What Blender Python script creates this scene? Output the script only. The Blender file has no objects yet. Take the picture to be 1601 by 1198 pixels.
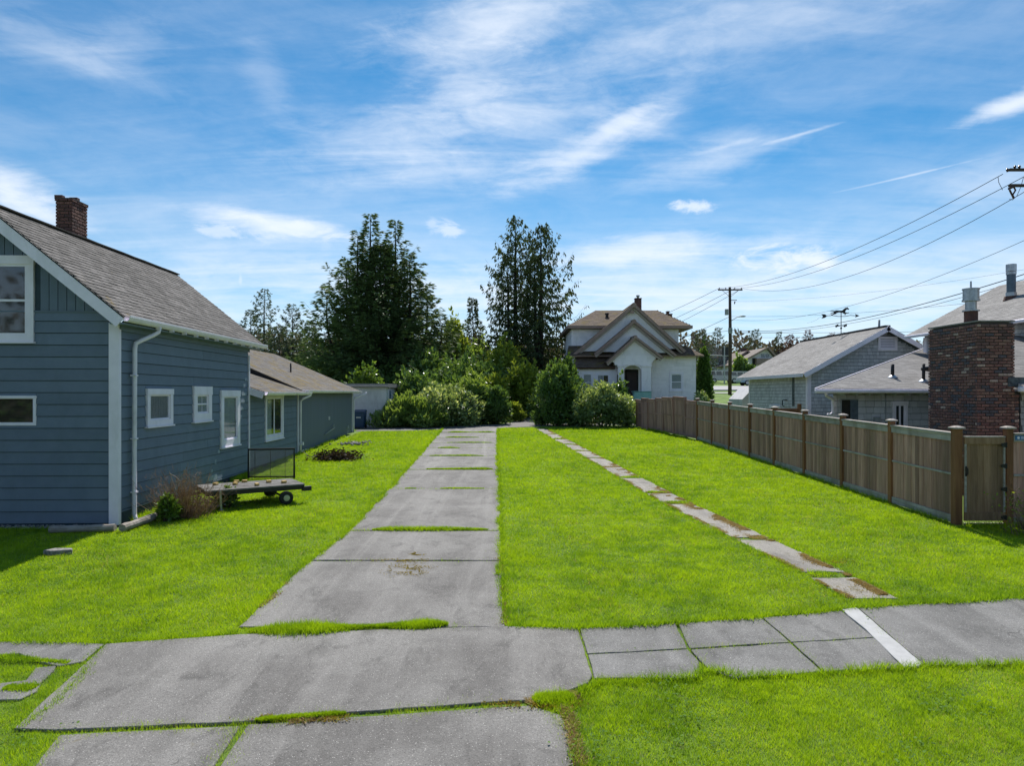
import bpy, math, random
import numpy as np
from mathutils import Matrix, Vector

RNG = random.Random(7)
NR = np.random.RandomState(7)
S = bpy.context.scene
COL = S.collection
R = math.radians

# ------------------------------------------------------------------ camera
F, CX, HY, CZ = 1067.0, 800.5, 615.0, 2.95          # focal length in photo pixels, centre column, horizon row, camera height
cam_d = bpy.data.cameras.new('camera')
cam = bpy.data.objects.new('camera', cam_d)
COL.objects.link(cam)
cam.location = (0, 0, CZ)
cam.rotation_euler = (R(90), 0, 0)
cam_d.sensor_width = 36
cam_d.lens = F / 1601 * 36
cam_d.shift_y = 16 / 1601
cam_d.clip_start = 0.1
cam_d.clip_end = 9000
S.camera = cam

# ------------------------------------------------------------------ sun, exposure
SUN_EL, SUN_AZ = R(49), R(4.5)                        # azimuth from +Y towards +X
sun_d = bpy.data.lights.new('sun', 'SUN')
sun_d.energy = 4.2
sun_d.angle = R(0.55)
sun_d.color = (1.0, 0.955, 0.88)
sun = bpy.data.objects.new('sun', sun_d)
COL.objects.link(sun)
to_sun = Vector((math.sin(SUN_AZ) * math.cos(SUN_EL), math.cos(SUN_AZ) * math.cos(SUN_EL), math.sin(SUN_EL)))
sun.rotation_euler = to_sun.to_track_quat('Z', 'Y').to_euler()
sun.location = (5, 30, 40)
S.view_settings.view_transform = 'Standard'
S.view_settings.look = 'None'
S.view_settings.gamma = 1
S.view_settings.exposure = 0.66
S.view_settings.use_curve_mapping = False

# ------------------------------------------------------------------ node helpers
class NT:
    def __init__(self, tree):
        self.t = tree; self.n = tree.nodes; self.l = tree.links
        self.n.clear()
    def add(self, typ, **kw):
        nd = self.n.new(typ)
        for k, v in kw.items():
            if k.startswith('i_'):
                key = k[2:].replace('_', ' ')
                s = nd.inputs[int(key)] if key.isdigit() else nd.inputs[key]
                self.set(s, v)
            else:
                setattr(nd, k, v)
        return nd
    def set(self, s, v):
        if isinstance(v, bpy.types.NodeSocket): self.l.new(v, s)
        else: s.default_value = v
    def math(self, op, a, b=None, c=None, clamp=False):
        nd = self.n.new('ShaderNodeMath'); nd.operation = op; nd.use_clamp = clamp
        self.set(nd.inputs[0], a)
        if b is not None: self.set(nd.inputs[1], b)
        if c is not None: self.set(nd.inputs[2], c)
        return nd.outputs[0]
    def mix(self, f, a, b, blend='MIX'):
        nd = self.n.new('ShaderNodeMix'); nd.data_type = 'RGBA'; nd.blend_type = blend
        self.set(nd.inputs[0], f)
        self.set(nd.inputs[6], a if isinstance(a, bpy.types.NodeSocket) else (*a[:3], 1))
        self.set(nd.inputs[7], b if isinstance(b, bpy.types.NodeSocket) else (*b[:3], 1))
        return nd.outputs[2]
    def noise(self, vec, scale, detail=4, rough=0.55, dist=0.0):
        nd = self.n.new('ShaderNodeTexNoise')
        if vec is not None: self.l.new(vec, nd.inputs['Vector'])
        nd.inputs['Scale'].default_value = scale; nd.inputs['Detail'].default_value = detail
        nd.inputs['Roughness'].default_value = rough; nd.inputs['Distortion'].default_value = dist
        return nd.outputs['Fac']
    def ramp(self, f, a, b, lo=0.0, hi=1.0, smooth=True):
        nd = self.n.new('ShaderNodeMapRange')
        nd.interpolation_type = 'SMOOTHSTEP' if smooth else 'LINEAR'
        self.set(nd.inputs['Value'], f)
        nd.inputs['From Min'].default_value = a; nd.inputs['From Max'].default_value = b
        nd.inputs['To Min'].default_value = lo; nd.inputs['To Max'].default_value = hi
        return nd.outputs['Result']
    def mapping(self, vec, scale=(1, 1, 1), rot=(0, 0, 0), loc=(0, 0, 0)):
        nd = self.n.new('ShaderNodeMapping')
        self.l.new(vec, nd.inputs['Vector'])
        nd.inputs['Scale'].default_value = scale; nd.inputs['Rotation'].default_value = rot
        nd.inputs['Location'].default_value = loc
        return nd.outputs['Vector']

# ------------------------------------------------------------------ sky: Nishita with cirrus
W = bpy.data.worlds.new('World'); S.world = W; W.use_nodes = True
nt = NT(W.node_tree)
sky = nt.add('ShaderNodeTexSky', sky_type='NISHITA')
sky.sun_disc = False; sky.sun_elevation = SUN_EL; sky.sun_rotation = SUN_AZ
sky.air_density = 1.0; sky.dust_density = 0.15; sky.ozone_density = 2.2; sky.altitude = 50
tc = nt.add('ShaderNodeTexCoord').outputs['Generated']
sep = nt.add('ShaderNodeSeparateXYZ', i_0=tc)
X, Y, Z = sep.outputs
az = nt.math('ARCTAN2', X, Y)
el = nt.math('ARCSINE', Z)
den = nt.math('MAXIMUM', nt.math('ADD', Z, 0.10), 0.03)
pl = nt.add('ShaderNodeCombineXYZ', i_0=nt.math('DIVIDE', X, den), i_1=nt.math('DIVIDE', Y, den)).outputs[0]
ang = nt.add('ShaderNodeCombineXYZ', i_0=az, i_1=el).outputs[0]
# fine streaks, stretched along the drift direction
fib = nt.noise(nt.mapping(pl, (0.55, 2.6, 1), (0, 0, R(16))), 1.6, 9, 0.62, 0.9)
fib2 = nt.noise(nt.mapping(ang, (5, 17, 1), (0, 0, R(-16)), (3, 1, 0)), 1.0, 9, 0.63, 0.7)
fine = nt.noise(nt.mapping(ang, (18, 46, 1), (0, 0, R(-12)), (7, 2, 0)), 1.0, 8, 0.66, 0.5)
big = nt.noise(nt.mapping(pl, (0.5, 0.9, 1), (0, 0, R(20)), (2.3, 0.4, 0)), 1.3, 5, 0.5, 0.6)
fibm = nt.math('ADD', nt.math('MULTIPLY', fib, 0.4), nt.math('ADD', nt.math('MULTIPLY', fib2, 0.38), nt.math('MULTIPLY', fine, 0.22)))
def blob(px, py, hw, hh, rot, s, soft, puffy=False):
    """one cloud at a bearing and height read off the photograph; ragged by noise, s = density"""
    dx = px - CX
    a0 = math.atan2(dx, F); e0 = math.atan2(HY - py, math.hypot(F, dx))
    sx, sy = hw / F, hh / F
    c, sn = math.cos(R(rot)), math.sin(R(rot))
    da = nt.math('SUBTRACT', az, a0); de = nt.math('SUBTRACT', el, e0)
    u = nt.math('DIVIDE', nt.math('ADD', nt.math('MULTIPLY', da, c), nt.math('MULTIPLY', de, sn)), sx)
    v = nt.math('DIVIDE', nt.math('SUBTRACT', nt.math('MULTIPLY', de, c), nt.math('MULTIPLY', da, sn)), sy)
    r = nt.math('SQRT', nt.math('ADD', nt.math('MULTIPLY', u, u), nt.math('MULTIPLY', v, v)))
    base = nt.math('SUBTRACT', 1.0, r)                                   # 1 at the centre, 0 at the rim
    n = fine if puffy else fibm
    k = 3.4 if puffy else 2.6
    val = nt.math('ADD', base, nt.math('MULTIPLY', nt.math('SUBTRACT', n, 0.5), k))
    edge = nt.ramp(val, 0.0, soft)
    lim = nt.ramp(r, 1.9, 0.6)
    return nt.math('MULTIPLY', nt.math('MULTIPLY', edge, lim), s)
blobs = [
    (425, 350, 150, 24, -3, 0.80, 0.9, False), (470, 358, 90, 14, -4, 0.5, 0.8, True), (350, 362, 60, 13, -5, 0.45, 0.7, True),
    (20, 300, 120, 50, -22, 0.72, 1.0, False), (30, 320, 60, 24, -12, 0.4, 0.9, True),
    (640, 215, 320, 70, 14, 0.62, 1.5, False), (830, 180, 330, 110, 18, 0.50, 1.7, False), (740, 130, 120, 90, 30, 0.50, 1.4, False), (760, 40, 240, 60, 14, 0.75, 1.2, False),
    (920, 232, 180, 38, 22, 0.72, 1.2, False), (960, 200, 90, 16, 25, 0.5, 0.9, False), (1050, 160, 130, 50, 40, 0.34, 1.6, False), (1150, 50, 400, 85, 8, 0.55, 1.7, False),
    (1120, 250, 190, 38, 10, 0.50, 1.3, False), (700, 265, 300, 30, 0, 0.42, 1.3, False),
    (1255, 209, 85, 4, 8, 0.60, 1.3, False), (1130, 230, 70, 5, 9, 0.35, 1.3, False), (1420, 275, 110, 2.0, 6, 0.45, 1.2, False),
    (1585, 163, 75, 17, 9, 0.85, 0.9, False), (1560, 282, 130, 45, 10, 0.34, 1.5, False),
    (1075, 322, 48, 11, -8, 0.75, 1.0, True), (702, 357, 24, 14, -5, 0.55, 0.9, True), (676, 352, 12, 12, 40, 0.35, 0.9, True),
    (1010, 390, 190, 32, 3, 0.80, 1.1, False), (1240, 405, 85, 24, -4, 0.80, 0.9, True), (1160, 385, 160, 22, 3, 0.45, 1.1, False),
    (1150, 450, 420, 60, 0, 0.75, 1.4, False), (560, 440, 330, 50, 1, 0.65, 1.4, False), (430, 400, 260, 24, 2, 0.34, 1.4, False),
    (100, 80, 190, 40, -8, 0.34, 1.5, False), (190, 70, 80, 40, 20, 0.25, 1.3, False), (760, 470, 300, 45, 0, 0.65, 1.4, False),
    (376, 437, 4, 12, 0, 0.35, 0.9, False), (1550, 470, 200, 60, 0, 0.25, 1.5, False), (420, 130, 40, 80, 25, 0.16, 1.2, False),
]
clear = None
for b in blobs:
    q = nt.math('SUBTRACT', 1.0, blob(*b))
    clear = q if clear is None else nt.math('MULTIPLY', clear, q)
veil = nt.math('MULTIPLY', nt.ramp(nt.math('ADD', nt.math('MULTIPLY', fibm, 0.7), nt.math('MULTIPLY', big, 0.5)), 0.44, 0.88), 0.30)
low = nt.ramp(el, R(21), R(1), 0.0, 0.78)
lowc = nt.math('MULTIPLY', low, nt.ramp(fibm, 0.28, 0.62, 0.55, 1.0))
clear = nt.math('MULTIPLY', clear, nt.math('MULTIPLY', nt.math('SUBTRACT', 1.0, veil), nt.math('SUBTRACT', 1.0, lowc)))
cover = nt.math('SUBTRACT', 1.0, clear, clamp=True)
skyc = nt.mix(1.0, sky.outputs[0], (0.150, 0.440, 0.570), 'MULTIPLY')
col = nt.mix(cover, skyc, (4.9, 5.3, 5.9))
bg = nt.add('ShaderNodeBackground', i_0=col, i_1=0.12)
out = nt.add('ShaderNodeOutputWorld', i_0=bg.outputs[0])

# ------------------------------------------------------------------ terrain and unprojection
PROF_Y = [-200, -4, 0, 45, 52, 60, 69, 75, 85, 100, 110, 150, 250, 600, 6000]
PROF_Z = [-0.1, -0.1, 0, 1.053, 1.32, 2.05, 2.80, 3.2, 3.83, 4.6, 5.2, 7.0, 9.5, 12, 12]
def G(y): return float(np.interp(y, PROF_Y, PROF_Z))
def Gv(y): return np.interp(y, PROF_Y, PROF_Z)
def gp(px, py):                     # photo pixel on the near ground plane -> world x, y
    d = CZ * F / (py - HY + 25.0)
    return ((px - CX) / F * d, d)
def at(px, py, d): return Vector(((px - CX) / F * d, d, CZ - (py - HY) / F * d))

# ------------------------------------------------------------------ object helpers
WM = {}
def link(name, data, parent=None, M=None):
    o = bpy.data.objects.new(name, data); COL.objects.link(o)
    M = Matrix.Identity(4) if M is None else M
    WM[o.name] = M
    if parent is not None:
        o.parent = parent; o.matrix_local = WM[parent.name].inverted() @ M
    else:
        o.matrix_world = M
    return o
def tag(o, label=None, cat=None, group=None, kind=None):
    if label: o['label'] = label
    if cat: o['category'] = cat
    if group: o['group'] = group
    if kind: o['kind'] = kind
    return o
def thing(name, loc, label, cat, group=None, rz=0.0):
    return tag(link(name, None, None, Matrix.Translation(Vector(loc)) @ Matrix.Rotation(rz, 4, 'Z')), label, cat, group)

class MB:
    """collects faces in world coordinates and links them as one mesh"""
    def __init__(s): s.v = []; s.f = []; s.t = []; s.tint = 0.5
    def face(s, pts, tint=None):
        b = len(s.v); s.v += [tuple(p) for p in pts]; s.f.append(tuple(range(b, b + len(pts)))); s.t.append(s.tint if tint is None else tint)
    def hexa(s, p, tint=None):      # p: 4 bottom (ccw from above), 4 top
        a, b_, c = (Vector(p[i]) - Vector(p[0]) for i in (1, 3, 4))
        if a.cross(b_).dot(c) < 0: p = [p[3], p[2], p[1], p[0], p[7], p[6], p[5], p[4]]
        b = len(s.v); s.v += [tuple(q) for q in p]
        for q in ((3, 2, 1, 0), (4, 5, 6, 7), (0, 1, 5, 4), (1, 2, 6, 5), (2, 3, 7, 6), (3, 0, 4, 7)):
            s.f.append(tuple(b + i for i in q)); s.t.append(s.tint if tint is None else tint)
    def box(s, x0, x1, y0, y1, z0, z1, fr=None, tint=None):
        P = [(x0, y0), (x1, y0), (x1, y1), (x0, y1)]
        if fr: P = [fr(a, b) for a, b in P]
        s.hexa([(a, b, z0) for a, b in P] + [(a, b, z1) for a, b in P], tint)
    def beam(s, p, q, w, h, up=(0, 0, 1), tint=None):
        p, q = Vector(p), Vector(q); d = (q - p).normalized(); u = Vector(up)
        r = d.cross(u).normalized(); u = r.cross(d).normalized()
        c = [(-w / 2, -h / 2), (w / 2, -h / 2), (w / 2, h / 2), (-w / 2, h / 2)]
        A = [p + r * a + u * b for a, b in c]; B = [q + r * a + u * b for a, b in c]
        b0 = len(s.v); s.v += [tuple(x) for x in A + B]
        for f in ((0, 1, 2, 3), (7, 6, 5, 4), (0, 4, 5, 1), (1, 5, 6, 2), (2, 6, 7, 3), (3, 7, 4, 0)):
            s.f.append(tuple(b0 + i for i in f)); s.t.append(s.tint if tint is None else tint)
    def tube(s, pts, rad, n=8, cap=True, tint=None):
        pts = [Vector(p) for p in pts]; rad = rad if hasattr(rad, '__len__') else [rad] * len(pts)
        rings = []
        ref = None
        for i, p in enumerate(pts):
            d = (pts[min(i + 1, len(pts) - 1)] - pts[max(i - 1, 0)]).normalized()
            if ref is None: ref = d.orthogonal().normalized()
            r = (ref - d * ref.dot(d))
            r = r.normalized() if r.length > 1e-5 else d.orthogonal().normalized()
            ref = r; u = d.cross(r)
            b = len(s.v)
            for k in range(n):
                a = 2 * math.pi * k / n
                s.v.append(tuple(p + (r * math.cos(a) + u * math.sin(a)) * rad[i]))
            rings.append(b)
        t = s.tint if tint is None else tint
        for i in range(len(rings) - 1):
            a, b = rings[i], rings[i + 1]
            for k in range(n):
                k2 = (k + 1) % n
                s.f.append((a + k, a + k2, b + k2, b + k)); s.t.append(t)
        if cap:
            s.f.append(tuple(rings[0] + k for k in reversed(range(n)))); s.t.append(t)
            s.f.append(tuple(rings[-1] + k for k in range(n))); s.t.append(t)
    def prism(s, poly, z0, z1, tint=None):      # poly ccw; z may be functions
        fz = lambda z, p: z(*p) if callable(z) else z
        b = len(s.v); n = len(poly)
        s.v += [(p[0], p[1], fz(z0, p)) for p in poly] + [(p[0], p[1], fz(z1, p)) for p in poly]
        t = s.tint if tint is None else tint
        s.f.append(tuple(b + i for i in reversed(range(n)))); s.t.append(t)
        s.f.append(tuple(b + n + i for i in range(n))); s.t.append(t)
        for i in range(n):
            j = (i + 1) % n; s.f.append((b + i, b + j, b + n + j, b + n + i)); s.t.append(t)
    def sphere(s, c, r, seg=12, ring=8, sc=(1, 1, 1), tint=None):
        c = Vector(c); b = len(s.v); t = s.tint if tint is None else tint
        for i in range(ring + 1):
            th = math.pi * i / ring
            for k in range(seg):
                a = 2 * math.pi * k / seg
                s.v.append((c.x + r * sc[0] * math.sin(th) * math.cos(a), c.y + r * sc[1] * math.sin(th) * math.sin(a), c.z + r * sc[2] * math.cos(th)))
        for i in range(ring):
            for k in range(seg):
                k2 = (k + 1) % seg
                s.f.append((b + i * seg + k, b + (i + 1) * seg + k, b + (i + 1) * seg + k2, b + i * seg + k2)); s.t.append(t)
    def build(s, name, mat, parent=None, kind=None, label=None, smooth=False, bevel=0):
        v = np.array(s.v, dtype=np.float64)
        lo = v.min(0); hi = v.max(0); o0 = Vector(((lo[0] + hi[0]) / 2, (lo[1] + hi[1]) / 2, lo[2]))
        PR = WM[parent.name].to_3x3().to_4x4() if parent is not None else Matrix.Identity(4)
        M = Matrix.Translation(o0) @ PR
        R3 = np.array(PR.to_3x3().inverted())
        loc = (v - np.array(o0)) @ R3.T
        me = bpy.data.meshes.new(name)
        me.from_pydata(loc.tolist(), [], s.f)
        a = me.attributes.new('tint', 'FLOAT', 'FACE'); a.data.foreach_set('value', np.array(s.t, dtype=np.float32))
        if smooth: me.polygons.foreach_set('use_smooth', np.ones(len(me.polygons), dtype=bool))
        if mat: me.materials.append(mat)
        o = link(name, me, parent, M)
        if bevel:
            md = o.modifiers.new('bevel', 'BEVEL'); md.width = bevel; md.segments = 1; md.limit_method = 'ANGLE'
        if kind: o['kind'] = kind
        if label: o['label'] = label
        return o

def fast_mesh(name, verts, nper, mat, tint=None, parent=None, kind=None, origin=(0, 0, 0)):
    """verts (N, nper, 3) in world coordinates: N separate triangles or quads"""
    N = verts.shape[0]
    me = bpy.data.meshes.new(name)
    me.vertices.add(N * nper); me.loops.add(N * nper); me.polygons.add(N)
    me.vertices.foreach_set('co', (verts.reshape(-1, 3) - np.array(origin)).astype(np.float32).ravel())
    me.loops.foreach_set('vertex_index', np.arange(N * nper, dtype=np.int32))
    me.polygons.foreach_set('loop_start', np.arange(0, N * nper, nper, dtype=np.int32))
    try: me.polygons.foreach_set('loop_total', np.full(N, nper, dtype=np.int32))
    except Exception: pass
    me.update(calc_edges=True)
    if tint is not None:
        a = me.attributes.new('tint', 'FLOAT', 'FACE'); a.data.foreach_set('value', tint.astype(np.float32))
    me.materials.append(mat)
    o = link(name, me, parent, Matrix.Translation(Vector(origin)))
    if kind: o['kind'] = kind
    return o

_box = [(0,0,0),(1,0,0),(1,1,0),(0,1,0),(0,0,1),(1,0,1),(1,1,1),(0,1,1)]
_wedge = [(0,0,0),(1,0,0),(1,1,0),(0,1,0),(0,0,1),(1,0,1),(1,1,.25),(0,1,.25)]
_brick = [(.0,.0,0),(1,.0,0),(1,1,0),(0,1,0),(.03,.09,1),(.97,.09,1),(.97,.91,1),(.03,.91,1)]
_F6 = [(3,2,1,0),(4,5,6,7),(0,1,5,4),(1,2,6,5),(2,3,7,6),(3,0,4,7)]
def emit(pieces, shape, name, parent, mat, limit=300, rest=None):
    """pieces: (origin, u, v, n) full-size edge vectors. The nearest `limit` become parts, the rest one 'stuff' part."""
    if not pieces: return
    pieces = sorted(pieces, key=lambda p: (Vector(p[0]) - Vector((0, 0, CZ))).length)
    me = None
    if limit:
        me = bpy.data.meshes.new(name); me.from_pydata(shape, [], _F6); me.materials.append(mat)
    for o_, u, v, n in pieces[:limit]:
        M = Matrix(((u[0], v[0], n[0], o_[0]), (u[1], v[1], n[1], o_[1]), (u[2], v[2], n[2], o_[2]), (0, 0, 0, 1)))
        link(name, me, parent, M)
    if len(pieces) > limit:
        sh = np.array(shape); m = MB()
        for o_, u, v, n in pieces[limit:]:
            B = np.array([u, v, n]); P = sh @ B + np.array(o_)
            m.hexa([tuple(p) for p in P], RNG.random())
        m.build(rest or (name + '_courses'), mat, parent, kind='stuff')

def tile(pA, pB, pC, pD, tw, th, thick, lift=0.003, jit=0.12, gap=0.004, lap=0.02, slopejit=0.0):
    """running-bond tiles on quad A,B (lower edge) D,C (upper edge); outward normal = u x v"""
    A, B, C_, D = map(Vector, (pA, pB, pC, pD)); res = []
    hgt = max((D - A).length, (C_ - B).length)
    n = (B - A if (B - A).length > 1e-6 else C_ - D).cross(D - A).normalized()
    u = (B - A).normalized() if (B - A).length > 1e-6 else (C_ - D).normalized()
    if n.z < -0.01: n = -n; u = -u; A, B, C_, D = B, A, D, C_
    vdir = n.cross(u); H = (D - A).dot(vdir); H = max(H, (C_ - B).dot(vdir))
    rows = max(1, int(round(H / th))); th = H / rows
    for r_ in range(rows):
        f = (r_ + 0.5) / rows
        L = A.lerp(D, f); Rr = B.lerp(C_, f)
        base = A + vdir * (th * r_)
        a = (L - base).dot(u); b = (Rr - base).dot(u)
        x = a - (tw * (0.5 if r_ % 2 else 0)) - tw * RNG.random() * 0.3
        while x < b:
            w = tw * (1 + RNG.uniform(-jit, jit)); x0, x1 = max(x, a), min(x + w - gap, b)
            if x1 - x0 > tw * 0.12:
                res.append((base + u * x0 + n * lift, u * (x1 - x0), vdir * (th + lap), n * thick * RNG.uniform(.75, 1.25)))
            x += w
    return res

def frame(ox, oy, rz):
    c, s = math.cos(rz), math.sin(rz)
    return lambda x, y: (ox + c * x - s * y, oy + s * x + c * y)
# ------------------------------------------------------------------ materials
def base_mat(name):
    m = bpy.data.materials.new(name); m.use_nodes = True
    nt = NT(m.node_tree)
    return m, nt
def rnd_fac(nt):
    """per piece random 0..1: face attribute on joined meshes, object random on single pieces"""
    at_ = nt.add('ShaderNodeAttribute', attribute_name='tint').outputs['Fac']
    oi = nt.add('ShaderNodeObjectInfo').outputs['Random']
    return nt.math('FRACT', nt.math('ADD', at_, oi))
def tint_fac(nt): return nt.add('ShaderNodeAttribute', attribute_name='tint').outputs['Fac']
def world_pos(nt): return nt.add('ShaderNodeNewGeometry').outputs['Position']

def surf(name, c1, c2=None, rough=0.7, scale=6, vary=0.0, bump=0.0, bscale=60, stretch=(1, 1, 1), spec=0.35, metal=0.0,
         streak=None, dirt=None, c3=None):
    """mottled surface: c1..c2 by noise, per piece value variation `vary`, fine relief"""
    m, nt = base_mat(name); pos = world_pos(nt)
    v = nt.mapping(pos, stretch)
    n = nt.noise(v, scale, 6, 0.6)
    col = nt.mix(nt.ramp(n, 0.3, 0.7), c1, c2 or tuple(c * 0.8 for c in c1))
    if c3:
        col = nt.mix(nt.ramp(nt.noise(pos, scale * 0.23, 5, 0.6, 0.5), 0.5, 0.68), col, c3)
    if vary:
        r = rnd_fac(nt)
        col = nt.mix(1.0, col, nt.add('ShaderNodeCombineColor', i_0=nt.ramp(r, 0, 1, 1 - vary, 1 + vary, False),
                     i_1=nt.ramp(r, 0, 1, 1 - vary, 1 + vary, False), i_2=nt.ramp(r, 0, 1, 1 - vary, 1 + vary, False)).outputs[0], 'MULTIPLY')
    if dirt:
        col = nt.mix(nt.math('MULTIPLY', nt.ramp(nt.noise(nt.mapping(pos, (1, 1, 0.35)), 1.7, 6, 0.65), 0.5, 0.75), dirt[1]), col, dirt[0])
    p = nt.add('ShaderNodeBsdfPrincipled', i_Base_Color=col, i_Roughness=rough, i_Metallic=metal)
    p.inputs['Specular IOR Level'].default_value = spec
    if bump:
        b = nt.add('ShaderNodeBump', i_Strength=bump, i_Distance=0.01, i_Height=nt.noise(v, bscale, 3, 0.6))
        nt.l.new(b.outputs[0], p.inputs['Normal'])
    nt.add('ShaderNodeOutputMaterial', i_0=p.outputs[0])
    return m

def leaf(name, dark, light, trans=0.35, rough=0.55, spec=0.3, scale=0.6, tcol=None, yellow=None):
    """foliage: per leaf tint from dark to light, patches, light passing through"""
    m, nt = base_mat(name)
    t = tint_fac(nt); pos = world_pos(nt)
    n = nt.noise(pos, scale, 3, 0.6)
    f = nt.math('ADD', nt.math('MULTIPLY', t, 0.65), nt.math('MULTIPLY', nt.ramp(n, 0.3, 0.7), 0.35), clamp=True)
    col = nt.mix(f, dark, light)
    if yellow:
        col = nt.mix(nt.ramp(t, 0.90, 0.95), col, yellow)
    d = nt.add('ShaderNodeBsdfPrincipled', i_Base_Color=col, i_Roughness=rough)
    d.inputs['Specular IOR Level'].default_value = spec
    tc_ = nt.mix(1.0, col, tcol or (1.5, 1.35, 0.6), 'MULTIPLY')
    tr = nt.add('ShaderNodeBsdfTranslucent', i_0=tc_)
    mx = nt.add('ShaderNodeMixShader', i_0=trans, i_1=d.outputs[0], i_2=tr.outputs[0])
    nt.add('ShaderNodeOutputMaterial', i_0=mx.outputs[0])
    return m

def shingle_mat(name, a, b, c, moss=0.0):
    m, nt = base_mat(name); pos = world_pos(nt); r = rnd_fac(nt)
    col = nt.mix(r, a, b)
    col = nt.mix(nt.math('MULTIPLY', nt.ramp(nt.noise(pos, 90, 2, 0.7), 0.45, 0.7), 0.5), col, c)
    col = nt.mix(nt.math('MULTIPLY', nt.ramp(nt.noise(nt.mapping(pos, (1, .5, 1)), 0.9, 6, 0.65), 0.42, 0.72), 0.45), col, tuple(x * 0.55 for x in a))
    if moss:
        mz = nt.ramp(nt.math('ADD', nt.noise(pos, 1.6, 7, 0.7), nt.math('MULTIPLY', r, 0.06)), 0.72 - moss, 0.80 - moss * 0.6)
        col = nt.mix(mz, col, nt.mix(nt.noise(pos, 11), (0.13, 0.075, 0.02), (0.16, 0.13, 0.035)))
    p = nt.add('ShaderNodeBsdfPrincipled', i_Base_Color=col, i_Roughness=0.9)
    p.inputs['Specular IOR Level'].default_value = 0.25
    bm = nt.add('ShaderNodeBump', i_Strength=0.6, i_Distance=0.006, i_Height=nt.noise(pos, 160, 2, 0.6))
    nt.l.new(bm.outputs[0], p.inputs['Normal'])
    nt.add('ShaderNodeOutputMaterial', i_0=p.outputs[0])
    return m

def brick_mat(name, cols):
    m, nt = base_mat(name); pos = world_pos(nt); r = rnd_fac(nt)
    cr = nt.add('ShaderNodeValToRGB', i_0=r); e = cr.color_ramp; e.interpolation = 'CONSTANT'
    e.elements[0].color = (*cols[0][1], 1); e.elements[0].position = 0
    e.elements[1].color = (*cols[1][1], 1); e.elements[1].position = cols[1][0]
    for p_, c in cols[2:]:
        k = e.elements.new(p_); k.color = (*c, 1)
    col = nt.mix(nt.ramp(nt.noise(pos, 26, 5, 0.7), 0.35, 0.7, 0, 0.6), cr.outputs[0], (0.035, 0.026, 0.026))
    p = nt.add('ShaderNodeBsdfPrincipled', i_Base_Color=col, i_Roughness=0.85)
    bm = nt.add('ShaderNodeBump', i_Strength=0.7, i_Distance=0.008, i_Height=nt.noise(pos, 90, 4, 0.7))
    nt.l.new(bm.outputs[0], p.inputs['Normal'])
    nt.add('ShaderNodeOutputMaterial', i_0=p.outputs[0])
    return m

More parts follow.
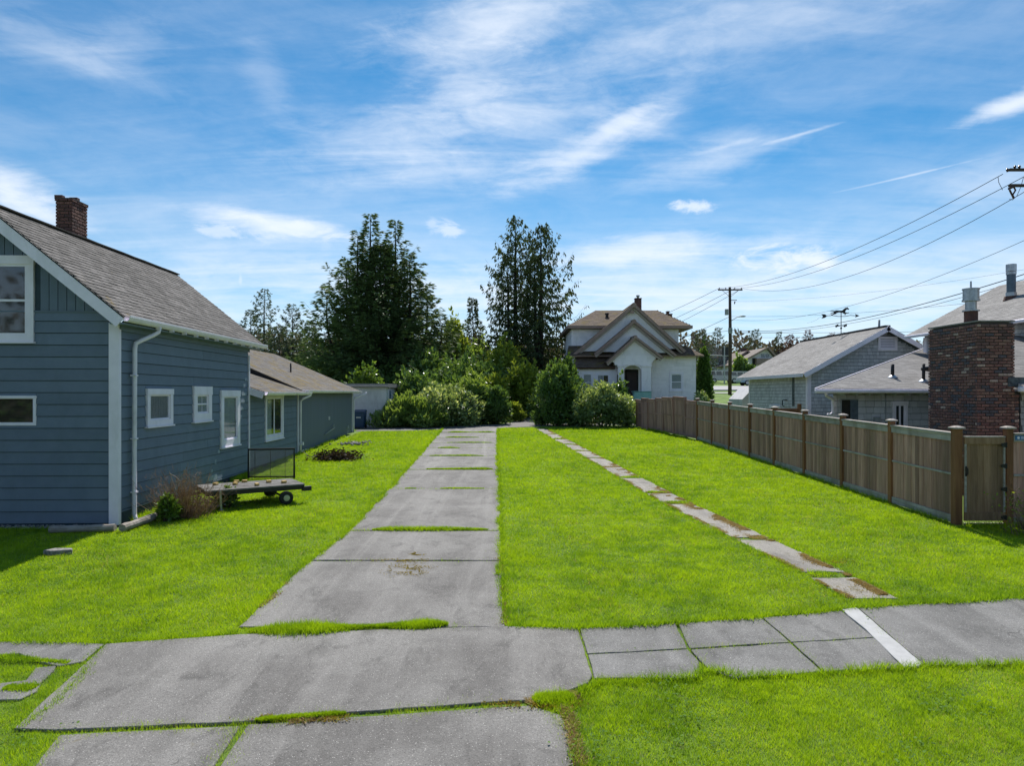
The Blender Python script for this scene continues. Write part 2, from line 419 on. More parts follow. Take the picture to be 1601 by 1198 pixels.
def slab_mat(name, a, b, agg=0.45, moss=0.25):
    """weathered exposed-aggregate concrete: speckle of stones, worn wheel tracks, stains, hair cracks, specks of moss"""
    m, nt = base_mat(name); pos = world_pos(nt)
    big = nt.noise(pos, 0.8, 8, 0.68, 0.3)
    col = nt.mix(nt.ramp(big, 0.36, 0.64), a, b)
    track = nt.noise(nt.mapping(pos, (1.5, 0.10, 1), (0, 0, 0), (3, 0, 0)), 1.0, 7, 0.62, 0.5)
    col = nt.mix(nt.ramp(track, 0.46, 0.66, 0, 0.55), col, tuple(x * 1.30 for x in b))
    blot = nt.noise(nt.mapping(pos, (1.0, 0.6, 1)), 2.6, 9, 0.74, 0.5)
    col = nt.mix(nt.ramp(blot, 0.50, 0.68, 0, 0.55), col, tuple(x * 0.50 for x in a))
    g = nt.math('ADD', nt.math('MULTIPLY', nt.noise(pos, 60, 5, 0.85), 0.6), nt.math('MULTIPLY', nt.noise(pos, 150, 3, 0.8), 0.4))
    k = nt.ramp(g, 0.34, 0.66, 1 - agg * 1.15, 1 + agg * 1.15, False)
    col = nt.mix(1.0, col, nt.add('ShaderNodeCombineColor', i_0=k, i_1=k, i_2=k).outputs[0], 'MULTIPLY')
    vo = nt.add('ShaderNodeTexVoronoi', i_Vector=pos, i_Scale=70.0)
    vs = nt.add('ShaderNodeSeparateColor', i_0=vo.outputs['Color']).outputs[0]
    pale = nt.math('MULTIPLY', nt.ramp(vs, 0.86, 0.94), nt.ramp(vo.outputs['Distance'], 0.42, 0.22))
    col = nt.mix(nt.math('MULTIPLY', pale, 0.75), col, tuple(min(1, x * 2.5) for x in b))
    dark = nt.math('MULTIPLY', nt.ramp(vs, 0.16, 0.08), nt.ramp(vo.outputs['Distance'], 0.48, 0.25))
    col = nt.mix(nt.math('MULTIPLY', dark, 0.7), col, tuple(x * 0.35 for x in a))
    # hair cracks
    wob = nt.add('ShaderNodeVectorMath', operation='ADD', i_0=pos, i_1=nt.add('ShaderNodeVectorMath', operation='SCALE', i_0=nt.add('ShaderNodeTexNoise', i_Vector=pos, i_Scale=1.8, i_Detail=5.0).outputs['Color'], i_Scale=0.9).outputs[0]).outputs[0]
    vc = nt.add('ShaderNodeTexVoronoi', feature='DISTANCE_TO_EDGE', i_Vector=wob, i_Scale=0.33).outputs['Distance']
    crack = nt.math('MULTIPLY', nt.ramp(vc, 0.0026, 0.0008), nt.ramp(nt.noise(pos, 0.7, 3), 0.56, 0.68))
    col = nt.mix(nt.math('MULTIPLY', crack, 0.55), col, tuple(x * 0.25 for x in a))
    if moss:
        mz = nt.math('MULTIPLY', nt.ramp(nt.noise(pos, 2.6, 8, 0.72, 0.3), 0.70 - moss * 0.25, 0.78 - moss * 0.2), 0.8)
        col = nt.mix(mz, col, nt.mix(nt.noise(pos, 20), (0.10, 0.075, 0.05), (0.17, 0.15, 0.05)))
    p = nt.add('ShaderNodeBsdfPrincipled', i_Base_Color=col, i_Roughness=0.85)
    p.inputs['Specular IOR Level'].default_value = 0.3
    h = nt.math('ADD', nt.math('MULTIPLY', vo.outputs['Distance'], -0.5), nt.math('SUBTRACT', g, nt.math('MULTIPLY', crack, 1.5)))
    bm = nt.add('ShaderNodeBump', i_Strength=0.6, i_Distance=0.010, i_Height=h)
    nt.l.new(bm.outputs[0], p.inputs['Normal'])
    nt.add('ShaderNodeOutputMaterial', i_0=p.outputs[0])
    return m

def glass_mat(name, col=(0.02, 0.025, 0.028), alpha=0.55, rough=0.04):
    m, nt = base_mat(name)
    g = nt.add('ShaderNodeBsdfGlossy', i_0=(0.9, 0.95, 1, 1), i_Roughness=rough)
    t = nt.add('ShaderNodeBsdfTransparent', i_0=(0.88, 0.90, 0.90, 1))
    fr = nt.add('ShaderNodeFresnel', i_IOR=1.5)
    f = nt.math('MULTIPLY', nt.math('ADD', fr.outputs[0], 0.05, clamp=True), nt.math('SUBTRACT', 1.0, nt.add('ShaderNodeNewGeometry').outputs['Backfacing']))
    mx = nt.add('ShaderNodeMixShader', i_0=f, i_1=t.outputs[0], i_2=g.outputs[0])
    nt.add('ShaderNodeOutputMaterial', i_0=mx.outputs[0])
    return m

def ground_mat():
    m, nt = base_mat('soil_and_turf'); pos = world_pos(nt)
    n = nt.noise(pos, 0.8, 6, 0.6)
    col = nt.mix(nt.ramp(n, 0.35, 0.65), (0.075, 0.15, 0.012), (0.14, 0.23, 0.016))
    col = nt.mix(nt.ramp(nt.noise(pos, 7, 5, 0.7), 0.5, 0.7), col, (0.09, 0.12, 0.02))
    sy = nt.add('ShaderNodeSeparateXYZ', i_0=pos).outputs[1]
    col = nt.mix(nt.ramp(sy, 110, 150), col, (0.04, 0.05, 0.02))
    p = nt.add('ShaderNodeBsdfPrincipled', i_Base_Color=col, i_Roughness=0.95)
    bm = nt.add('ShaderNodeBump', i_Strength=0.8, i_Distance=0.03, i_Height=nt.noise(pos, 40, 5, 0.7))
    nt.l.new(bm.outputs[0], p.inputs['Normal'])
    nt.add('ShaderNodeOutputMaterial', i_0=p.outputs[0])
    return m

def grass_mat():
    m, nt = base_mat('lawn_grass'); pos = world_pos(nt); t = tint_fac(nt)
    n1 = nt.noise(pos, 0.42, 4, 0.55); n2 = nt.noise(pos, 2.6, 7, 0.72)
    col = nt.mix(nt.ramp(n2, 0.34, 0.66), (0.165, 0.300, 0.014), (0.370, 0.520, 0.018))
    col = nt.mix(nt.ramp(n1, 0.38, 0.66, 0, 0.45), col, (0.440, 0.580, 0.016))
    col = nt.mix(nt.math('MULTIPLY', t, 0.45), nt.mix(1.0, col, (0.62, 0.72, 0.6), 'MULTIPLY'), nt.mix(1.0, col, (1.7, 1.45, 1.2), 'MULTIPLY'))
    col = nt.mix(nt.ramp(t, 0.965, 0.97), col, (0.42, 0.36, 0.16))           # dry blades
    p = nt.add('ShaderNodeBsdfPrincipled', i_Base_Color=col, i_Roughness=0.42)
    p.inputs['Specular IOR Level'].default_value = 0.35
    tr = nt.add('ShaderNodeBsdfTranslucent', i_0=nt.mix(1.0, col, (1.5, 1.45, 0.7), 'MULTIPLY'))
    mx = nt.add('ShaderNodeMixShader', i_0=0.45, i_1=p.outputs[0], i_2=tr.outputs[0])
    nt.add('ShaderNodeOutputMaterial', i_0=mx.outputs[0])
    return m

def wood_mat(name, a, b, c, vary=0.25, grain=(18, 18, 1.2)):
    m, nt = base_mat(name); pos = world_pos(nt); r = rnd_fac(nt)
    off = nt.add('ShaderNodeCombineXYZ', i_0=nt.math('MULTIPLY', r, 37.0), i_1=nt.math('MULTIPLY', r, 11.0), i_2=nt.math('MULTIPLY', r, 5.0)).outputs[0]
    v = nt.add('ShaderNodeVectorMath', operation='ADD', i_0=nt.mapping(pos, grain), i_1=off).outputs[0]
    g = nt.noise(v, 1.0, 6, 0.65, 0.4)
    col = nt.mix(nt.ramp(g, 0.3, 0.7), a, b)
    col = nt.mix(nt.ramp(nt.noise(nt.mapping(pos, (2.2, 2.2, .5)), 1.0, 5, 0.6), 0.42, 0.7, 0, 0.75), col, c)
    k = nt.ramp(r, 0, 1, 1 - vary, 1 + vary, False)
    col = nt.mix(1.0, col, nt.add('ShaderNodeCombineColor', i_0=k, i_1=k, i_2=k).outputs[0], 'MULTIPLY')
    p = nt.add('ShaderNodeBsdfPrincipled', i_Base_Color=col, i_Roughness=0.85)
    p.inputs['Specular IOR Level'].default_value = 0.2
    bm = nt.add('ShaderNodeBump', i_Strength=0.5, i_Distance=0.004, i_Height=g)
    nt.l.new(bm.outputs[0], p.inputs['Normal'])
    nt.add('ShaderNodeOutputMaterial', i_0=p.outputs[0])
    return m

M = {}
M['blue'] = surf('blue_grey_siding', (0.146, 0.190, 0.248), (0.128, 0.170, 0.224), 0.6, 3, 0.09, 0.25, 120, (1, 1, 1), dirt=((0.09, 0.12, 0.14), .3))
M['blue_dark'] = surf('blue_grey_foundation_gap_shade', (0.048, 0.075, 0.095), (0.035, 0.055, 0.07), 0.8, 4, bump=0.3, bscale=60)  # foundation and wall core; dark tone also paints shadow lines in the siding gaps
M['white'] = surf('white_trim_paint', (0.84, 0.79, 0.88), (0.76, 0.72, 0.80), 0.45, 3, 0.03, 0.06, 60, dirt=((0.42, 0.42, 0.38), .35))
M['gutter'] = surf('white_gutter_enamel', (0.82, 0.77, 0.84), (0.72, 0.68, 0.74), 0.35, 5, dirt=((0.3, 0.3, 0.26), .4))
M['sh1'] = shingle_mat('weathered_asphalt_shingle', (0.078, 0.073, 0.071), (0.165, 0.154, 0.150), (0.05, 0.047, 0.046), 0.05)
M['sh2'] = shingle_mat('mossy_asphalt_shingle', (0.10, 0.092, 0.088), (0.165, 0.152, 0.145), (0.07, 0.064, 0.06), 0.22)
M['sh3'] = shingle_mat('grey_asphalt_shingle', (0.215, 0.205, 0.200), (0.300, 0.288, 0.280), (0.16, 0.154, 0.15), 0.0)
M['sh4'] = shingle_mat('brown_shake_roof', (0.098, 0.067, 0.049), (0.173, 0.123, 0.088), (0.075, 0.053, 0.044), 0.20)
M['ridge'] = surf('dark_ridge_cap', (0.06, 0.05, 0.045), (0.09, 0.08, 0.07), 0.9, 20, 0.2)
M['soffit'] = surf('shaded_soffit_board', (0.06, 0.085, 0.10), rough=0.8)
M['brickL'] = brick_mat('old_red_brick', [(0, (0.140, 0.055, 0.046)), (.3, (0.19, 0.075, 0.058)), (.55, (0.105, 0.045, 0.040)), (.8, (0.22, 0.095, 0.072))])
M['brickR'] = brick_mat('used_brick', [(0, (0.245, 0.111, 0.094)), (.28, (0.301, 0.143, 0.115)), (.5, (0.189, 0.101, 0.092)), (.66, (0.119, 0.104, 0.125)), (.80, (0.350, 0.189, 0.150)), (.925, (0.560, 0.403, 0.338)), (.965, (0.140, 0.078, 0.073))])
M['mortar'] = surf('grey_mortar', (0.10, 0.085, 0.078), (0.06, 0.05, 0.048), 0.95, 14, bump=0.5)
M['cement'] = surf('cement_cap', (0.30, 0.28, 0.26), (0.2, 0.19, 0.18), 0.9, 10, bump=0.4)
M['driveway'] = slab_mat('driveway_concrete', (0.123, 0.116, 0.110), (0.192, 0.184, 0.174), 0.5, 0.16)
M['sidewalk'] = slab_mat('sidewalk_concrete', (0.125, 0.122, 0.118), (0.185, 0.181, 0.175), 0.5, 0.08)
M['path'] = slab_mat('path_concrete', (0.17, 0.157, 0.142), (0.25, 0.232, 0.205), 0.45, 0.6)
M['strip'] = surf('pale_cement_strip', (0.42, 0.42, 0.42), (0.35, 0.35, 0.35), 0.85, 8, bump=0.3)
M['gravel_path'] = surf('grey_alley', (0.19, 0.18, 0.175), (0.14, 0.13, 0.125), 0.95, 3, bump=0.4, bscale=30)
M['asphalt'] = surf('pale_road_asphalt', (0.34, 0.33, 0.34), (0.29, 0.285, 0.29), 0.85, 1, bump=0.2)
M['soil'] = ground_mat()
M['grass'] = grass_mat()
M['moss'] = leaf('yellow_moss', (0.20, 0.15, 0.03), (0.42, 0.33, 0.05), 0.2, 0.9, 0.1, 8)
M['drygrass'] = leaf('dry_edge_grass', (0.20, 0.13, 0.06), (0.50, 0.40, 0.20), 0.25, 0.8, 0.1, 8)
M['stone'] = surf('pale_gravel', (0.30, 0.29, 0.27), (0.14, 0.135, 0.13), 0.9, 20, 0.4, 0.4)
M['log'] = wood_mat('weathered_log', (0.22, 0.19, 0.16), (0.36, 0.33, 0.30), (0.15, 0.13, 0.10), 0.1, (3, 14, 14))
M['fence'] = wood_mat('weathered_fence_board', (0.329, 0.174, 0.131), (0.509, 0.296, 0.234), (0.281, 0.179, 0.126), 0.34)
M['fence_old'] = wood_mat('old_grey_fence_board', (0.315, 0.171, 0.143), (0.452, 0.266, 0.230), (0.252, 0.142, 0.120), 0.28)
M['fence_rail'] = wood_mat('grey_fence_rail', (0.30, 0.262, 0.235), (0.46, 0.42, 0.39), (0.21, 0.18, 0.145), 0.14, (18, 1.2, 18))
M['cedar'] = wood_mat('red_cedar_post', (0.215, 0.095, 0.045), (0.310, 0.150, 0.075), (0.16, 0.075, 0.04), 0.12)
M['gate'] = wood_mat('brown_gate_board', (0.215, 0.125, 0.070), (0.330, 0.205, 0.125), (0.18, 0.115, 0.07), 0.26)
M['deck'] = wood_mat('grey_deck_plank', (0.12, 0.115, 0.11), (0.20, 0.195, 0.19), (0.09, 0.085, 0.08), 0.12, (8, 8, 8))
M['yellow'] = surf('yellow_wood_block', (0.62, 0.42, 0.12), (0.5, 0.34, 0.12), 0.7, 20)
M['black'] = surf('black_metal', (0.012, 0.012, 0.014), (0.02, 0.02, 0.02), 0.45, 9)
M['mesh_wire'] = surf('dark_wire', (0.16, 0.16, 0.17), rough=0.5, metal=0.4)
M['steel'] = surf('galvanised_steel', (0.42, 0.44, 0.46), (0.30, 0.31, 0.33), 0.35, 12, metal=0.8)
M['rust'] = surf('rusty_sheet', (0.12, 0.055, 0.04), (0.07, 0.04, 0.035), 0.8, 14)
M['flue_blue'] = surf('blue_grey_flue', (0.10, 0.14, 0.18), (0.07, 0.10, 0.13), 0.4, 9, metal=0.3)
M['rubber'] = surf('tyre_rubber', (0.02, 0.02, 0.02), rough=0.8)
M['glass'] = glass_mat('window_glass')
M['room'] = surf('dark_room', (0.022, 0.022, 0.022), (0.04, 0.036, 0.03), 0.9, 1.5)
M['curtain'] = surf('curtain_cloth', (0.42, 0.40, 0.42), (0.30, 0.28, 0.30), 0.9, 9, stretch=(9, 9, .5))
M['lace'] = surf('lace_curtain', (0.55, 0.57, 0.58), (0.38, 0.40, 0.42), 0.9, 30)
M['cream'] = surf('cream_shingle_wall', (0.88, 0.82, 0.86), (0.81, 0.76, 0.80), 0.75, 3, 0.05, 0.2, 40, dirt=((0.36, 0.35, 0.31), .45))
M['stucco'] = surf('white_stucco', (0.66, 0.65, 0.64), (0.56, 0.55, 0.54), 0.9, 2.5, bump=0.4, bscale=50, dirt=((0.34, 0.33, 0.30), .4))
M['brown_trim'] = surf('brown_painted_trim', (0.34, 0.23, 0.20), (0.25, 0.17, 0.145), 0.7, 4)
M['shake'] = surf('grey_shake_siding', (0.524, 0.530, 0.547), (0.466, 0.469, 0.490), 0.8, 5, 0.13, 0.3, 50, dirt=((0.136, 0.173, 0.163), .35))
M['pole'] = wood_mat('brown_utility_pole', (0.060, 0.043, 0.034), (0.105, 0.08, 0.064), (0.05, 0.04, 0.035), 0.1)
M['wire'] = surf('power_line', (0.03, 0.03, 0.034), rough=0.6)
M['ceramic'] = surf('brown_insulator', (0.06, 0.03, 0.025), rough=0.2)
M['grey_box'] = surf('grey_painted_metal', (0.30, 0.33, 0.34), (0.25, 0.27, 0.28), 0.45, 9)
M['bluebin'] = surf('blue_bin_plastic', (0.018, 0.055, 0.125), (0.015, 0.045, 0.10), 0.45, 4)
M['teal'] = surf('pale_teal_paint', (0.30, 0.52, 0.50), (0.24, 0.44, 0.43), 0.6, 4)
M['carsilver'] = surf('silver_car_paint', (0.42, 0.41, 0.40), (0.38, 0.37, 0.36), 0.25, 3, metal=0.5)
M['carblue'] = surf('pale_blue_car_paint', (0.26, 0.36, 0.46), (0.23, 0.32, 0.42), 0.25, 3, metal=0.4)
M['carglass'] = surf('car_glass', (0.02, 0.03, 0.035), rough=0.08, spec=0.8)
M['redlamp'] = surf('red_tail_lamp', (0.35, 0.02, 0.015), rough=0.2)
M['bark'] = surf('tree_bark', (0.050, 0.036, 0.028), (0.03, 0.022, 0.018), 0.95, 8, bump=0.5, bscale=20, stretch=(1, 1, .3))
M['twig'] = surf('bare_twig', (0.17, 0.125, 0.095), (0.10, 0.07, 0.055), 0.9, 6)
M['graytwig'] = surf('pale_bare_branch', (0.26, 0.23, 0.22), (0.18, 0.16, 0.15), 0.9, 6)
M['fir'] = leaf('cedar_foliage', (0.037, 0.078, 0.036), (0.144, 0.210, 0.066), 0.20, 0.65, 0.25, 0.35)
M['redcedar'] = leaf('red_cedar_foliage', (0.030, 0.053, 0.025), (0.090, 0.120, 0.039), 0.22, 0.65, 0.25, 0.5)
M['farfir'] = leaf('far_fir_foliage', (0.045, 0.070, 0.050), (0.100, 0.135, 0.075), 0.25, 0.7, 0.2, 0.3)
M['arbor'] = leaf('arborvitae_foliage', (0.035, 0.080, 0.020), (0.11, 0.19, 0.034), 0.32, 0.6, 0.3, 1.2)
M['bush_d'] = leaf('dark_shrub_leaves', (0.048, 0.105, 0.034), (0.168, 0.275, 0.066), 0.34, 0.38, 0.5, 0.9)
M['bush_m'] = leaf('mid_green_shrub_leaves', (0.078, 0.147, 0.041), (0.282, 0.397, 0.096), 0.38, 0.40, 0.5, 0.9)
M['bush_y'] = leaf('yellow_green_leaves', (0.104, 0.161, 0.026), (0.342, 0.425, 0.065), 0.42, 0.5, 0.3, 0.9)
M['bush_p'] = leaf('pale_flowering_leaves', (0.102, 0.166, 0.066), (0.336, 0.435, 0.180), 0.36, 0.42, 0.5, 1.1, yellow=(0.744, 0.794, 0.504))
M['laurel'] = leaf('laurel_hedge_leaves', (0.045, 0.105, 0.022), (0.20, 0.32, 0.045), 0.36, 0.35, 0.6, 1.4)
M['redleaf'] = leaf('plum_leaves', (0.06, 0.022, 0.02), (0.13, 0.045, 0.035), 0.3, 0.6, 0.3, 0.6)
M['deadleaf'] = leaf('withered_stalks', (0.020, 0.016, 0.012), (0.075, 0.055, 0.04), 0.15, 0.8, 0.2, 3)
M['weed'] = leaf('weed_leaves', (0.05, 0.11, 0.02), (0.16, 0.28, 0.05), 0.35, 0.8, 0.1, 6)
M['patch_pale'] = surf('pale_patch_colour', (0.30, 0.36, 0.42), (0.24, 0.29, 0.34), 0.7, 14)
M['plywall'] = surf('grey_plywood_siding', (0.140, 0.165, 0.215), (0.122, 0.146, 0.190), 0.65, 4, 0, 0.4, 24, (1, 1, .04), dirt=((0.14, 0.16, 0.17), .35))
M['soot'] = surf('sooty_dark_board', (0.05, 0.055, 0.06), (0.13, 0.15, 0.16), 0.9, 9)
M['raftertip'] = surf('pale_green_rafter', (0.36, 0.40, 0.33), (0.28, 0.32, 0.27), 0.7, 6)
M['brown_pale'] = surf('pale_brown_soffit', (0.50, 0.42, 0.39), (0.42, 0.35, 0.32), 0.7, 4)
M['door_brown'] = surf('dark_brown_door', (0.045, 0.025, 0.02), (0.03, 0.018, 0.015), 0.5, 4)
M['farwood'] = leaf('far_wood_twigs', (0.085, 0.078, 0.066), (0.175, 0.150, 0.125), 0.2, 0.8, 0.1, 0.05)
M['dry'] = leaf('dry_brown_stalks', (0.09, 0.055, 0.035), (0.30, 0.21, 0.15), 0.12, 0.8, 0.15, 3)
M['roof_far'] = surf('brown_far_roof', (0.20, 0.165, 0.14), (0.15, 0.125, 0.11), 0.9, 1)
M['pinkwall'] = surf('pinkish_wall', (0.36, 0.26, 0.24), (0.30, 0.22, 0.20), 0.9, 1)
M['shake_core'] = surf('dark_shake_joint', (0.15, 0.17, 0.18), (0.12, 0.14, 0.15), 0.9, 5)
M['sign'] = surf('blue_enamel_sign', (0.05, 0.16, 0.36), (0.04, 0.13, 0.30), 0.4, 3)
# ------------------------------------------------------------------ ground sheet
def vnoise(x, y, scale, seed):
    x = np.asarray(x) * scale; y = np.asarray(y) * scale
    g = np.random.RandomState(seed).rand(256, 256)
    xi = np.floor(x).astype(int); yi = np.floor(y).astype(int); fx = x - xi; fy = y - yi
    fx = fx * fx * (3 - 2 * fx); fy = fy * fy * (3 - 2 * fy)
    a = g[xi % 256, yi % 256]; b = g[(xi + 1) % 256, yi % 256]; c = g[xi % 256, (yi + 1) % 256]; d = g[(xi + 1) % 256, (yi + 1) % 256]
    return (a * (1 - fx) + b * fx) * (1 - fy) + (c * (1 - fx) + d * fx) * fy

xs = sorted(set([-4000, -1500, -600, -300, -150] + list(range(-100, 101, 4)) + [150, 300, 600, 1500, 4000]))
ys = sorted(set([-1500, -400, -100, -30] + PROF_Y[1:-1] + list(range(-10, 140, 3)) + [400, 1000, 2500, 6000]))
m = MB()
for y in ys:
    for x in xs: m.v.append((x, y, G(y) - 0.012))
for j in range(len(ys) - 1):
    for i in range(len(xs) - 1):
        a = j * len(xs) + i; m.f.append((a, a + 1, a + len(xs) + 1, a + len(xs))); m.t.append(0.5)
m.build('ground', M['soil'], kind='structure')

EXCL = []                            # world polygons the lawn keeps out of
def densify(poly, step=0.25, jit=0.012):
    res = []
    n = len(poly)
    for i in range(n):
        p, q = poly[i], poly[(i + 1) % n]; L = math.hypot(q[0] - p[0], q[1] - p[1]); k = max(1, int(L / step))
        for j in range(k):
            t = j / k
            res.append((p[0] + (q[0] - p[0]) * t + RNG.uniform(-jit, jit) * (0.3 if j == 0 else 1), p[1] + (q[1] - p[1]) * t + RNG.uniform(-jit, jit) * (0.3 if j == 0 else 1)))
    return res
def shrink(poly, e):
    cx = sum(p[0] for p in poly) / len(poly); cy = sum(p[1] for p in poly) / len(poly)
    return [(p[0] + (cx - p[0]) * e / max(0.3, math.hypot(p[0] - cx, p[1] - cy)), p[1] + (cy - p[1]) * e / max(0.3, math.hypot(p[0] - cx, p[1] - cy))) for p in poly]
def ccw(poly):
    a = sum(poly[i][0] * poly[(i + 1) % len(poly)][1] - poly[(i + 1) % len(poly)][0] * poly[i][1] for i in range(len(poly)))
    return poly if a > 0 else poly[::-1]
def slab(world, name, parent, mat, top=0.020, jit=0.012, excl=True, tilt=0.0, gap=0.004):
    world = ccw(list(world))
    poly = densify(shrink(world, gap), 0.22, jit)
    cy = sum(p[1] for p in poly) / len(poly)
    m = MB(); m.prism(poly, lambda x, y: G(y) - 0.08, lambda x, y: G(y) + top + tilt * (y - cy))
    o = m.build(name, mat, parent, bevel=0.006)
    if excl: EXCL.append(np.array(world))
    return o
P = lambda *pts: [gp(*p) for p in pts]

driveway = tag(link('driveway', None, None, Matrix.Translation((-1.7, 8, G(8)))), kind='structure')
def dl(y):  # left / right edge of the driveway at depth y
    L = np.interp(y, [7.9, 10, 13.06, 18, 25, 32, 39.4], [gp(370, 985)[0], gp(452, 905)[0], gp(543, 833)[0], gp(608, 766)[0], gp(655, 714)[0], -3.72, gp(695, 669)[0]])
    Rr = np.interp(y, [7.9, 10, 13.06, 15, 18, 25, 32, 39.4], [gp(790, 978)[0], gp(784, 905)[0], gp(783, 828)[0], gp(782, 800)[0], gp(781, 766)[0], gp(779, 714)[0], -0.66, gp(779, 669)[0]])
    return float(L), float(Rr)
joints = [8.02, 10.95, 13.12, 17.95, 21.75, 25.45, 28.3, 30.6, 33.2, 36.3, 39.6]
for i in range(len(joints) - 1):
    y0, y1 = joints[i] + 0.012, joints[i + 1] - (0.012 if i == 0 else 0.05)
    if i == 1: y0 = joints[i] + 0.008
    pl_ = [(dl(y)[0] if i else dl(y)[0] + 0.0, y) for y in np.linspace(y0, y1, 4)] + [(dl(y)[1], y) for y in np.linspace(y1, y0, 4)]
    slab(pl_, 'driveway_slab', driveway, M['driveway'], 0.004 + RNG.uniform(0, .010), 0.016, tilt=RNG.uniform(-.004, .004))
back = P((690, 672), (779, 670), (846, 666.5), (840, 652.5), (822, 654), (804, 659), (785, 664), (717, 666), (600, 671), (556, 673), (556, 674.5), (640, 674))
slab(back, 'driveway_slab', driveway, M['gravel_path'], 0.010, 0.03)

pavement = tag(link('pavement', None, None, Matrix.Translation((0, 6.5, G(6.5)))), kind='structure')
SW = {
 'apron': P((165, 1009), (372, 994), (600, 986), (790, 981), (903, 984), (926, 1058), (920, 1070), (890, 1082), (830, 1097), (550, 1116), (380, 1131), (88, 1144), (22, 1142)),
 'lowL': P((92, 1150), (376, 1136), (330, 1205), (300, 1300), (-60, 1300), (40, 1220)),
 'lowR': P((388, 1134), (550, 1122), (830, 1104), (878, 1120), (896, 1160), (908, 1210), (925, 1300), (310, 1300), (342, 1203)),
 'sq1a': P((907, 984), (1056, 976), (1075, 1016), (919, 1024)),
 'sq1b': P((919, 1025.5), (1075.5, 1017.5), (1092, 1035), (1094, 1062), (929, 1063)),
 'sq2a': P((1060, 976), (1190, 967), (1235, 1006), (1079, 1015.5)),
 'sq2b': P((1080, 1018), (1235.5, 1007.5), (1285, 1052), (1150, 1063), (1110, 1050), (1094, 1034)),
 'sq3a': P((1193, 967), (1317, 956), (1365, 998), (1238, 1005.5)),
 'sq3b': P((1239, 1007), (1367, 999.5), (1413, 1046), (1288, 1052)),
 'right': P((1342, 952), (1601, 936), (1800, 925), (1980, 1020), (1601, 1040), (1450, 1042), (1442, 1040)),
 'oldL': P((-150, 1012), (50, 1004), (163, 1009), (128, 1037), (92, 1044), (62, 1037), (30, 1024), (-150, 1034)),
 'oldL2': P((40, 1066), (56, 1046), (88, 1043), (84, 1050), (66, 1068), (58, 1083), (30, 1096), (-120, 1098), (-120, 1084)),
 'farL': P((-160, 1012), (-900, 1040), (-900, 1100), (-160, 1036)),
}
for k, poly in SW.items():
    slab(poly, 'paving_slab', pavement, M['driveway'] if k in ('apron', 'lowL', 'lowR') else M['sidewalk'], {'apron': .014, 'lowL': .002, 'lowR': .005}.get(k, .008 + RNG.uniform(0, .006)), 0.010, gap=0.002)
strip = slab(P((1317.5, 955.5), (1340, 952.5), (1394, 1000), (1443, 1041), (1436, 1046), (1414, 1046.5), (1366, 999)), 'cement_strip', pavement, M['strip'], 0.022, 0.012, gap=0)

footpath = tag(link('footpath', None, None, Matrix.Translation((4.5, 9, G(9)))), kind='structure')
def pathL(y): return float(np.interp(y, [9, 10.4, 12.4, 15.6, 39.4], [4.47, 4.35, 4.06, 3.57, 1.27]))
segs = [(9.08, 10.02), (10.32, 12.35), (12.55, 14.2), (14.22, 15.8), (16.15, 17.3), (17.45, 19.9), (20.2, 22.3), (22.5, 24.8), (25.05, 27.2), (27.4, 29.8), (30.0, 32.4), (32.6, 35.1), (35.3, 38.9)]
for a, b in segs:
    slab([(pathL(a), a), (pathL(a) + .68, a + RNG.uniform(-.04, .04)), (pathL(b) + .66, b + RNG.uniform(-.05, .05)), (pathL(b), b)], 'stepping_slab', footpath, M['path'], 0.005, 0.035)

alley = MB(); alley.prism(P((-200, 674.5), (556, 673), (600, 670.5), (717, 665.5), (700, 660), (-200, 660)), lambda x, y: G(y) - .05, lambda x, y: G(y) + 0.004)
alley.build('alley', M['gravel_path'], kind='structure')
alley = MB(); alley.prism(ccw(P((848, 666.5), (995, 664.5), (1010, 660), (846, 662))), lambda x, y: G(y) - .05, lambda x, y: G(y) + 0.004)
alley.build('alley', M['gravel_path'], kind='structure')

# cross street on the rise behind, with its pavement
m = MB()
def zs(dz): return lambda x, y: G(y) + dz
def sheet(x0, x1, y0, y1, dz, n=10):
    yy = np.linspace(y0, y1, n)
    for a, b in zip(yy[:-1], yy[1:]):
        m.face([(x0, a, G(a) + dz), (x1, a, G(a) + dz), (x1, b, G(b) + dz), (x0, b, G(b) + dz)])
sheet(-90, 120, 75.5, 85, 0.03)
m.build('road', M['asphalt'], kind='structure')
m = MB(); sheet(-90, 120, 70.6, 71.8, 0.05, 3); m.build('footway', M['strip'], kind='structure')
m = MB(); m.box(-90, 120, 75.2, 75.45, G(75) - .1, G(75.3) + .12); m.build('kerb', M['strip'], kind='structure')
m = MB()
m.box(-200, 200, -12, -3.0, -0.14, -0.085)
m.build('street', M['asphalt'], kind='structure')

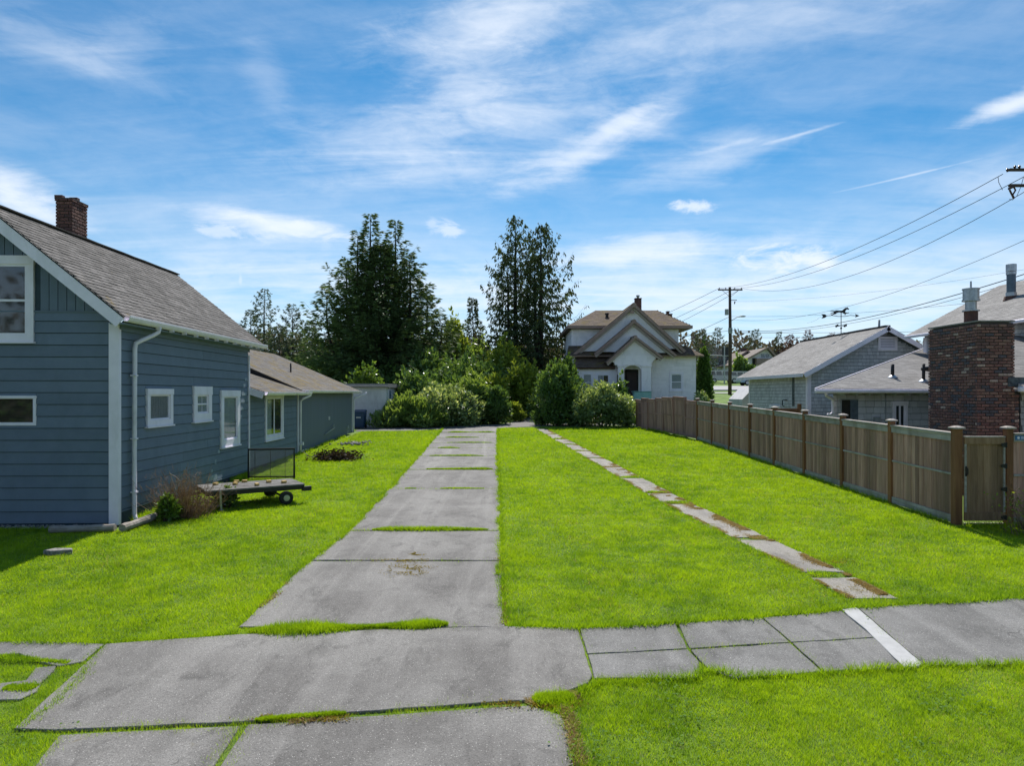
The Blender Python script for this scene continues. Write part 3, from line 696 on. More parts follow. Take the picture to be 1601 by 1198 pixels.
# ------------------------------------------------------------------ lawn
def inside(poly, x, y):
    c = np.zeros(len(x), bool); n = len(poly)
    for i in range(n):
        x0, y0 = poly[i]; x1, y1 = poly[(i + 1) % n]
        if y0 == y1: continue
        k = ((y0 > y) != (y1 > y)) & (x < (x1 - x0) * (y - y0) / (y1 - y0) + x0)
        c ^= k
    return c
EXCL += [np.array([(-30, 13.15), (-7.55, 13.15), (-7.62, 13.9), (-7.75, 16), (-8.0, 21.3), (-8.1, 36.9), (-8.2, 37.4), (-30, 37.4)]),
         np.array([(8.86, 13.55), (30, 13.55), (30, 60), (8.0, 60), (8.6, 32)]),
         np.array([(8.6, 31.8), (8.95, 31.8), (8.0, 42), (7.4, 42)])]
def lawn_points(y0, y1, dens):
    xl, xr = max(-0.80 * y1 - 3.4, -16), min(0.80 * y1 + 1.5, 12.5)
    n = int(dens * (xr - xl) * (y1 - y0))
    x = NR.uniform(xl, xr, n); y = NR.uniform(y0, y1, n)
    keep = (x > -0.80 * y - 3.2) & (x < 0.80 * y + 2.5)
    x = x[keep]; y = y[keep]
    amp = 0.040 + 0.075 * vnoise(x, y, 2.3, 5) ** 2
    jx = x + NR.normal(0, 1, len(x)) * amp; jy = y + NR.normal(0, 1, len(x)) * amp * 1.0
    bad = np.zeros(len(x), bool)
    for e in EXCL:
        lo = e.min(0) - .3; hi = e.max(0) + .3
        c = (x > lo[0]) & (x < hi[0]) & (y > lo[1]) & (y < hi[1])
        if c.any():
            idx = np.where(c)[0]; b = inside(e, jx[idx], jy[idx]); bad[idx[b]] = True
    far = np.where(x < -3.5, 38.2, 39.6) + 0.3 * vnoise(x, x * 0, 1.2, 3)
    far = np.where(x > 8.0, 60, far)
    k = ~bad & (y < far)
    pl0 = np.interp(y, [9, 10.4, 12.4, 15.6, 39.4], [4.47, 4.35, 4.06, 3.57, 1.27]); k &= ~((x > pl0 + .02) & (x < pl0 + .66) & (y > 9.1) & (NR.rand(len(x)) < .72))
    # gaps in the sward: bare, thin spots
    thin = vnoise(x, y, 1.1, 21) * 0.6 + vnoise(x, y, 5.0, 22) * 0.4
    k &= NR.rand(len(x)) < np.clip(1.6 - 1.1 * thin, 0.35, 1)
    return x[k], y[k]
def blades(x, y, wd, ht, lean=0.5, base=0.0, tintlo=0.0, tinthi=1.0):
    n = len(x); a = NR.uniform(0, 2 * np.pi, n); b = NR.uniform(0, 2 * np.pi, n)
    h = ht * NR.uniform(0.55, 1.35, n); w = wd * NR.uniform(0.6, 1.3, n) * 0.5
    z = Gv(y) - 0.01 + base
    l = h * lean * NR.uniform(0.2, 1.5, n)
    V = np.empty((n, 3, 3))
    V[:, 0] = np.stack([x - np.cos(a) * w, y - np.sin(a) * w, z], 1)
    V[:, 1] = np.stack([x + np.cos(a) * w, y + np.sin(a) * w, z], 1)
    V[:, 2] = np.stack([x + np.cos(b) * l, y + np.sin(b) * l, z + h], 1)
    return V, NR.uniform(tintlo, tinthi, n)
VV, TT = [], []
yy = 4.9
while yy < 40:
    st = 0.7 if yy < 12 else 1.5
    ym = yy + st / 2
    dens = 9500 * (8 / max(ym, 6.5)) ** 1.75
    x, y = lawn_points(yy, yy + st, dens)
    tuft = vnoise(x, y, 3.1, 11) * 0.5 + vnoise(x, y, 9, 12) * 0.5
    hh = (0.024 + 0.055 * tuft ** 2.0) * (1 + 0.02 * (ym - 8))
    V, T = blades(x, y, 0.0056 * (ym / 8) ** 0.85, hh, 0.65)
    T = np.clip(T * 0.7 + 0.3 * vnoise(x, y, 6, 13), 0, 1)
    T = np.where(NR.rand(len(T)) < 0.012 + 0.05 * (vnoise(x, y, 1.6, 31) > 0.72), 0.99, np.minimum(T, 0.955))
    VV.append(V); TT.append(T); yy += st
fast_mesh('grass', np.concatenate(VV), 3, M['grass'], np.concatenate(TT), kind='stuff')
# clover and weed leaves between the blades, only close by
x, y = lawn_points(5, 13, 150); k = vnoise(x, y, 1.3, 41) > 0.62; x, y = x[k], y[k]
n = len(x); s_ = NR.uniform(.006, .012, n); z = Gv(y) + NR.uniform(.02, .05, n); a = NR.uniform(0, 6.28, n)
V = np.empty((n, 4, 3))
for q, (du, dv) in enumerate(((-1, -1), (1, -1), (1, 1), (-1, 1))):
    V[:, q] = np.stack([x + (np.cos(a) * du - np.sin(a) * dv) * s_, y + (np.sin(a) * du + np.cos(a) * dv) * s_, z + NR.uniform(-.006, .006, n)], 1)
fast_mesh('clover', V, 4, M['weed'], NR.rand(n), kind='stuff')
# grass in the joints and along broken edges
def joint_grass(p, q, n, spread, h, wob=0.5, seed=1, thr=0.45):
    t = NR.rand(n); L = math.hypot(q[0] - p[0], q[1] - p[1])
    amp = vnoise(t * L, t * 0, 1.3, 60 + seed)
    amp = amp * np.minimum(1, 6 * np.minimum(t, 1 - t)) ** .7 + (1 - np.minimum(1, 6 * np.minimum(t, 1 - t))) * -.2
    k = amp > thr; t = t[k]; amp = (amp[k] - thr) / (1 - thr)
    dx, dy = (q[0] - p[0]) / L, (q[1] - p[1]) / L
    off = NR.normal(0, 1, len(t)) * spread * (0.25 + amp)
    x = p[0] + (q[0] - p[0]) * t - dy * off; y = p[1] + (q[1] - p[1]) * t + dx * off
    return blades(x, y, 0.007 * max(1, (p[1] / 8)) ** .8, h * (0.5 + amp), 0.6, 0.024)
VV, TT = [], []
def add(r): VV.append(r[0]); TT.append(r[1] * 0.9)
for i, jy in enumerate(joints[2:-1]):
    L, Rr = dl(jy)
    add(joint_grass((L + .2, jy), (Rr, jy), int(5200 / (1 + .12 * i)), 0.045, 0.05, seed=i, thr=0.30 if i % 3 else 0.2))
add(joint_grass(gp(372, 990), gp(700, 982), 14000, 0.075, 0.055, seed=20, thr=0.12))
add(joint_grass(gp(480, 987), gp(705, 979), 14000, 0.05, 0.06, seed=21, thr=0.0))
add(joint_grass(gp(620, 984), gp(915, 983), 8000, 0.030, 0.045, seed=22, thr=0.15))
add(joint_grass(gp(-20, 1030), gp(130, 1040), 2600, 0.07, 0.035, seed=27, thr=0.15))
add(joint_grass(gp(385, 1131), gp(552, 1118), 8000, 0.028, 0.035, seed=23, thr=0.05))
add(joint_grass(gp(383, 1133), gp(335, 1202), 2500, 0.012, 0.025, seed=24, thr=0.25))
add(joint_grass(gp(830, 1099), gp(900, 1092), 5000, 0.06, 0.04, seed=25, thr=0.1))
add(joint_grass(gp(0, 1078), gp(60, 1078), 3000, 0.08, 0.03, seed=26, thr=0.1))
for (a, b) in zip(segs[:-1], segs[1:]):
    ym = (a[1] + b[0]) / 2; xl = pathL(ym)
    if b[0] - a[1] > 0.1: add(joint_grass((xl, ym), (xl + .65, ym), int(1100 * (10 / ym)), (b[0] - a[1]) * .30, 0.04, seed=int(ym), thr=0.35))
# the lip of the lawn: longer turf hanging over every paved edge
def lip(pts, side, h=.075, dens=650, spread=.035, thr=0.0):
    for (p, q) in zip(pts[:-1], pts[1:]):
        L = math.hypot(q[0] - p[0], q[1] - p[1]); ym = (p[1] + q[1]) / 2; n = int(L * dens * (8 / max(ym, 6)) ** .9)
        if n < 5: continue
        t = NR.rand(n); dx, dy = (q[0] - p[0]) / L, (q[1] - p[1]) / L
        am = vnoise(p[0] + (q[0] - p[0]) * t, p[1] + (q[1] - p[1]) * t, 2.1, 140) * .6 + vnoise(p[0] + (q[0] - p[0]) * t, p[1] + (q[1] - p[1]) * t, 7, 141) * .4
        off = side * (.015 - (am - .42) * .15) + NR.normal(0, 1, n) * spread
        x = p[0] + (q[0] - p[0]) * t - dy * off; y = p[1] + (q[1] - p[1]) * t + dx * off
        hh = h * (.45 + am) * (1 + .015 * (ym - 8)); r = blades(x, y, 0.008 * max(1, ym / 8) ** .8, hh, 0.8, 0.004)
        VV.append(r[0]); TT.append(np.clip(r[1] * .55, 0, .9))  # tints kept low: shadow of the lip is put into the blade colour
lip(P((-100, 1010), (50, 1003), (165, 1008), (372, 992)), 1)
lip(P((792, 980), (905, 984), (1057, 975), (1190, 966), (1318, 955), (1342, 952), (1601, 936), (1750, 928)), 1, dens=800, h=.085)
lip(P((905, 1092), (930, 1064), (1094, 1064), (1110, 1050), (1150, 1063), (1285, 1053), (1413, 1047), (1445, 1042), (1601, 1041), (1750, 1036)), -1, dens=700)
lip(P((898, 1095), (884, 1122), (898, 1160), (912, 1230)), 1, dens=500, h=.06)
lip(P((22, 1142), (95, 1095), (165, 1012)), 1, dens=500, h=.05)
lip([(dl(y)[0], y) for y in np.linspace(8.1, 39, 24)], 1, dens=420, spread=.03)
lip([(dl(y)[1], y) for y in np.linspace(8.1, 39, 24)], -1, dens=420, spread=.03)
lip([(pathL(y) - .02, y) for y in np.linspace(9.1, 39, 20)], 1, dens=260, spread=.022, h=.05)
lip([(pathL(y) + .72, y) for y in np.linspace(9.1, 39, 20)], -1, dens=240, spread=.025, h=.05)
fast_mesh('grass', np.concatenate(VV), 3, M['grass'], np.concatenate(TT), kind='stuff')
# dry thatch and moss along the path, drive and pavement edges
VV, TT = [], []
def edge_moss(p, q, n, spread, h, side=0.0, seed=1, thr=0.4):
    t = NR.rand(n); L = math.hypot(q[0] - p[0], q[1] - p[1])
    amp = vnoise(t * L, t * 0, 1.7, 80 + seed); k = amp > thr; t = t[k]; amp = (amp[k] - thr) / (1 - thr)
    dx, dy = (q[0] - p[0]) / L, (q[1] - p[1]) / L
    off = (np.abs(NR.normal(0, 1, len(t))) * side if side else NR.normal(0, 1, len(t))) * spread * (0.3 + amp)
    x = p[0] + (q[0] - p[0]) * t - dy * off; y = p[1] + (q[1] - p[1]) * t + dx * off
    kk = vnoise(x, y, 4.0, 150 + seed) > .42; x = x[kk]; y = y[kk]; r = blades(x, y, 0.012, h * NR.uniform(.4, 1.2, len(x)), 1.6, 0.018); VV.append(r[0]); TT.append(r[1])
for (a, b) in zip(segs[:-1], segs[1:]):
    edge_moss((pathL(a[1]) + .02, (a[1] + b[0]) / 2), (pathL(a[1]) + .66, (a[1] + b[0]) / 2), int(2600 * (10 / a[1])), .10, .02, 0, int(a[1]) + 31, 0.0)
for a, b in segs:
    edge_moss((pathL(a) + .64, a), (pathL(b) + .63, b), int(6500 * (10 / (a + 1))), 0.12, 0.02, 1.0, int(a), 0.30)
    edge_moss((pathL(a), a), (pathL(b), b), int(3000 * (10 / (a + 1))), 0.05, 0.02, -1.0, int(a) + 9, 0.2)
edge_moss(gp(793, 978), gp(784, 860), 1800, 0.05, 0.02, 1, 40, 0.2)
edge_moss(gp(372, 984), gp(445, 912), 1300, 0.04, 0.02, -1, 41, 0.2)
edge_moss(gp(825, 1101), gp(905, 1088), 3200, 0.10, 0.02, 0, 42, 0.1)
edge_moss(gp(885, 1105), gp(908, 1200), 2500, 0.03, 0.02, 0, 43, 0.1)
edge_moss(gp(60, 1140), gp(0, 1180), 1200, 0.05, 0.02, 0, 44, 0.2)
edge_moss(gp(430, 1132), gp(552, 1118), 2600, 0.03, 0.02, 0, 45, 0.0)
fast_mesh('dry_thatch', np.concatenate(VV), 3, M['drygrass'], np.concatenate(TT), kind='stuff')
VV, TT = [], []
for (px, py, n, sx, sy) in ((640, 893, 1100, .16, .16), (627, 878, 500, .3, .05), (652, 868, 300, .06, .05), (840, 1104, 900, .2, .04), (1300, 880, 500, .2, .12), (1340, 925, 300, .3, .12), (480, 1126, 900, .25, .03)):
    cx_, cy_ = gp(px, py); x = NR.normal(cx_, sx, n); y = NR.normal(cy_, sy, n)
    k = vnoise(x, y, 9, 90) > 0.45
    r = blades(x[k], y[k], 0.016, 0.012, 1.2, 0.026); VV.append(r[0]); TT.append(r[1])
fast_mesh('moss', np.concatenate(VV), 3, M['moss'], np.concatenate(TT), kind='stuff')
# ------------------------------------------------------------------ walls, siding, windows
class Wall:
    """vertical wall plane: s along it, z up, off outward"""
    def __init__(s, o, a, n): s.o = o; s.a = a; s.n = n
    def P(s, u, z, off=0.0): return (s.o[0] + s.a[0] * u + s.n[0] * off, s.o[1] + s.a[1] * u + s.n[1] * off, z)
    def box(s, m, u0, u1, z0, z1, o0, o1, tint=None):
        m.hexa([s.P(u0, z0, o0), s.P(u1, z0, o0), s.P(u1, z0, o1), s.P(u0, z0, o1), s.P(u0, z1, o0), s.P(u1, z1, o0), s.P(u1, z1, o1), s.P(u0, z1, o1)], tint)
def lap_siding(w, u0, u1, z0, z1, ex, holes, parent, mat, name='siding_board', u1f=None, butt=0.3, thick=0.030):
    z = z0
    while z < z1 - 0.03:
        zt = min(z + ex, z1)
        cuts = [(u0, u1 if u1f is None else min(u1, u1f(zt)), z + .013, zt)]
        for (a, b, c, d) in holes:
            new = []
            for (x0, x1, q0, q1) in cuts:
                if b <= x0 or a >= x1 or d <= q0 or c >= q1: new.append((x0, x1, q0, q1)); continue
                if a > x0: new.append((x0, a, q0, q1))
                if b < x1: new.append((b, x1, q0, q1))
                if c > q0: new.append((max(a, x0), min(b, x1), q0, c))
                if d < q1: new.append((max(a, x0), min(b, x1), d, q1))
            cuts = new
        for (x0, x1, q0, q1) in cuts:
            if x1 - x0 < .02 or q1 - q0 < .02: continue
            parts = [(x0, x1)]
            if x1 - x0 > 2.2 and RNG.random() < butt * 2:
                c = RNG.uniform(x0 + .5, x1 - .5); parts = [(x0, c - .002), (c + .002, x1)]
            for (a, b) in parts:
                m = MB(); m.tint = RNG.random()
                low = thick + RNG.uniform(-.002, .002)
                P_ = w.P
                m.hexa([P_(a, q0, 0.002), P_(b, q0, 0.002), P_(b, q0, low), P_(a, q0, low),
                        P_(a, q1, 0.002), P_(b, q1, 0.002), P_(b, q1, low * .38), P_(a, q1, low * .38)])
                m.build(name, mat, parent)
        z += ex
def window(w, u0, u1, z0, z1, parent, casing=0.10, head=0.12, mat='white', drape=None, grid=None, sill=True, proud=0.055, sash=0.035, mull=None, deep=0.03, casesill=None):
    cs = casing
    m = MB(); W_ = w
    o = None
    m.tint = RNG.random()
    W_.box(m, u0, u0 + cs, z0, z1 - head, 0.0, proud); W_.box(m, u1 - cs, u1, z0, z1 - head, 0.0, proud)
    W_.box(m, u0 - .012, u1 + .012, z1 - head, z1, 0.0, proud + .012); W_.box(m, u0 + cs, u1 - cs, z0, z0 + (casesill or cs), 0.0, proud)
    o = m.build('window', M[mat], parent)
    if sill:
        m = MB(); W_.box(m, u0 - .03, u1 + .03, z0 - .035, z0 - .001, 0.0, proud + .03); m.build('sill', M[mat], o)
    a, b, c, d = u0 + cs, u1 - cs, z0 + (casesill or cs), z1 - head
    s = sash
    m = MB()
    W_.box(m, a, a + s, c, d, .004, deep); W_.box(m, b - s, b, c, d, .004, deep)
    W_.box(m, a + s, b - s, c, c + s, .004, deep); W_.box(m, a + s, b - s, d - s, d, .004, deep)
    if mull:                                   # meeting rail (fraction of height) or mullion
        for k, f in mull:
            if k == 'h': W_.box(m, a + s, b - s, c + (d - c) * f - s / 2, c + (d - c) * f + s / 2, .004, deep + .002)
            else: W_.box(m, a + (b - a) * f - s / 2, a + (b - a) * f + s / 2, c + s, d - s, .004, deep + .003)
    if grid:
        gx, gz = grid
        for i in range(1, gx): W_.box(m, a + (b - a) * i / gx - .008, a + (b - a) * i / gx + .008, c + s, d - s, .012, deep - .006)
        for i in range(1, gz): W_.box(m, a + s, b - s, c + (d - c) * i / gz - .008, c + (d - c) * i / gz + .008, .012, deep - .007)
    m.build('frame', M[mat], o)
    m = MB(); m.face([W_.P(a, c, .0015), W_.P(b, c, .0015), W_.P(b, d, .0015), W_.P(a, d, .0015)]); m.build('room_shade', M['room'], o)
    if drape:
        m = MB(); n = 40; f0, f1 = drape[1], drape[2]
        for i in range(n):
            t0, t1 = f0 + (f1 - f0) * i / n, f0 + (f1 - f0) * (i + 1) / n
            w0 = .008 + .004 * math.sin(i * 1.3) + .002 * math.sin(i * 2.9); w1 = .008 + .004 * math.sin((i + 1) * 1.3) + .002 * math.sin((i + 1) * 2.9)
            A, B = a + (b - a) * t0, a + (b - a) * t1
            m.face([W_.P(A, c, w0), W_.P(B, c, w1), W_.P(B, d, w1), W_.P(A, d, w0)])
        m.build('curtain', M[drape[0]], o, smooth=True)
    m = MB(); W_.box(m, a + .002, b - .002, c + .002, d - .002, deep - .014, deep - .010); m.build('pane', M['glass'], o)
    return o

# ------------------------------------------------------------------ blue-grey house on the left
HA = R(1.88)
HF = frame(-7.85, 13.57, HA)
house = thing('house', (-7.85, 13.57, G(13.57)), 'blue-grey lap-sided house at the left with red brick chimney and low rear wings', 'house', rz=HA)
ax = (math.cos(HA), math.sin(HA)); ay = (-math.sin(HA), math.cos(HA))
side = Wall(HF(0, 0), ay, ax)                      # u runs to the rear, faces the lawn
front = Wall(HF(-4.8, 0), ax, (-ay[0], -ay[1]))    # u runs right, faces the camera; u=4.8 at the corner
RIDX, EAX, EAZ, SL = -2.40, 0.30, 4.45, 0.82
RZ = EAZ + SL * (EAX - RIDX)
# wall core of the house: front gable block
m = MB()
zc = EAZ - SL * 0.30 - 0.10
for (y0, y1) in ((0.0, 7.34),):
    A = [HF(-4.8, y0), HF(0, y0), HF(0, y1), HF(-4.8, y1)]; Rf, Rb = HF(RIDX, y0), HF(RIDX, y1)
    zb = G(13.5) - .1
    for i, j in ((0, 1), (1, 2), (2, 3), (3, 0)):
        m.face([(*A[i], zb), (*A[j], zb), (*A[j], zc), (*A[i], zc)])
    m.face([(*A[0], zc), (*A[1], zc), (*Rf, RZ - .12)]); m.face([(*A[2], zc), (*A[3], zc), (*Rb, RZ - .12)])
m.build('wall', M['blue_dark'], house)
# side siding
def tside(px):
    r = (px - CX) / F; return (-7.85 - 13.57 * r) / (r * ay[1] - ay[0])
def zat(px, py):
    t = tside(px); d = HF(0, t)[1]; return CZ - (py - HY) * d / F
wins = []
def wrect(pxl, pxr, pyt, pyb): return (tside(pxl), tside(pxr), zat(pxl, pyb), zat(pxl, pyt))
w1, w2, w3 = wrect(226.5, 267, 607.8, 667.4), wrect(300, 328, 604, 660), wrect(343, 372.5, 610.3, 700.5)
lap_siding(side, 0.06, 7.30, 0.60, 4.24, 0.229, [w1, w2, w3], house, M['blue'])
window(side, *w1, house, 0.13, 0.13, drape=('curtain', 0, 1), proud=.06)
window(side, *w2, house, 0.20, 0.22, drape=('lace', 0.0, 1.0), grid=(2, 2), mull=[('h', .5)], proud=.06, sash=.04)
window(side, *w3, house, 0.20, 0.18, drape=('lace', 0.15, 0.9), proud=.06)
m = MB(); side.box(m, 0.0, 7.34, 0.565, 0.600, 0.0, 0.040); m.build('water_table', M['blue'], house)
# front siding: horizontal to 4.56, then vertical boards in the gable
fx = lambda X: X + 4.8                             # local x -> u on the front wall
lowwin = (fx(-3.35), fx(-1.56), 2.31, 2.90); upwin = (fx(-3.24), fx(-1.60), 3.97, 5.67)
slope_u = lambda z: fx(min(0.0, EAX - (z - EAZ + 0.10) / SL))
lap_siding(front, 0.02, 4.79, 0.36, 4.565, 0.236, [lowwin, upwin], house, M['blue'], u1f=slope_u, butt=0)
m = MB(); front.box(m, 0.02, slope_u(4.57), 4.555, 4.585, 0, .034); m.build('belt_board', M['blue'], house)
u = fx(-4.4)
while u < slope_u(4.6) - .03:
    u2 = u + 0.172
    def ztop(U):
        X = U - 4.8; return EAZ - 0.09 + SL * (EAX - X) if X > RIDX else EAZ - 0.09 + SL * (EAX - (2 * RIDX - X))
    spans = [(4.59, ztop(u), ztop(u2 - .012))]
    if u2 > upwin[0] and u < upwin[1]: spans = [(5.68, ztop(u), ztop(u2 - .012))]
    if upwin[0] - .17 < u < upwin[0]: spans = [(4.59, ztop(u), ztop(u2 - .012))]
    for zb_, za_, zc_ in spans:
        if min(za_, zc_) > zb_ + .03:
            m = MB(); m.tint = RNG.random(); b_ = u2 - .014; Pp = front.P
            m.hexa([Pp(u, zb_, .002), Pp(b_, zb_, .002), Pp(b_, zb_, .024), Pp(u, zb_, .024), Pp(u, za_, .002), Pp(b_, zc_, .002), Pp(b_, zc_, .024), Pp(u, za_, .024)])
            m.build('gable_board', M['blue'], house)
    u = u2
window(front, *lowwin, house, 0.05, 0.05, proud=.035, sash=.012, sill=False, deep=.028)
window(front, *upwin, house, 0.125, 0.17, proud=.05, sash=.045, mull=[('h', .49)], deep=.04)
# corner boards
m = MB(); front.box(m, 4.665, 4.80 + .062, 0.335, zc + .24, .028, .062); side.box(m, -.028, 0.035, 0.335, zc + .12, .028, .062)
m.build('corner_board', M['white'], house, bevel=.004)
m = MB(); side.box(m, 7.29, 7.36, 0.5, 4.1, .02, .06); m.build('corner_board', M['white'], house)
# roof
def roof_plane(x_e, z_e, x_r, z_r, y0, y1, fr, th=0.06):
    """slab between the eave line and the ridge line, local x, y"""
    P_ = lambda x, y, z: Vector((*fr(x, y), z))
    return P_(x_e, y0, z_e), P_(x_e, y1, z_e), P_(x_r, y1, z_r), P_(x_r, y0, z_r)
def slab_from_quad(q, th, mat, name, parent, tint=0.5):
    n = (q[1] - q[0]).cross(q[3] - q[0]).normalized()
    if n.z < 0: n = -n
    m = MB(); d = n * th
    m.hexa([p - d for p in q] + list(q)); return m.build(name, mat, parent)
y0r, y1r = -0.36, 7.90
qR = roof_plane(EAX, EAZ, RIDX, RZ, y0r, y1r, HF)
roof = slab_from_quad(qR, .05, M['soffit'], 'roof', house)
slab_from_quad(roof_plane(2 * RIDX - EAX, EAZ, RIDX, RZ, y0r, y1r, HF), .05, M['sh1'], 'roof', house)
sh = tile(qR[0] + Vector((0.03 * ax[0], 0, -.012)), qR[1] + Vector((0.03 * ax[0], 0, -.012)), qR[2], qR[3], 0.30, 0.138, 0.016, gap=.014)
emit(sh, _wedge, 'shingle', roof, M['sh1'], 300)
m = MB(); kpts = [Vector((*HF(RIDX + .02, y), RZ + .012 + .004 * math.sin(y * 7))) for y in np.linspace(y0r, y1r, 16)]
for a, b in zip(kpts[:-1], kpts[1:]): m.beam(a, b, .16, .028, tint=RNG.random())
m.build('ridge_cap', M['ridge'], roof)
# rake board (white) with dark drip edge
def rake(xe, ze, xr, zr, y, fr, w, t, mat, name, parent, drop=0.0):
    A = Vector((*fr(xe, y), ze)); B = Vector((*fr(xr, y), zr)); d = (B - A).normalized()
    yv = Vector((*fr(0, 1), 0)) - Vector((*fr(0, 0), 0)); n = d.cross(yv).normalized()
    if n.z < 0: n = -n
    A = A - n * drop; B = B - n * drop
    m = MB(); m.hexa([A - n * w, B - n * w, B - n * w + yv * t, A - n * w + yv * t, A, B, B + yv * t, A + yv * t])
    return m.build(name, mat, parent)
rake(EAX + .02, EAZ - .03, RIDX, RZ - .015, y0r - .005, HF, .215, .03, M['white'], 'rake_board', roof, .018)
rake(2 * RIDX - EAX, EAZ - .03, RIDX, RZ - .015, y0r - .005, HF, .215, .03, M['white'], 'rake_board', roof, .018)
rake(EAX + .02, EAZ - .03, RIDX, RZ - .015, y1r - .03, HF, .18, .03, M['white'], 'rake_board', roof, .018)
rake(EAX + .03, EAZ - .02, RIDX, RZ - .005, y0r - .022, HF, .022, .03, M['black'], 'drip_edge', roof, -.006)
# rafter tails, gutter, downspout
m = MB(); m.box(.035, EAX, -.34, 7.88, EAZ - .155, EAZ - .125, HF); m.box(.032, .060, 0.0, 7.34, 4.20, EAZ - .157, HF); m.build('soffit', M['blue'], roof)
def gutter(fr, x, z, y0, y1, parent, h=.11, w=.12, mat='gutter', dr=0.0):
    m = MB()
    prof = [(0, 0), (0, -h), (w * .55, -h), (w * .8, -h * .75), (w, -h * .3), (w, 0), (w - .012, 0), (w - .014, -h * .28), (w * .74, -h * .68), (w * .52, -h + .012), (.01, -h + .012), (.01, 0)]
    n = len(prof); b = len(m.v)
    for y, dz in ((y0, 0), (y1, dr)):
        for (px, pz) in prof: m.v.append((*fr(x + px, y), z + pz + dz))
    for i in range(n):
        j = (i + 1) % n; m.f.append((b + i, b + j, b + n + j, b + n + i)); m.t.append(.5)
    m.f.append(tuple(range(b, b + n))); m.f.append(tuple(range(b + 2 * n - 1, b + n - 1, -1))); m.t += [.5, .5]
    return m.build('gutter', M[mat], parent)
gutter(HF, EAX + .005, EAZ + .012, y0r + .02, y1r - .02, house, .12, .13)
for y in np.arange(0.9, 7.6, .62):
    m = MB(); m.box(EAX + .02, EAX + .12, y, y + .02, EAZ - .155, EAZ - .105, HF); m.build('gutter_hanger', M['gutter'], house)
def pipe(pts, r, name, mat, parent, n=10): 
    m = MB(); m.tube(pts, r, n); return m.build(name, mat, parent, smooth=True)
Lp = lambda x, y, z: Vector((*HF(x, y), z))
pipe([Lp(EAX + .06, .98, EAZ - .10), Lp(EAX + .05, .96, EAZ - .20), Lp(EAX - .02, .88, EAZ - .27), Lp(.18, .60, EAZ - .40), Lp(.11, .50, EAZ - .47), Lp(.10, .48, EAZ - .58), Lp(.10, .46, 1.8), Lp(.10, .46, .48), Lp(.12, .44, .40), Lp(.20, .36, .34)], .045, 'downspout', M['gutter'], house)
for z in (3.3, 2.0, .9):
    m = MB(); m.box(.04, .155, .41, .51, z, z + .03, HF); m.build('pipe_strap', M['gutter'], house)
# paler blue-grey patches on the boards near the rear corner
for (t0, t1, z0_, w_) in ((7.0, 7.24, 3.33, .09), (6.85, 7.1, 3.13, .1), (6.75, 7.15, 2.88, .08), (6.65, 7.0, 2.66, .08), (6.62, 6.9, 2.44, .08), (6.62, 6.78, 2.2, .1), (4.95, 5.1, 1.30, .1), (4.75, 4.86, 1.04, .12), (4.5, 4.62, .84, .08), (4.3, 4.9, .62, .14)):
    m = MB(); Pp = side.P
    m.hexa([Pp(t0, z0_, .02), Pp(t1, z0_, .02), Pp(t1, z0_, .0285), Pp(t0, z0_, .0285), Pp(t0 + .03, z0_ + w_, .02), Pp(t1, z0_ + w_, .02), Pp(t1, z0_ + w_, .0275), Pp(t0 + .03, z0_ + w_, .0275)])
    m.build('pale_patch', M['patch_pale'], house)
# chimney behind the ridge
ch = MB(); cx0, cx1, cy0, cy1, cz0, cz1 = -2.94, -2.56, 2.80, 3.42, 5.9, 7.62
ch.box(cx0 + .015, cx1 - .015, cy0 + .015, cy1 - .015, cz0, cz1 - .05, HF); chim = ch.build('chimney', M['mortar'], house)
def brick_faces(fr, x0, x1, y0, y1, z0, z1, bw=.205, bh=.073, faces='fsbl', flare=0):
    out = []; rows = int((z1 - z0) / bh)
    F3 = lambda x, y, z: Vector((*fr(x, y), z))
    for r_ in range(rows):
        z = z0 + r_ * bh; fl = .0
        if flare and r_ >= rows - flare: fl = .022 * (r_ - (rows - flare) + 1)
        if flare and r_ == rows - 1: fl *= .6
        X0, X1, Y0, Y1 = x0 - fl, x1 + fl, y0 - fl, y1 + fl
        for f_ in faces:
            A, B = {'f': ((X0, Y0), (X1, Y0)), 's': ((X1, Y0), (X1, Y1)), 'b': ((X1, Y1), (X0, Y1)), 'l': ((X0, Y1), (X0, Y0))}[f_]
            L = math.hypot(B[0] - A[0], B[1] - A[1]); dx, dy = (B[0] - A[0]) / L, (B[1] - A[1]) / L
            s = -(bw * .5) * ((r_ + (f_ in 'sl')) % 2)
            while s < L - .01:
                a, b = max(0, s), min(L, s + bw - .010)
                if b - a > .03:
                    dep = .05 + fl; pro = RNG.uniform(-.002, .004)
                    o_ = F3(A[0] + dx * a, A[1] + dy * a, z); u_ = F3(A[0] + dx * b, A[1] + dy * b, z) - o_
                    nrm = Vector((u_.y, -u_.x, 0)).normalized()
                    out.append((o_ - nrm * dep, u_, Vector((0, 0, bh - .010)), nrm * (dep + .004 + pro)))
                s += bw
    return out
emit(brick_faces(HF, cx0, cx1, cy0, cy1, cz0, cz1, .205, .078, 'fsbl', 1), _brick, 'brick', chim, M['brickL'], 300)
m = MB(); m.box(cx0 - .02, cx1 + .02, cy0 - .02, cy1 + .02, cz1 - .03, cz1 - .005, HF); m.build('chimney_crown', M['mortar'], chim)
for (x, y) in ((cx0, cy0 + .0), (cx1 - .15, cy0 + .2), (cx0 + .1, cy1 - .2)):
    m = MB(); m.box(x - .02, x + .16, y - .02, y + .1, cz1, cz1 + .06, HF); m.build('loose_brick', M['brickL'], chim)

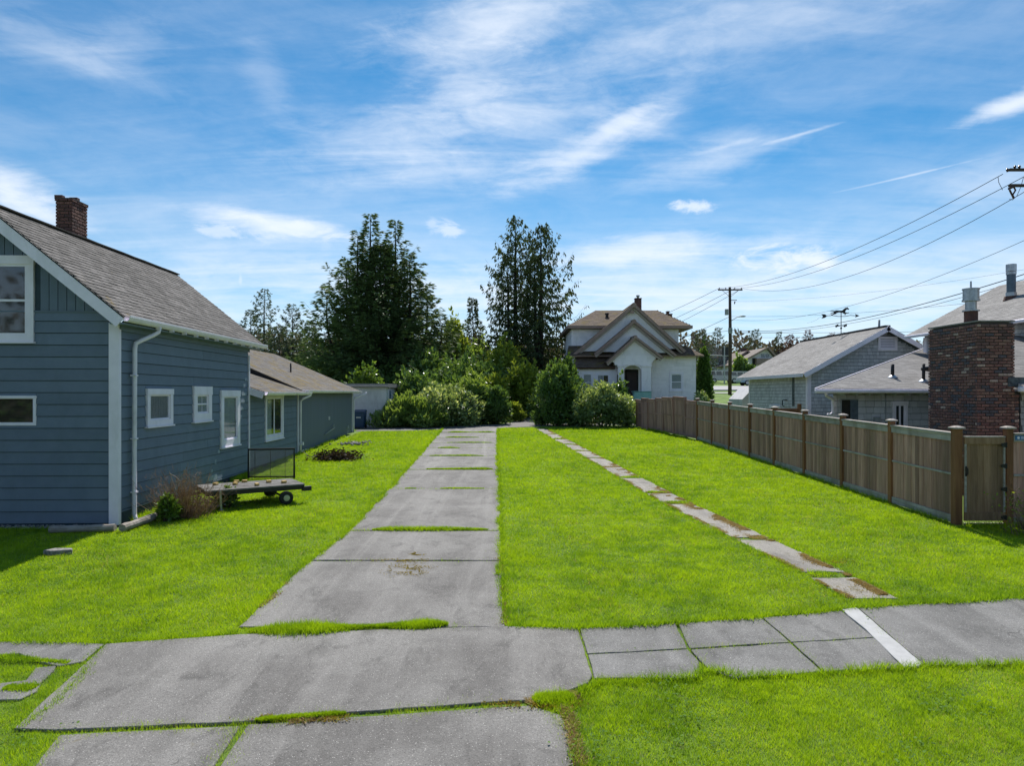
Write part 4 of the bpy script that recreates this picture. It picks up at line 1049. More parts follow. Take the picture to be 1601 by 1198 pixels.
# rear wing with the tall window
e0, e1 = 7.34, 12.62
ext_x, ext_z, ext_s = 0.50, 2.98, 0.345
m = MB(); 
A = [HF(-4.6, e0 + .02), HF(-.01, e0 + .02), HF(-.01, e1), HF(-4.6, e1)]
m.hexa([(*p, .3) for p in A] + [(*A[0], ext_z + ext_s * 5.0 - .15), (*A[1], ext_z + .12), (*A[2], ext_z + .12), (*A[3], ext_z + ext_s * 5.0 - .1)])
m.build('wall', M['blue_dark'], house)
ew = (tside(413), tside(441), zat(413, 690), zat(413, 616.5))
lap_siding(side, e0 + .03, e1 - .06, 0.62, 2.92, 0.229, [ew], house, M['blue'], butt=0)
window(side, *ew, house, 0.12, 0.10, drape=('lace', 0.0, .35), mull=[('v', .5)], proud=.06, sash=.07)
qE = roof_plane(ext_x, ext_z, -4.2, ext_z + ext_s * 4.7, e0 + .02, e1 - .01, HF)
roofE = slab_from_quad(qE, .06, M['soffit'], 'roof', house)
emit(tile(qE[0], qE[1], qE[2], qE[3], .30, .14, .011), _wedge, 'shingle', roofE, M['sh2'], 0, 'shingle_courses')
rake(ext_x, ext_z - .0, -.02, ext_z + ext_s * .52, e0 + .04 - .05, HF, .20, .03, M['white'], 'rake_board', roofE, .01)
gutter(HF, ext_x, ext_z + .01, e0 + .0, e1 - .05, house, .11, .12)
# garage wing
g0, g1 = 12.62, 23.25
gx, gz, gs = 0.35, 3.06, 0.435; grx = -4.25; grz = gz + gs * (gx - grx)
A = [HF(-8.6, g0), HF(0.0, g0), HF(0.0, g1), HF(-8.6, g1)]; m = MB(); zt = gz - .02
for i, j in ((0, 1), (1, 2), (2, 3), (3, 0)): m.face([(*A[i], .3), (*A[j], .3), (*A[j], zt), (*A[i], zt)])
m.face([(*A[0], zt), (*A[1], zt), (*HF(grx, g0), grz - .15)]); m.face([(*A[2], zt), (*A[3], zt), (*HF(grx, g1), grz - .15)])
m.build('wall', M['plywall'], house)
qG = roof_plane(gx, gz, grx, grz, g0 - .55, g1 + .45, HF)
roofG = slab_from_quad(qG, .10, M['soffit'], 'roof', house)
slab_from_quad(roof_plane(2 * grx - gx, gz, grx, grz, g0 - .55, g1 + .45, HF), .10, M['sh2'], 'roof', house)
emit(tile(qG[0], qG[1], qG[2], qG[3], .30, .14, .010), _wedge, 'shingle', roofG, M['sh2'], 0, 'shingle_courses')
rake(gx, gz, grx, grz, g0 - .58, HF, .20, .03, M['black'], 'rake_board', roofG, 0)  # shade on the front fascia painted in as black
rake(gx, gz, grx, grz, g1 + .45, HF, .16, .03, M['white'], 'rake_board', roofG, 0)
gutter(HF, gx + .0, gz + .01, g0 - .5, g1 + .4, house, .11, .12)
m = MB(); side.box(m, 0.0 + g0 - .02, g0 + .06, .6, 2.95, .02, .07); m.build('corner_board', M['white'], house)
m = MB(); side.box(m, g1 - .10, g1 + .02, .8, 2.95, .0, .04); m.build('corner_board', M['white'], house)
pipe([Lp(gx + .05, g0 + .6, gz - .09), Lp(gx + .03, g0 + .55, gz - .2), Lp(.18, g0 + .22, gz - .32), Lp(.10, g0 + .18, gz - .42), Lp(.10, g0 + .16, 1.2), Lp(.10, g0 + .16, .62)], .045, 'downspout', M['gutter'], house)
pipe([Lp(gx + .35, g1 + .28, gz - .06), Lp(gx + .33, g1 + .25, gz - .14), Lp(.16, g1 + .0, gz - .36), Lp(.08, g1 - .03, gz - .46), Lp(.08, g1 - .03, 1.2), Lp(.08, g1 - .03, .85)], .04, 'downspout', M['gutter'], house)
for z, y_ in ((.62, g0 + .16),):
    m = MB(); m.box(.05, .22, y_ - .06, y_ + .06, z + .32, z + .44, HF); m.build('pipe_fitting', M['gutter'], house)
for (u, z, a, b, mt) in ((17.8, 1.72, .10, .16, 'white'), (18.6, 1.25, .16, .22, 'grey_box'), (21.8, 1.12, .34, .14, 'grey_box')):
    m = MB(); side.box(m, u, u + a, z, z + b, 0, .05); m.build('wall_vent', M[mt], house)
pipe([side.P(16.9, 1.10, .06), side.P(18.6, 1.34, .12)], .022, 'handrail', M['grey_box'], house)
v = Lp(-1.55, g0 + 4.6, 0); zz = gz + gs * (gx + 1.55)
pipe([(v.x, v.y, zz - .05), (v.x, v.y, zz + .42)], .035, 'vent_pipe', M['black'], roofG)

# timbers, pipe and pebbles at the foot of the gable
def logpiece(a, b, r, label, mat='log', cat='log'):
    m = MB(); a, b = Vector(a), Vector(b); k = 9
    m.tube([a.lerp(b, i / k) + Vector((0, 0, .006 * math.sin(i * 2.1))) for i in range(k + 1)], [r * RNG.uniform(.93, 1.07) for i in range(k + 1)], 10)
    return tag(m.build('edging_log', M[mat], None, smooth=False), label, cat, 'edging logs by the house wall')
x0_, y0_ = gp(95, 834); x1_, y1_ = gp(181, 831)
logpiece((x0_ - .2, y0_, G(y0_) + .07), (x1_, y1_ - .02, G(y1_) + .07), .07, 'weathered round log lying along the foot of the shaded gable wall')
a_ = gp(187, 833); b_ = gp(242, 813)
logpiece((a_[0] + .05, a_[1], G(a_[1]) + .085), (b_[0] + .05, b_[1] + .1, G(b_[1]) + .085), .075, 'sunlit pale log angled out from the downspout foot to the dry shrub')
VVp = []; m = MB()
for i in range(420):
    X_ = RNG.uniform(-11.2, -8.0); Y_ = RNG.uniform(13.2, 13.52); r = RNG.uniform(.015, .035)
    m.sphere((X_, Y_, G(Y_) + r * .5), r, 5, 3, (1, RNG.uniform(.7, 1.2), .7), RNG.random())
m.build('pebbles', M['stone'], kind='stuff')
X_, Y_ = gp(92, 866); m = MB(); m.prism(ccw([(X_ - .22, Y_ - .07), (X_ - .05, Y_ - .13), (X_ + .24, Y_ - .03), (X_ + .17, Y_ + .09), (X_ - .12, Y_ + .1)]), G(Y_) - .02, G(Y_) + .075)
tag(m.build('flat_stone', M['stone'], bevel=.01), 'flat grey stone lying in the shaded lawn before the blue house', 'stone')
# ------------------------------------------------------------------ grey shake building with the weather vane
def shake_wall(w, u0, u1, z0, z1, holes, parent, ztop=None, ex=.155, ws=(.14, .17, .20, .23)):
    out = []; z = z0
    n_ = Vector(w.P(0, 0, 1)) - Vector(w.P(0, 0, 0))
    while z < z1:
        zt = z + ex; u = u0 - RNG.random() * .2
        while u < u1:
            wd = RNG.choice(ws); a, b = max(u, u0), min(u + wd - .010, u1)
            u += wd
            if b - a < .04: continue
            lim = min(ztop(a), ztop(b)) if ztop else z1
            cuts = [(a, b, z + RNG.uniform(0, .008), min(zt, lim) - .012)]
            for (ha, hb, hc, hd) in holes:
                new = []
                for (x0, x1, q0, q1) in cuts:
                    if hb <= x0 or ha >= x1 or hd <= q0 or hc >= q1: new.append((x0, x1, q0, q1)); continue
                    if ha > x0: new.append((x0, ha, q0, q1))
                    if hb < x1: new.append((hb, x1, q0, q1))
                    if hc > q0: new.append((max(ha, x0), min(hb, x1), q0, hc))
                    if hd < q1: new.append((max(ha, x0), min(hb, x1), hd, q1))
                cuts = new
            for (x0, x1, q0, q1) in cuts:
                if x1 - x0 < .02 or q1 - q0 < .02: continue
                out.append((Vector(w.P(x0, q0, .002)), Vector(w.P(x1, q0, .002)) - Vector(w.P(x0, q0, .002)), Vector((0, 0, q1 - q0)), n_ * .020))
        z = zt
    emit(out, _wedge, 'wall_shingle', parent, M['shake'], 0, 'wall_shingle_courses')

SF = frame(0, 0, 0)
bx0, by0, by1 = 13.0, 30.0, 37.4
shed = thing('outbuilding', (bx0, by0, G(30)), 'grey shake-sided outbuilding behind the fence whose ridge carries the horse weather vane', 'building')
srz, srx, sez, sex, ss = 5.86, 16.3, 3.80, 12.6, 0.556
bx1 = 2 * srx - bx0
m = MB(); zb = .5
A = [(bx0, by0), (bx1, by0), (bx1, by1), (bx0, by1)]; zt = sez + ss * (bx0 - sex) - .12
for i, j in ((0, 1), (1, 2), (2, 3), (3, 0)): m.face([(*A[i], zb), (*A[j], zb), (*A[j], zt), (*A[i], zt)])
m.face([(*A[0], zt), (*A[1], zt), (srx, by0, srz - .12)]); m.face([(*A[2], zt), (*A[3], zt), (srx, by1, srz - .12)])
m.build('wall', M['shake_core'], shed)
wf = Wall((bx0, by0), (1, 0), (0, -1)); wsd = Wall((bx0, by1), (0, -1), (-1, 0))
def gt(u): X = bx0 + u; return srz - .13 - ss * abs(X - srx)
shake_wall(wf, .0, bx1 - bx0, .9, 5.8, [(16.3 - 13 - .42 + .2, 16.3 - 13 + .42 + .2, 4.85, 5.5)], shed, gt)
swin = (by1 - 34.3, by1 - 33.0, 1.6, 2.36)
shake_wall(wsd, 0, by1 - by0, .9, zt, [swin], shed)
window(wsd, *swin, shed, .12, .12, sill=False)
def louvre(w, u0, u1, z0, z1, parent):
    m = MB(); w.box(m, u0, u0 + .1, z0, z1, 0, .05); w.box(m, u1 - .1, u1, z0, z1, 0, .05); w.box(m, u0 + .1, u1 - .1, z0, z0 + .1, 0, .05); w.box(m, u0 + .1, u1 - .1, z1 - .1, z1, 0, .05)
    o = m.build('gable_vent', M['white'], parent)
    n = 6
    for i in range(n):
        z = z0 + .1 + (z1 - z0 - .2) * i / n
        m = MB(); P_ = w.P; h = (z1 - z0 - .2) / n
        m.hexa([P_(u0 + .1, z, .03), P_(u1 - .1, z, .03), P_(u1 - .1, z, .036), P_(u0 + .1, z, .036), P_(u0 + .1, z + h * .8, .004), P_(u1 - .1, z + h * .8, .004), P_(u1 - .1, z + h * .8, .010), P_(u0 + .1, z + h * .8, .010)])
        m.build('slat', M['white'], o)
louvre(wf, 3.08, 3.92, 4.82, 5.44, shed)
m = MB(); m.box(bx0 - .03, bx0 + .14, by0 - .035, by0, .6, zt - .02); m.box(bx0 - .03, bx0, by0, by0 + .14, .6, zt); m.build('corner_board', M['white'], shed)
m = MB(); m.box(bx0 - .03, bx0, by1 - .14, by1, .6, zt); m.build('corner_board', M['white'], shed)
qS = roof_plane(sex, sez, srx, srz, by1 + .9, by0 - .45, SF)
rs = slab_from_quad(qS, .07, M['white'], 'roof', shed)
emit(tile(qS[0], qS[1], qS[2], qS[3], .30, .14, .009), _wedge, 'shingle', rs, M['sh3'], 0, 'shingle_courses')
slab_from_quad(roof_plane(2 * srx - sex, sez, srx, srz, by0 - .45, by1 + .9, SF), .07, M['sh3'], 'roof', shed)
rake(sex, sez, srx, srz, by0 - .48, SF, .20, .03, M['white'], 'rake_board', rs, .0)
rake(2 * srx - sex, sez, srx, srz, by0 - .48, SF, .20, .03, M['white'], 'rake_board', rs, .0)
m = MB(); m.box(sex - .03, sex, by0 - .45, by1 + .9, sez - .14, sez + .01); m.build('fascia', M['gutter'], rs)
m = MB()
for y in np.arange(by0 - .4, by1 + .8, .3): m.box(srx - .12, srx + .12, y, y + .29, srz - .03, srz + .035 + RNG.uniform(0, .01), tint=RNG.random())
m.build('ridge_cap', M['ridge'], rs)
pipe([(17.0, 31.6, 5.3), (17.0, 31.6, 6.35)], .05, 'vent_pipe', M['grey_box'], rs)
# scorched mark and hook on the side wall
m = MB(); wsd.box(m, by1 - 31.62, by1 - 31.36, 2.35, 3.7, .018, .030); m.build('sooty_board', M['soot'], shed)
pipe([wsd.P(by1 - 32.2, 2.62, .02), wsd.P(by1 - 32.2, 2.62, .16), wsd.P(by1 - 32.35, 2.62, .18), wsd.P(by1 - 32.35, 2.36, .18), wsd.P(by1 - 32.2, 2.34, .16)], .022, 'hose_hook', M['black'], shed)
# lower addition of the same look beyond its far corner
m = MB(); m.hexa([(13.02, 38.6, .9), (13.6, 38.6, .9), (13.6, 41, .9), (13.02, 41, .9), (13.02, 38.6, 2.6), (13.6, 38.6, 3.2), (13.6, 41, 3.2), (13.02, 41, 2.6)])
m.build('lean_to', M['shake'], shed)

# weather vane on the ridge
vx, vy, vz = 16.3, 33.8, 5.87
vane = thing('weather_vane', (vx, vy, vz), 'black weather vane with a running horse over an arrow on the outbuilding ridge', 'weather vane')
pipe([(vx, vy, vz - .05), (vx, vy, vz + 1.18)], .018, 'mast', M['black'], vane)
m = MB()
for a in range(4):
    c, s = math.cos(a * math.pi / 2 + .5), math.sin(a * math.pi / 2 + .5)
    m.beam((vx, vy, vz + .42), (vx + c * .24, vy + s * .24, vz + .42), .02, .02); m.box(vx + c * .27 - .04, vx + c * .27 + .04, vy + s * .27 - .01, vy + s * .27 + .01, vz + .37, vz + .48)
m.build('compass_arms', M['black'], vane)
m = MB(); m.sphere((vx, vy, vz + .30), .05); m.build('ball', M['black'], vane)
def plate(pts, y, th, name, mat, parent):   # flat cut sheet metal in the x-z plane
    m = MB(); n = len(pts); b = 0
    m.v = [(p[0], y - th / 2, p[1]) for p in pts] + [(p[0], y + th / 2, p[1]) for p in pts]
    m.f = [tuple(range(n)), tuple(reversed(range(n, 2 * n)))] + [(i, (i + 1) % n, n + (i + 1) % n, n + i) for i in range(n)]
    m.t = [.5] * len(m.f); return m.build(name, mat, parent)
az_ = vz + .92
pipe([(vx - .78, vy, az_ - .02), (vx - .45, vy, az_ + .02), (vx - .15, vy, az_ - .03), (vx + .2, vy, az_ - .03), (vx + .45, vy, az_ + .02), (vx + .72, vy, az_)], .016, 'arrow_shaft', M['black'], vane, 6)
plate([(vx + .68, az_ - .09), (vx + .92, az_), (vx + .68, az_ + .09), (vx + .74, az_)], vy, .02, 'arrow_head', M['black'], vane)
plate([(vx - .98, az_ + .08), (vx - .90, az_ - .03), (vx - .98, az_ - .14), (vx - .80, az_ - .10), (vx - .70, az_ - .02), (vx - .80, az_ + .07)], vy, .02, 'arrow_tail', M['black'], vane)
hs = [(-.62, .17), (-.50, .21), (-.34, .20), (-.26, .23), (-.10, .22), (.05, .22), (.14, .30), (.22, .36), (.30, .37), (.33, .40), (.35, .36), (.42, .29), (.40, .26), (.30, .28), (.25, .24), (.20, .14), (.30, .10), (.40, .13), (.42, .11), (.30, .05), (.16, .09), (.26, .02), (.20, -.02), (.17, .0), (.20, .03), (.08, .10), (-.10, .12), (-.22, .09), (-.30, .03), (-.42, .0), (-.50, -.03), (-.52, 0), (-.42, .05), (-.36, .12), (-.42, .09), (-.54, .05), (-.58, .07), (-.44, .13), (-.36, .17), (-.50, .175)]
plate([(vx + a * .95, az_ + .05 + b * .95) for a, b in hs], vy, .025, 'horse', M['black'], vane)

# ------------------------------------------------------------------ grey shake house with the brick chimney
H2 = thing('house', (12.5, 22, G(22)), 'grey shake-sided house at the right behind the fence with a big brick chimney', 'house')
hy0, hx0 = 22.0, 10.35
m = MB()
m.prism([(hx0, hy0), (24, hy0), (24, 28.9), (18.2, 28.9)], .3, 3.02); m.build('wall', M['shake_core'], H2)
wl = Wall((hx0, hy0), (1, 0), (0, -1))
pxs = lambda px, d: (px - CX) * d / F - hx0
k1 = (pxs(1315, 22), pxs(1341, 22), 1.2, CZ - (624 - HY) * 22 / F); k2 = (pxs(1394.5, 22), pxs(1418, 22), 1.2, CZ - (627.5 - HY) * 22 / F)
shake_wall(wl, 0, 6.0, .7, 3.0, [k1, k2], H2, ex=.20, ws=(.24, .30, .36))
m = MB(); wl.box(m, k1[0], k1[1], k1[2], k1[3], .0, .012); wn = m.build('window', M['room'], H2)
m = MB(); wl.box(m, (k1[0] + k1[1]) / 2 + .02, k1[1], k1[2], k1[3] - .03, .012, .03); m.build('sliding_pane', M['flue_blue'], wn)
m = MB(); wl.box(m, k1[0], k1[1], k1[3] - .03, k1[3], .0, .05); wl.box(m, k1[0] - .03, k1[0], k1[2], k1[3], 0, .05); m.build('frame', M['grey_box'], wn)
window(wl, *k2, H2, .07, .10, sill=False, mull=[('v', .5)], sash=.05)
m = MB(); wl.box(m, pxs(1365, 22), pxs(1374, 22), 1.2, CZ - (652 - HY) * 22 / F, .01, .10); m.build('meter_box', M['grey_box'], H2)
pipe([wl.P(pxs(1384, 22), 1.0, .03), wl.P(pxs(1384, 22), 2.95, .03)], .015, 'conduit', M['grey_box'], H2)
# low hip roof: eave frontal, hip to the left
ez = 3.08
E0 = Vector((9.57, 21.5, ez)); E1 = Vector((14.2, 21.5, ez)); T1 = Vector((19.5, 29.0, 4.93)); T0 = Vector((17.75, 29.0, 4.93))
E1b = Vector((16.0, 21.5, ez)); q = [E0, E1b, Vector((20.5, 29.0, 4.93)), T0]
n_ = (q[1] - q[0]).cross(q[3] - q[0]).normalized()
low = MB(); low.hexa([p - n_ * .07 for p in q] + q); lowroof = low.build('roof', M['white'], H2)
emit(tile(q[0], q[1], q[2], q[3], .30, .14, .009), _wedge, 'shingle', lowroof, M['sh3'], 0, 'shingle_courses')
m = MB(); m.box(9.57, 15.4, 21.46, 21.5, ez - .13, ez + .0); m.build('fascia', M['gutter'], lowroof)
gm = MB(); gm.box(9.5, 15.4, 21.36, 21.45, ez - .12, ez - .02); gm.build('gutter', M['gutter'], lowroof, bevel=.02)
m = MB(); m.beam(E0 + Vector((-.02, .0, -.04)), T0 + Vector((-.02, 0, -.04)), .03, .14); m.build('rake_board', M['white'], lowroof)
for i in range(12):
    X_ = 10.45 + i * .41
    m = MB(); m.hexa([(X_, 21.52, ez - .20), (X_ + .05, 21.52, ez - .20), (X_ + .05, 22, ez - .16), (X_, 22, ez - .16), (X_, 21.52, ez - .10), (X_ + .05, 21.52, ez - .10), (X_ + .05, 22, ez + .0), (X_, 22, ez)]); m.build('rafter_tail', M['raftertip'], lowroof)
pipe([(9.85, 21.42, ez - .1), (9.9, 21.5, ez - .2), (10.28, 21.85, ez - .33), (10.3, 21.9, ez - .5), (10.3, 21.9, .6)], .045, 'downspout', M['gutter'], H2)
pipe([(10.3, 21.9, 2.32), (10.18, 21.85, 2.26), (10.1, 21.85, 2.27)], .04, 'pipe_elbow', M['gutter'], H2)
# vent pipes with flashing
def on_roof(px, py, d): return at(px, py, d)
for (px, pb, pt, r, cross) in ((1395.5, 591, 569.5, .055, False), (1444, 597.5, 569, .05, True)):
    # find the depth where the ray meets the low roof plane
    best = min(np.arange(21.6, 28.9, .02), key=lambda d: abs((at(px, pb, d) - E0).dot(n_)))
    b_ = at(px, pb, float(best)); hgt = (pb - pt) * best / F
    m = MB(); m.tube([b_ + Vector((0, 0, -.05)), b_ + Vector((0, 0, .02)), b_ + Vector((0, 0, .09))], [.2, .16, .07], 12); fl = m.build('vent_pipe', M['steel'], lowroof, smooth=True)
    m = MB(); m.tube([b_, b_ + Vector((0, 0, hgt))], r, 10)
    if cross: m.tube([b_ + Vector((-.06, 0, hgt * .72)), b_ + Vector((.17, 0, hgt * .72))], [.06, .09], 8)
    m.build('stack', M['black'], fl, smooth=True)
# tall block behind with the upper roof
m = MB(); m.box(16.75, 26, 17.2, 27.7, .3, 5.30); m.build('wall', M['shake_core'], H2)
wu = Wall((16.75, 27.7), (0, -1), (-1, 0)); shake_wall(wu, 0, 10.5, 2.9, 5.3, [], H2)
m = MB(); m.box(16.70, 16.75, 27.5, 27.72, 2.6, 5.2); m.build('corner_board', M['white'], H2)
ux, uz, urx, urz, uy0, uy1 = 16.2, 5.32, 20.0, 7.36, 14.0, 28.05
qU = roof_plane(ux, uz, urx, urz, uy1, uy0, SF)
ru = slab_from_quad(qU, .08, M['white'], 'roof', H2)
emit(tile(qU[0], qU[1], qU[2], qU[3], .30, .14, .009), _wedge, 'shingle', ru, M['sh3'], 0, 'shingle_courses')
slab_from_quad(roof_plane(2 * urx - ux, uz, urx, urz, uy0, uy1, SF), .08, M['sh3'], 'roof', H2)
gm = MB(); gm.box(ux - .10, ux, uy0, uy1, uz - .13, uz - .02); gm.build('gutter', M['gutter'], ru, bevel=.02)
rake(ux, uz, urx, urz, uy1, SF, .16, .03, M['white'], 'rake_board', ru, 0)
# wing beside the chimney, nearer the camera
m = MB(); m.box(12.62, 16.7, 16.95, 18.6, .3, 3.0); m.box(13.62, 16.7, 18.6, 21.9, .3, 3.0); m.build('wall', M['shake_core'], H2)
ww = Wall((12.62, 16.95), (1, 0), (0, -1)); shake_wall(ww, 0, 3.5, .6, 3.0, [], H2)
qW = [Vector((12.05, 16.35, 3.12)), Vector((17.5, 16.35, 3.12)), Vector((17.5, 22.0, 4.75)), Vector((14.0, 22.0, 4.75))]
qW = [Vector((12.28, 16.35, 3.10)), Vector((17.5, 16.35, 3.10)), Vector((17.5, 22.5, 4.85)), Vector((14.1, 22.5, 4.85))]
nw = (qW[1] - qW[0]).cross(qW[3] - qW[0]).normalized(); m = MB(); m.hexa([p - nw * .08 for p in qW] + qW); rw = m.build('roof', M['white'], H2)
emit(tile(*qW, .30, .14, .009), _wedge, 'shingle', rw, M['sh3'], 0, 'shingle_courses')
m = MB(); m.box(12.1, 17.5, 16.24, 16.35, 2.98, 3.10); m.build('gutter', M['gutter'], rw, bevel=.02)
# brick chimney
kx0, kx1, ky0, ky1, kz1 = 11.38, 12.30, 16.7, 18.65, 4.70
m = MB(); m.box(kx0 + .02, kx1 - .02, ky0 + .02, ky1 - .02, .25, kz1 - .02); m.box(kx1 - .02, kx1 + .09, ky0 + .02, ky1 - .02, .25, 2.95)
chm = m.build('chimney', M['mortar'], H2)
bb = brick_faces(SF, kx0, kx1, ky0, ky1, 2.0 - 1.725, kz1, .210, .0755, 'fl')
bb += [b for b in brick_faces(SF, kx1 + .0, kx1 + .11, ky0, ky0 + .3, .275, 2.97, .210, .0755, 'f')]
up = [b for b in bb if b[0].z > 1.75]; dn = [b for b in bb if b[0].z <= 1.75]
emit(up, _brick, 'brick', chm, M['brickR'], 300, 'brick_courses')
emit(dn, _brick, 'brick', chm, M['brickR'], 0, 'brick_courses')
m = MB(); m.box(kx0 - .01, kx1 + .01, ky0 - .01, ky1 + .01, kz1, kz1 + .035); m.build('chimney_cap', M['cement'], chm)
m = MB(); m.box(kx0 + .75, kx1 + .35, ky0 - .02, ky0 + .5, 2.98 + .13, 2.98 + .36); m.box(kx0 + .85, kx1 + .05, ky0 - .03, ky0 + .3, 3.11, 3.2); m.build('leaf_litter', M['soot'], rw)
def flue(x, y, z, parent, r, parts, name='flue'):
    m = MB(); pts, rr = [], []
    o = None
    for (z0, z1, r0, r1, mt) in parts:
        m = MB(); m.tube([(x, y, z + z0), (x, y, z + z1)], [r0, r1], 18)
        o2 = m.build(name if o is None else 'collar', M[mt], parent if o is None else o, smooth=False); o = o or o2
    return o
fp = at(1518, 500, 17.6)
flue(fp.x, fp.y, kz1, chm, .14, [(0, .36, .155, .155, 'rust'), (.36, .39, .20, .20, 'steel'), (.39, .62, .13, .13, 'steel'), (.62, .66, .205, .205, 'steel'), (.66, .92, .185, .185, 'steel'), (.92, .95, .20, .20, 'steel'), (.95, 1.14, .025, .02, 'steel')])
d_ = min(np.arange(15, 27.5, .02), key=lambda d: abs((at(1581, 466, d) - qU[0]).dot((qU[1] - qU[0]).cross(qU[3] - qU[0]).normalized())))
fu = at(1581, 466, float(d_)); k = d_ / F
flue(fu.x, fu.y, fu.z - .1, ru, .14, [(0, .16, 11 * k, 9 * k, 'rust'), (.16, .16 + 6 * k, 7.5 * k, 7.5 * k, 'steel'), (.16 + 6 * k, .16 + 34 * k, 6.2 * k, 6.2 * k, 'flue_blue'), (.16 + 34 * k, .16 + 38 * k, 7 * k, 7 * k, 'steel'), (.16 + 39 * k, .16 + 50 * k, 7.2 * k, 7.2 * k, 'steel')])

# ------------------------------------------------------------------ timber fence, post by post
FX = lambda y: float(np.interp(y, [13.66, 32.0], [8.90, 8.72]))
fence = thing('fence', (8.9, 13.7, G(13.7)), 'tall weathered board fence with red cedar posts along the right of the lawn', 'fence')
def post(x, y, parent, h=1.98, s=.13, mat='cedar', cap=True):
    m = MB(); m.box(x - s / 2, x + s / 2, y - s / 2, y + s / 2, G(y) - .05, G(y) + h - .06); m.tint = .5
    p = m.build('post', M[mat], parent, bevel=.006)
    if cap:
        z = G(y) + h - .06; a = s / 2 + .035; m = MB(); m.box(x - a, x + a, y - a, y + a, z, z + .028)
        m.hexa([(x - a, y - a, z + .028), (x + a, y - a, z + .028), (x + a, y + a, z + .028), (x - a, y + a, z + .028), (x - .03, y - .03, z + .058), (x + .03, y - .03, z + .058), (x + .03, y + .03, z + .058), (x - .03, y + .03, z + .058)])
        m.build('post_cap', M['fence_rail'], p)
    return p
py_ = [13.66 + 2.30 * i for i in range(9)]
for y in py_: post(FX(y), y, fence, s=.15 if y < 14 else .125)
for a, b in zip(py_[:-1], py_[1:]):
    A, B = a + .065, b - .065
    def rl(z0, z1, x0, x1, name, mat='fence_rail'):
        m = MB(); m.tint = RNG.random()
        m.hexa([(FX(A) + x0, A, G(A) + z0), (FX(A) + x1, A, G(A) + z0), (FX(B) + x1, B, G(B) + z0), (FX(B) + x0, B, G(B) + z0), (FX(A) + x0, A, G(A) + z1), (FX(A) + x1, A, G(A) + z1), (FX(B) + x1, B, G(B) + z1), (FX(B) + x0, B, G(B) + z1)])
        m.build(name, M[mat], fence)
    rl(1.665, 1.80, -.045, -.012, 'top_rail'); rl(1.80, 1.838, -.075, .075, 'cap_rail'); rl(.98, 1.02, -.032, -.012, 'middle_rail'); rl(.02, .17, -.036, -.012, 'kick_board')
    n = int(round((B - A) / .1425)); w_ = (B - A) / n
    for i in range(n):
        y0, y1 = A + i * w_ + .002, A + (i + 1) * w_ - .002; dx = RNG.uniform(-.004, .004); X_ = FX(y0) + dx
        m = MB(); m.hexa([(X_ - .010, y0, G(y0) + .06), (X_ + .010, y0, G(y0) + .06), (X_ + .010, y1, G(y1) + .06), (X_ - .010, y1, G(y1) + .06), (X_ - .010, y0, G(y0) + 1.80), (X_ + .010, y0, G(y0) + 1.80), (X_ + .010, y1, G(y1) + 1.80), (X_ - .010, y1, G(y1) + 1.80)])
        m.build('board', M['fence'], fence)
# gate, frontal, with hinges and latch
gate = thing('gate', (9.4, 13.62, G(13.6)), 'brown board gate with black strap hinges at the near end of the timber fence', 'gate')
gxa, gxb, gy = 9.0, 9.80, 13.60; g_ = G(13.6)
gpost = 9.90
for (z0, z1, nm) in ((1.62, 1.75, 'rail'), (.10, .26, 'rail')):
    m = MB(); m.box(gxa, gxb, gy - .045, gy - .014, g_ + z0, g_ + z1); m.build(nm, M['gate'], gate)
m = MB(); m.box(gxa, gxb, gy - .05, gy + .03, g_ + 1.752, g_ + 1.775); m.build('cap_rail', M['fence_rail'], gate)
for x in (gxa, gxb - .03):
    m = MB(); m.box(x, x + .03, gy - .046, gy - .013, g_ + .262, g_ + 1.618); m.build('stile', M['fence_rail'], gate)
n = 6; w_ = (gxb - gxa) / n
for i in range(n):
    m = MB(); dy = RNG.uniform(-.003, .003); m.box(gxa + i * w_ + .0015, gxa + (i + 1) * w_ - .0015, gy - .012 + dy, gy + .010 + dy, g_ + .085, g_ + 1.75); m.build('board', M['gate'], gate)
for z in (1.60, 1.18, .72, .16):
    m = MB(); m.hexa([(gxb - .085, gy - .056, g_ + z - .02), (gxb + .02, gy - .056, g_ + z - .045), (gxb + .02, gy - .047, g_ + z - .045), (gxb - .085, gy - .047, g_ + z - .02), (gxb - .085, gy - .056, g_ + z + .03), (gxb + .02, gy - .056, g_ + z + .05), (gxb + .02, gy - .047, g_ + z + .05), (gxb - .085, gy - .047, g_ + z + .03)])
    m.tube([(gxb + .015, gy - .055, g_ + z - .05), (gxb + .015, gy - .055, g_ + z + .055)], .012, 8)
    m.build('hinge', M['black'], gate)
m = MB(); m.box(gxa + .0, gxa + .035, gy - .056, gy - .047, g_ + .98, g_ + 1.18); m.tube([(gxa + .018, gy - .056, g_ + 1.0), (gxa + .018, gy - .10, g_ + 1.03), (gxa + .018, gy - .10, g_ + 1.13), (gxa + .018, gy - .056, g_ + 1.16)], .01, 8); m.build('latch', M['black'], gate)
m = MB(); m.box(gxa, gxb, gy - .03, gy + .01, g_ - .02, g_ + .045); m.build('threshold', M['fence_rail'], gate)
fence2 = thing('fence', (10.1, 13.6, G(13.6)), 'short run of board fence to the right of the gate with a small blue sign', 'fence')
post(gpost, 13.62, fence2, s=.13)
i = 0; x = gpost + .07
while x < 13.4:
    m = MB(); m.box(x, x + .138, 13.59, 13.61, g_ + .06, g_ + 1.80); m.build('board', M['fence'], fence2); x += .1425
for z0, z1 in ((1.665, 1.80), (.98, 1.02), (.02, .17)):
    m = MB(); m.box(gpost + .07, 13.4, 13.555, 13.588, g_ + z0, g_ + z1); m.build('rail', M['fence_rail'], fence2)
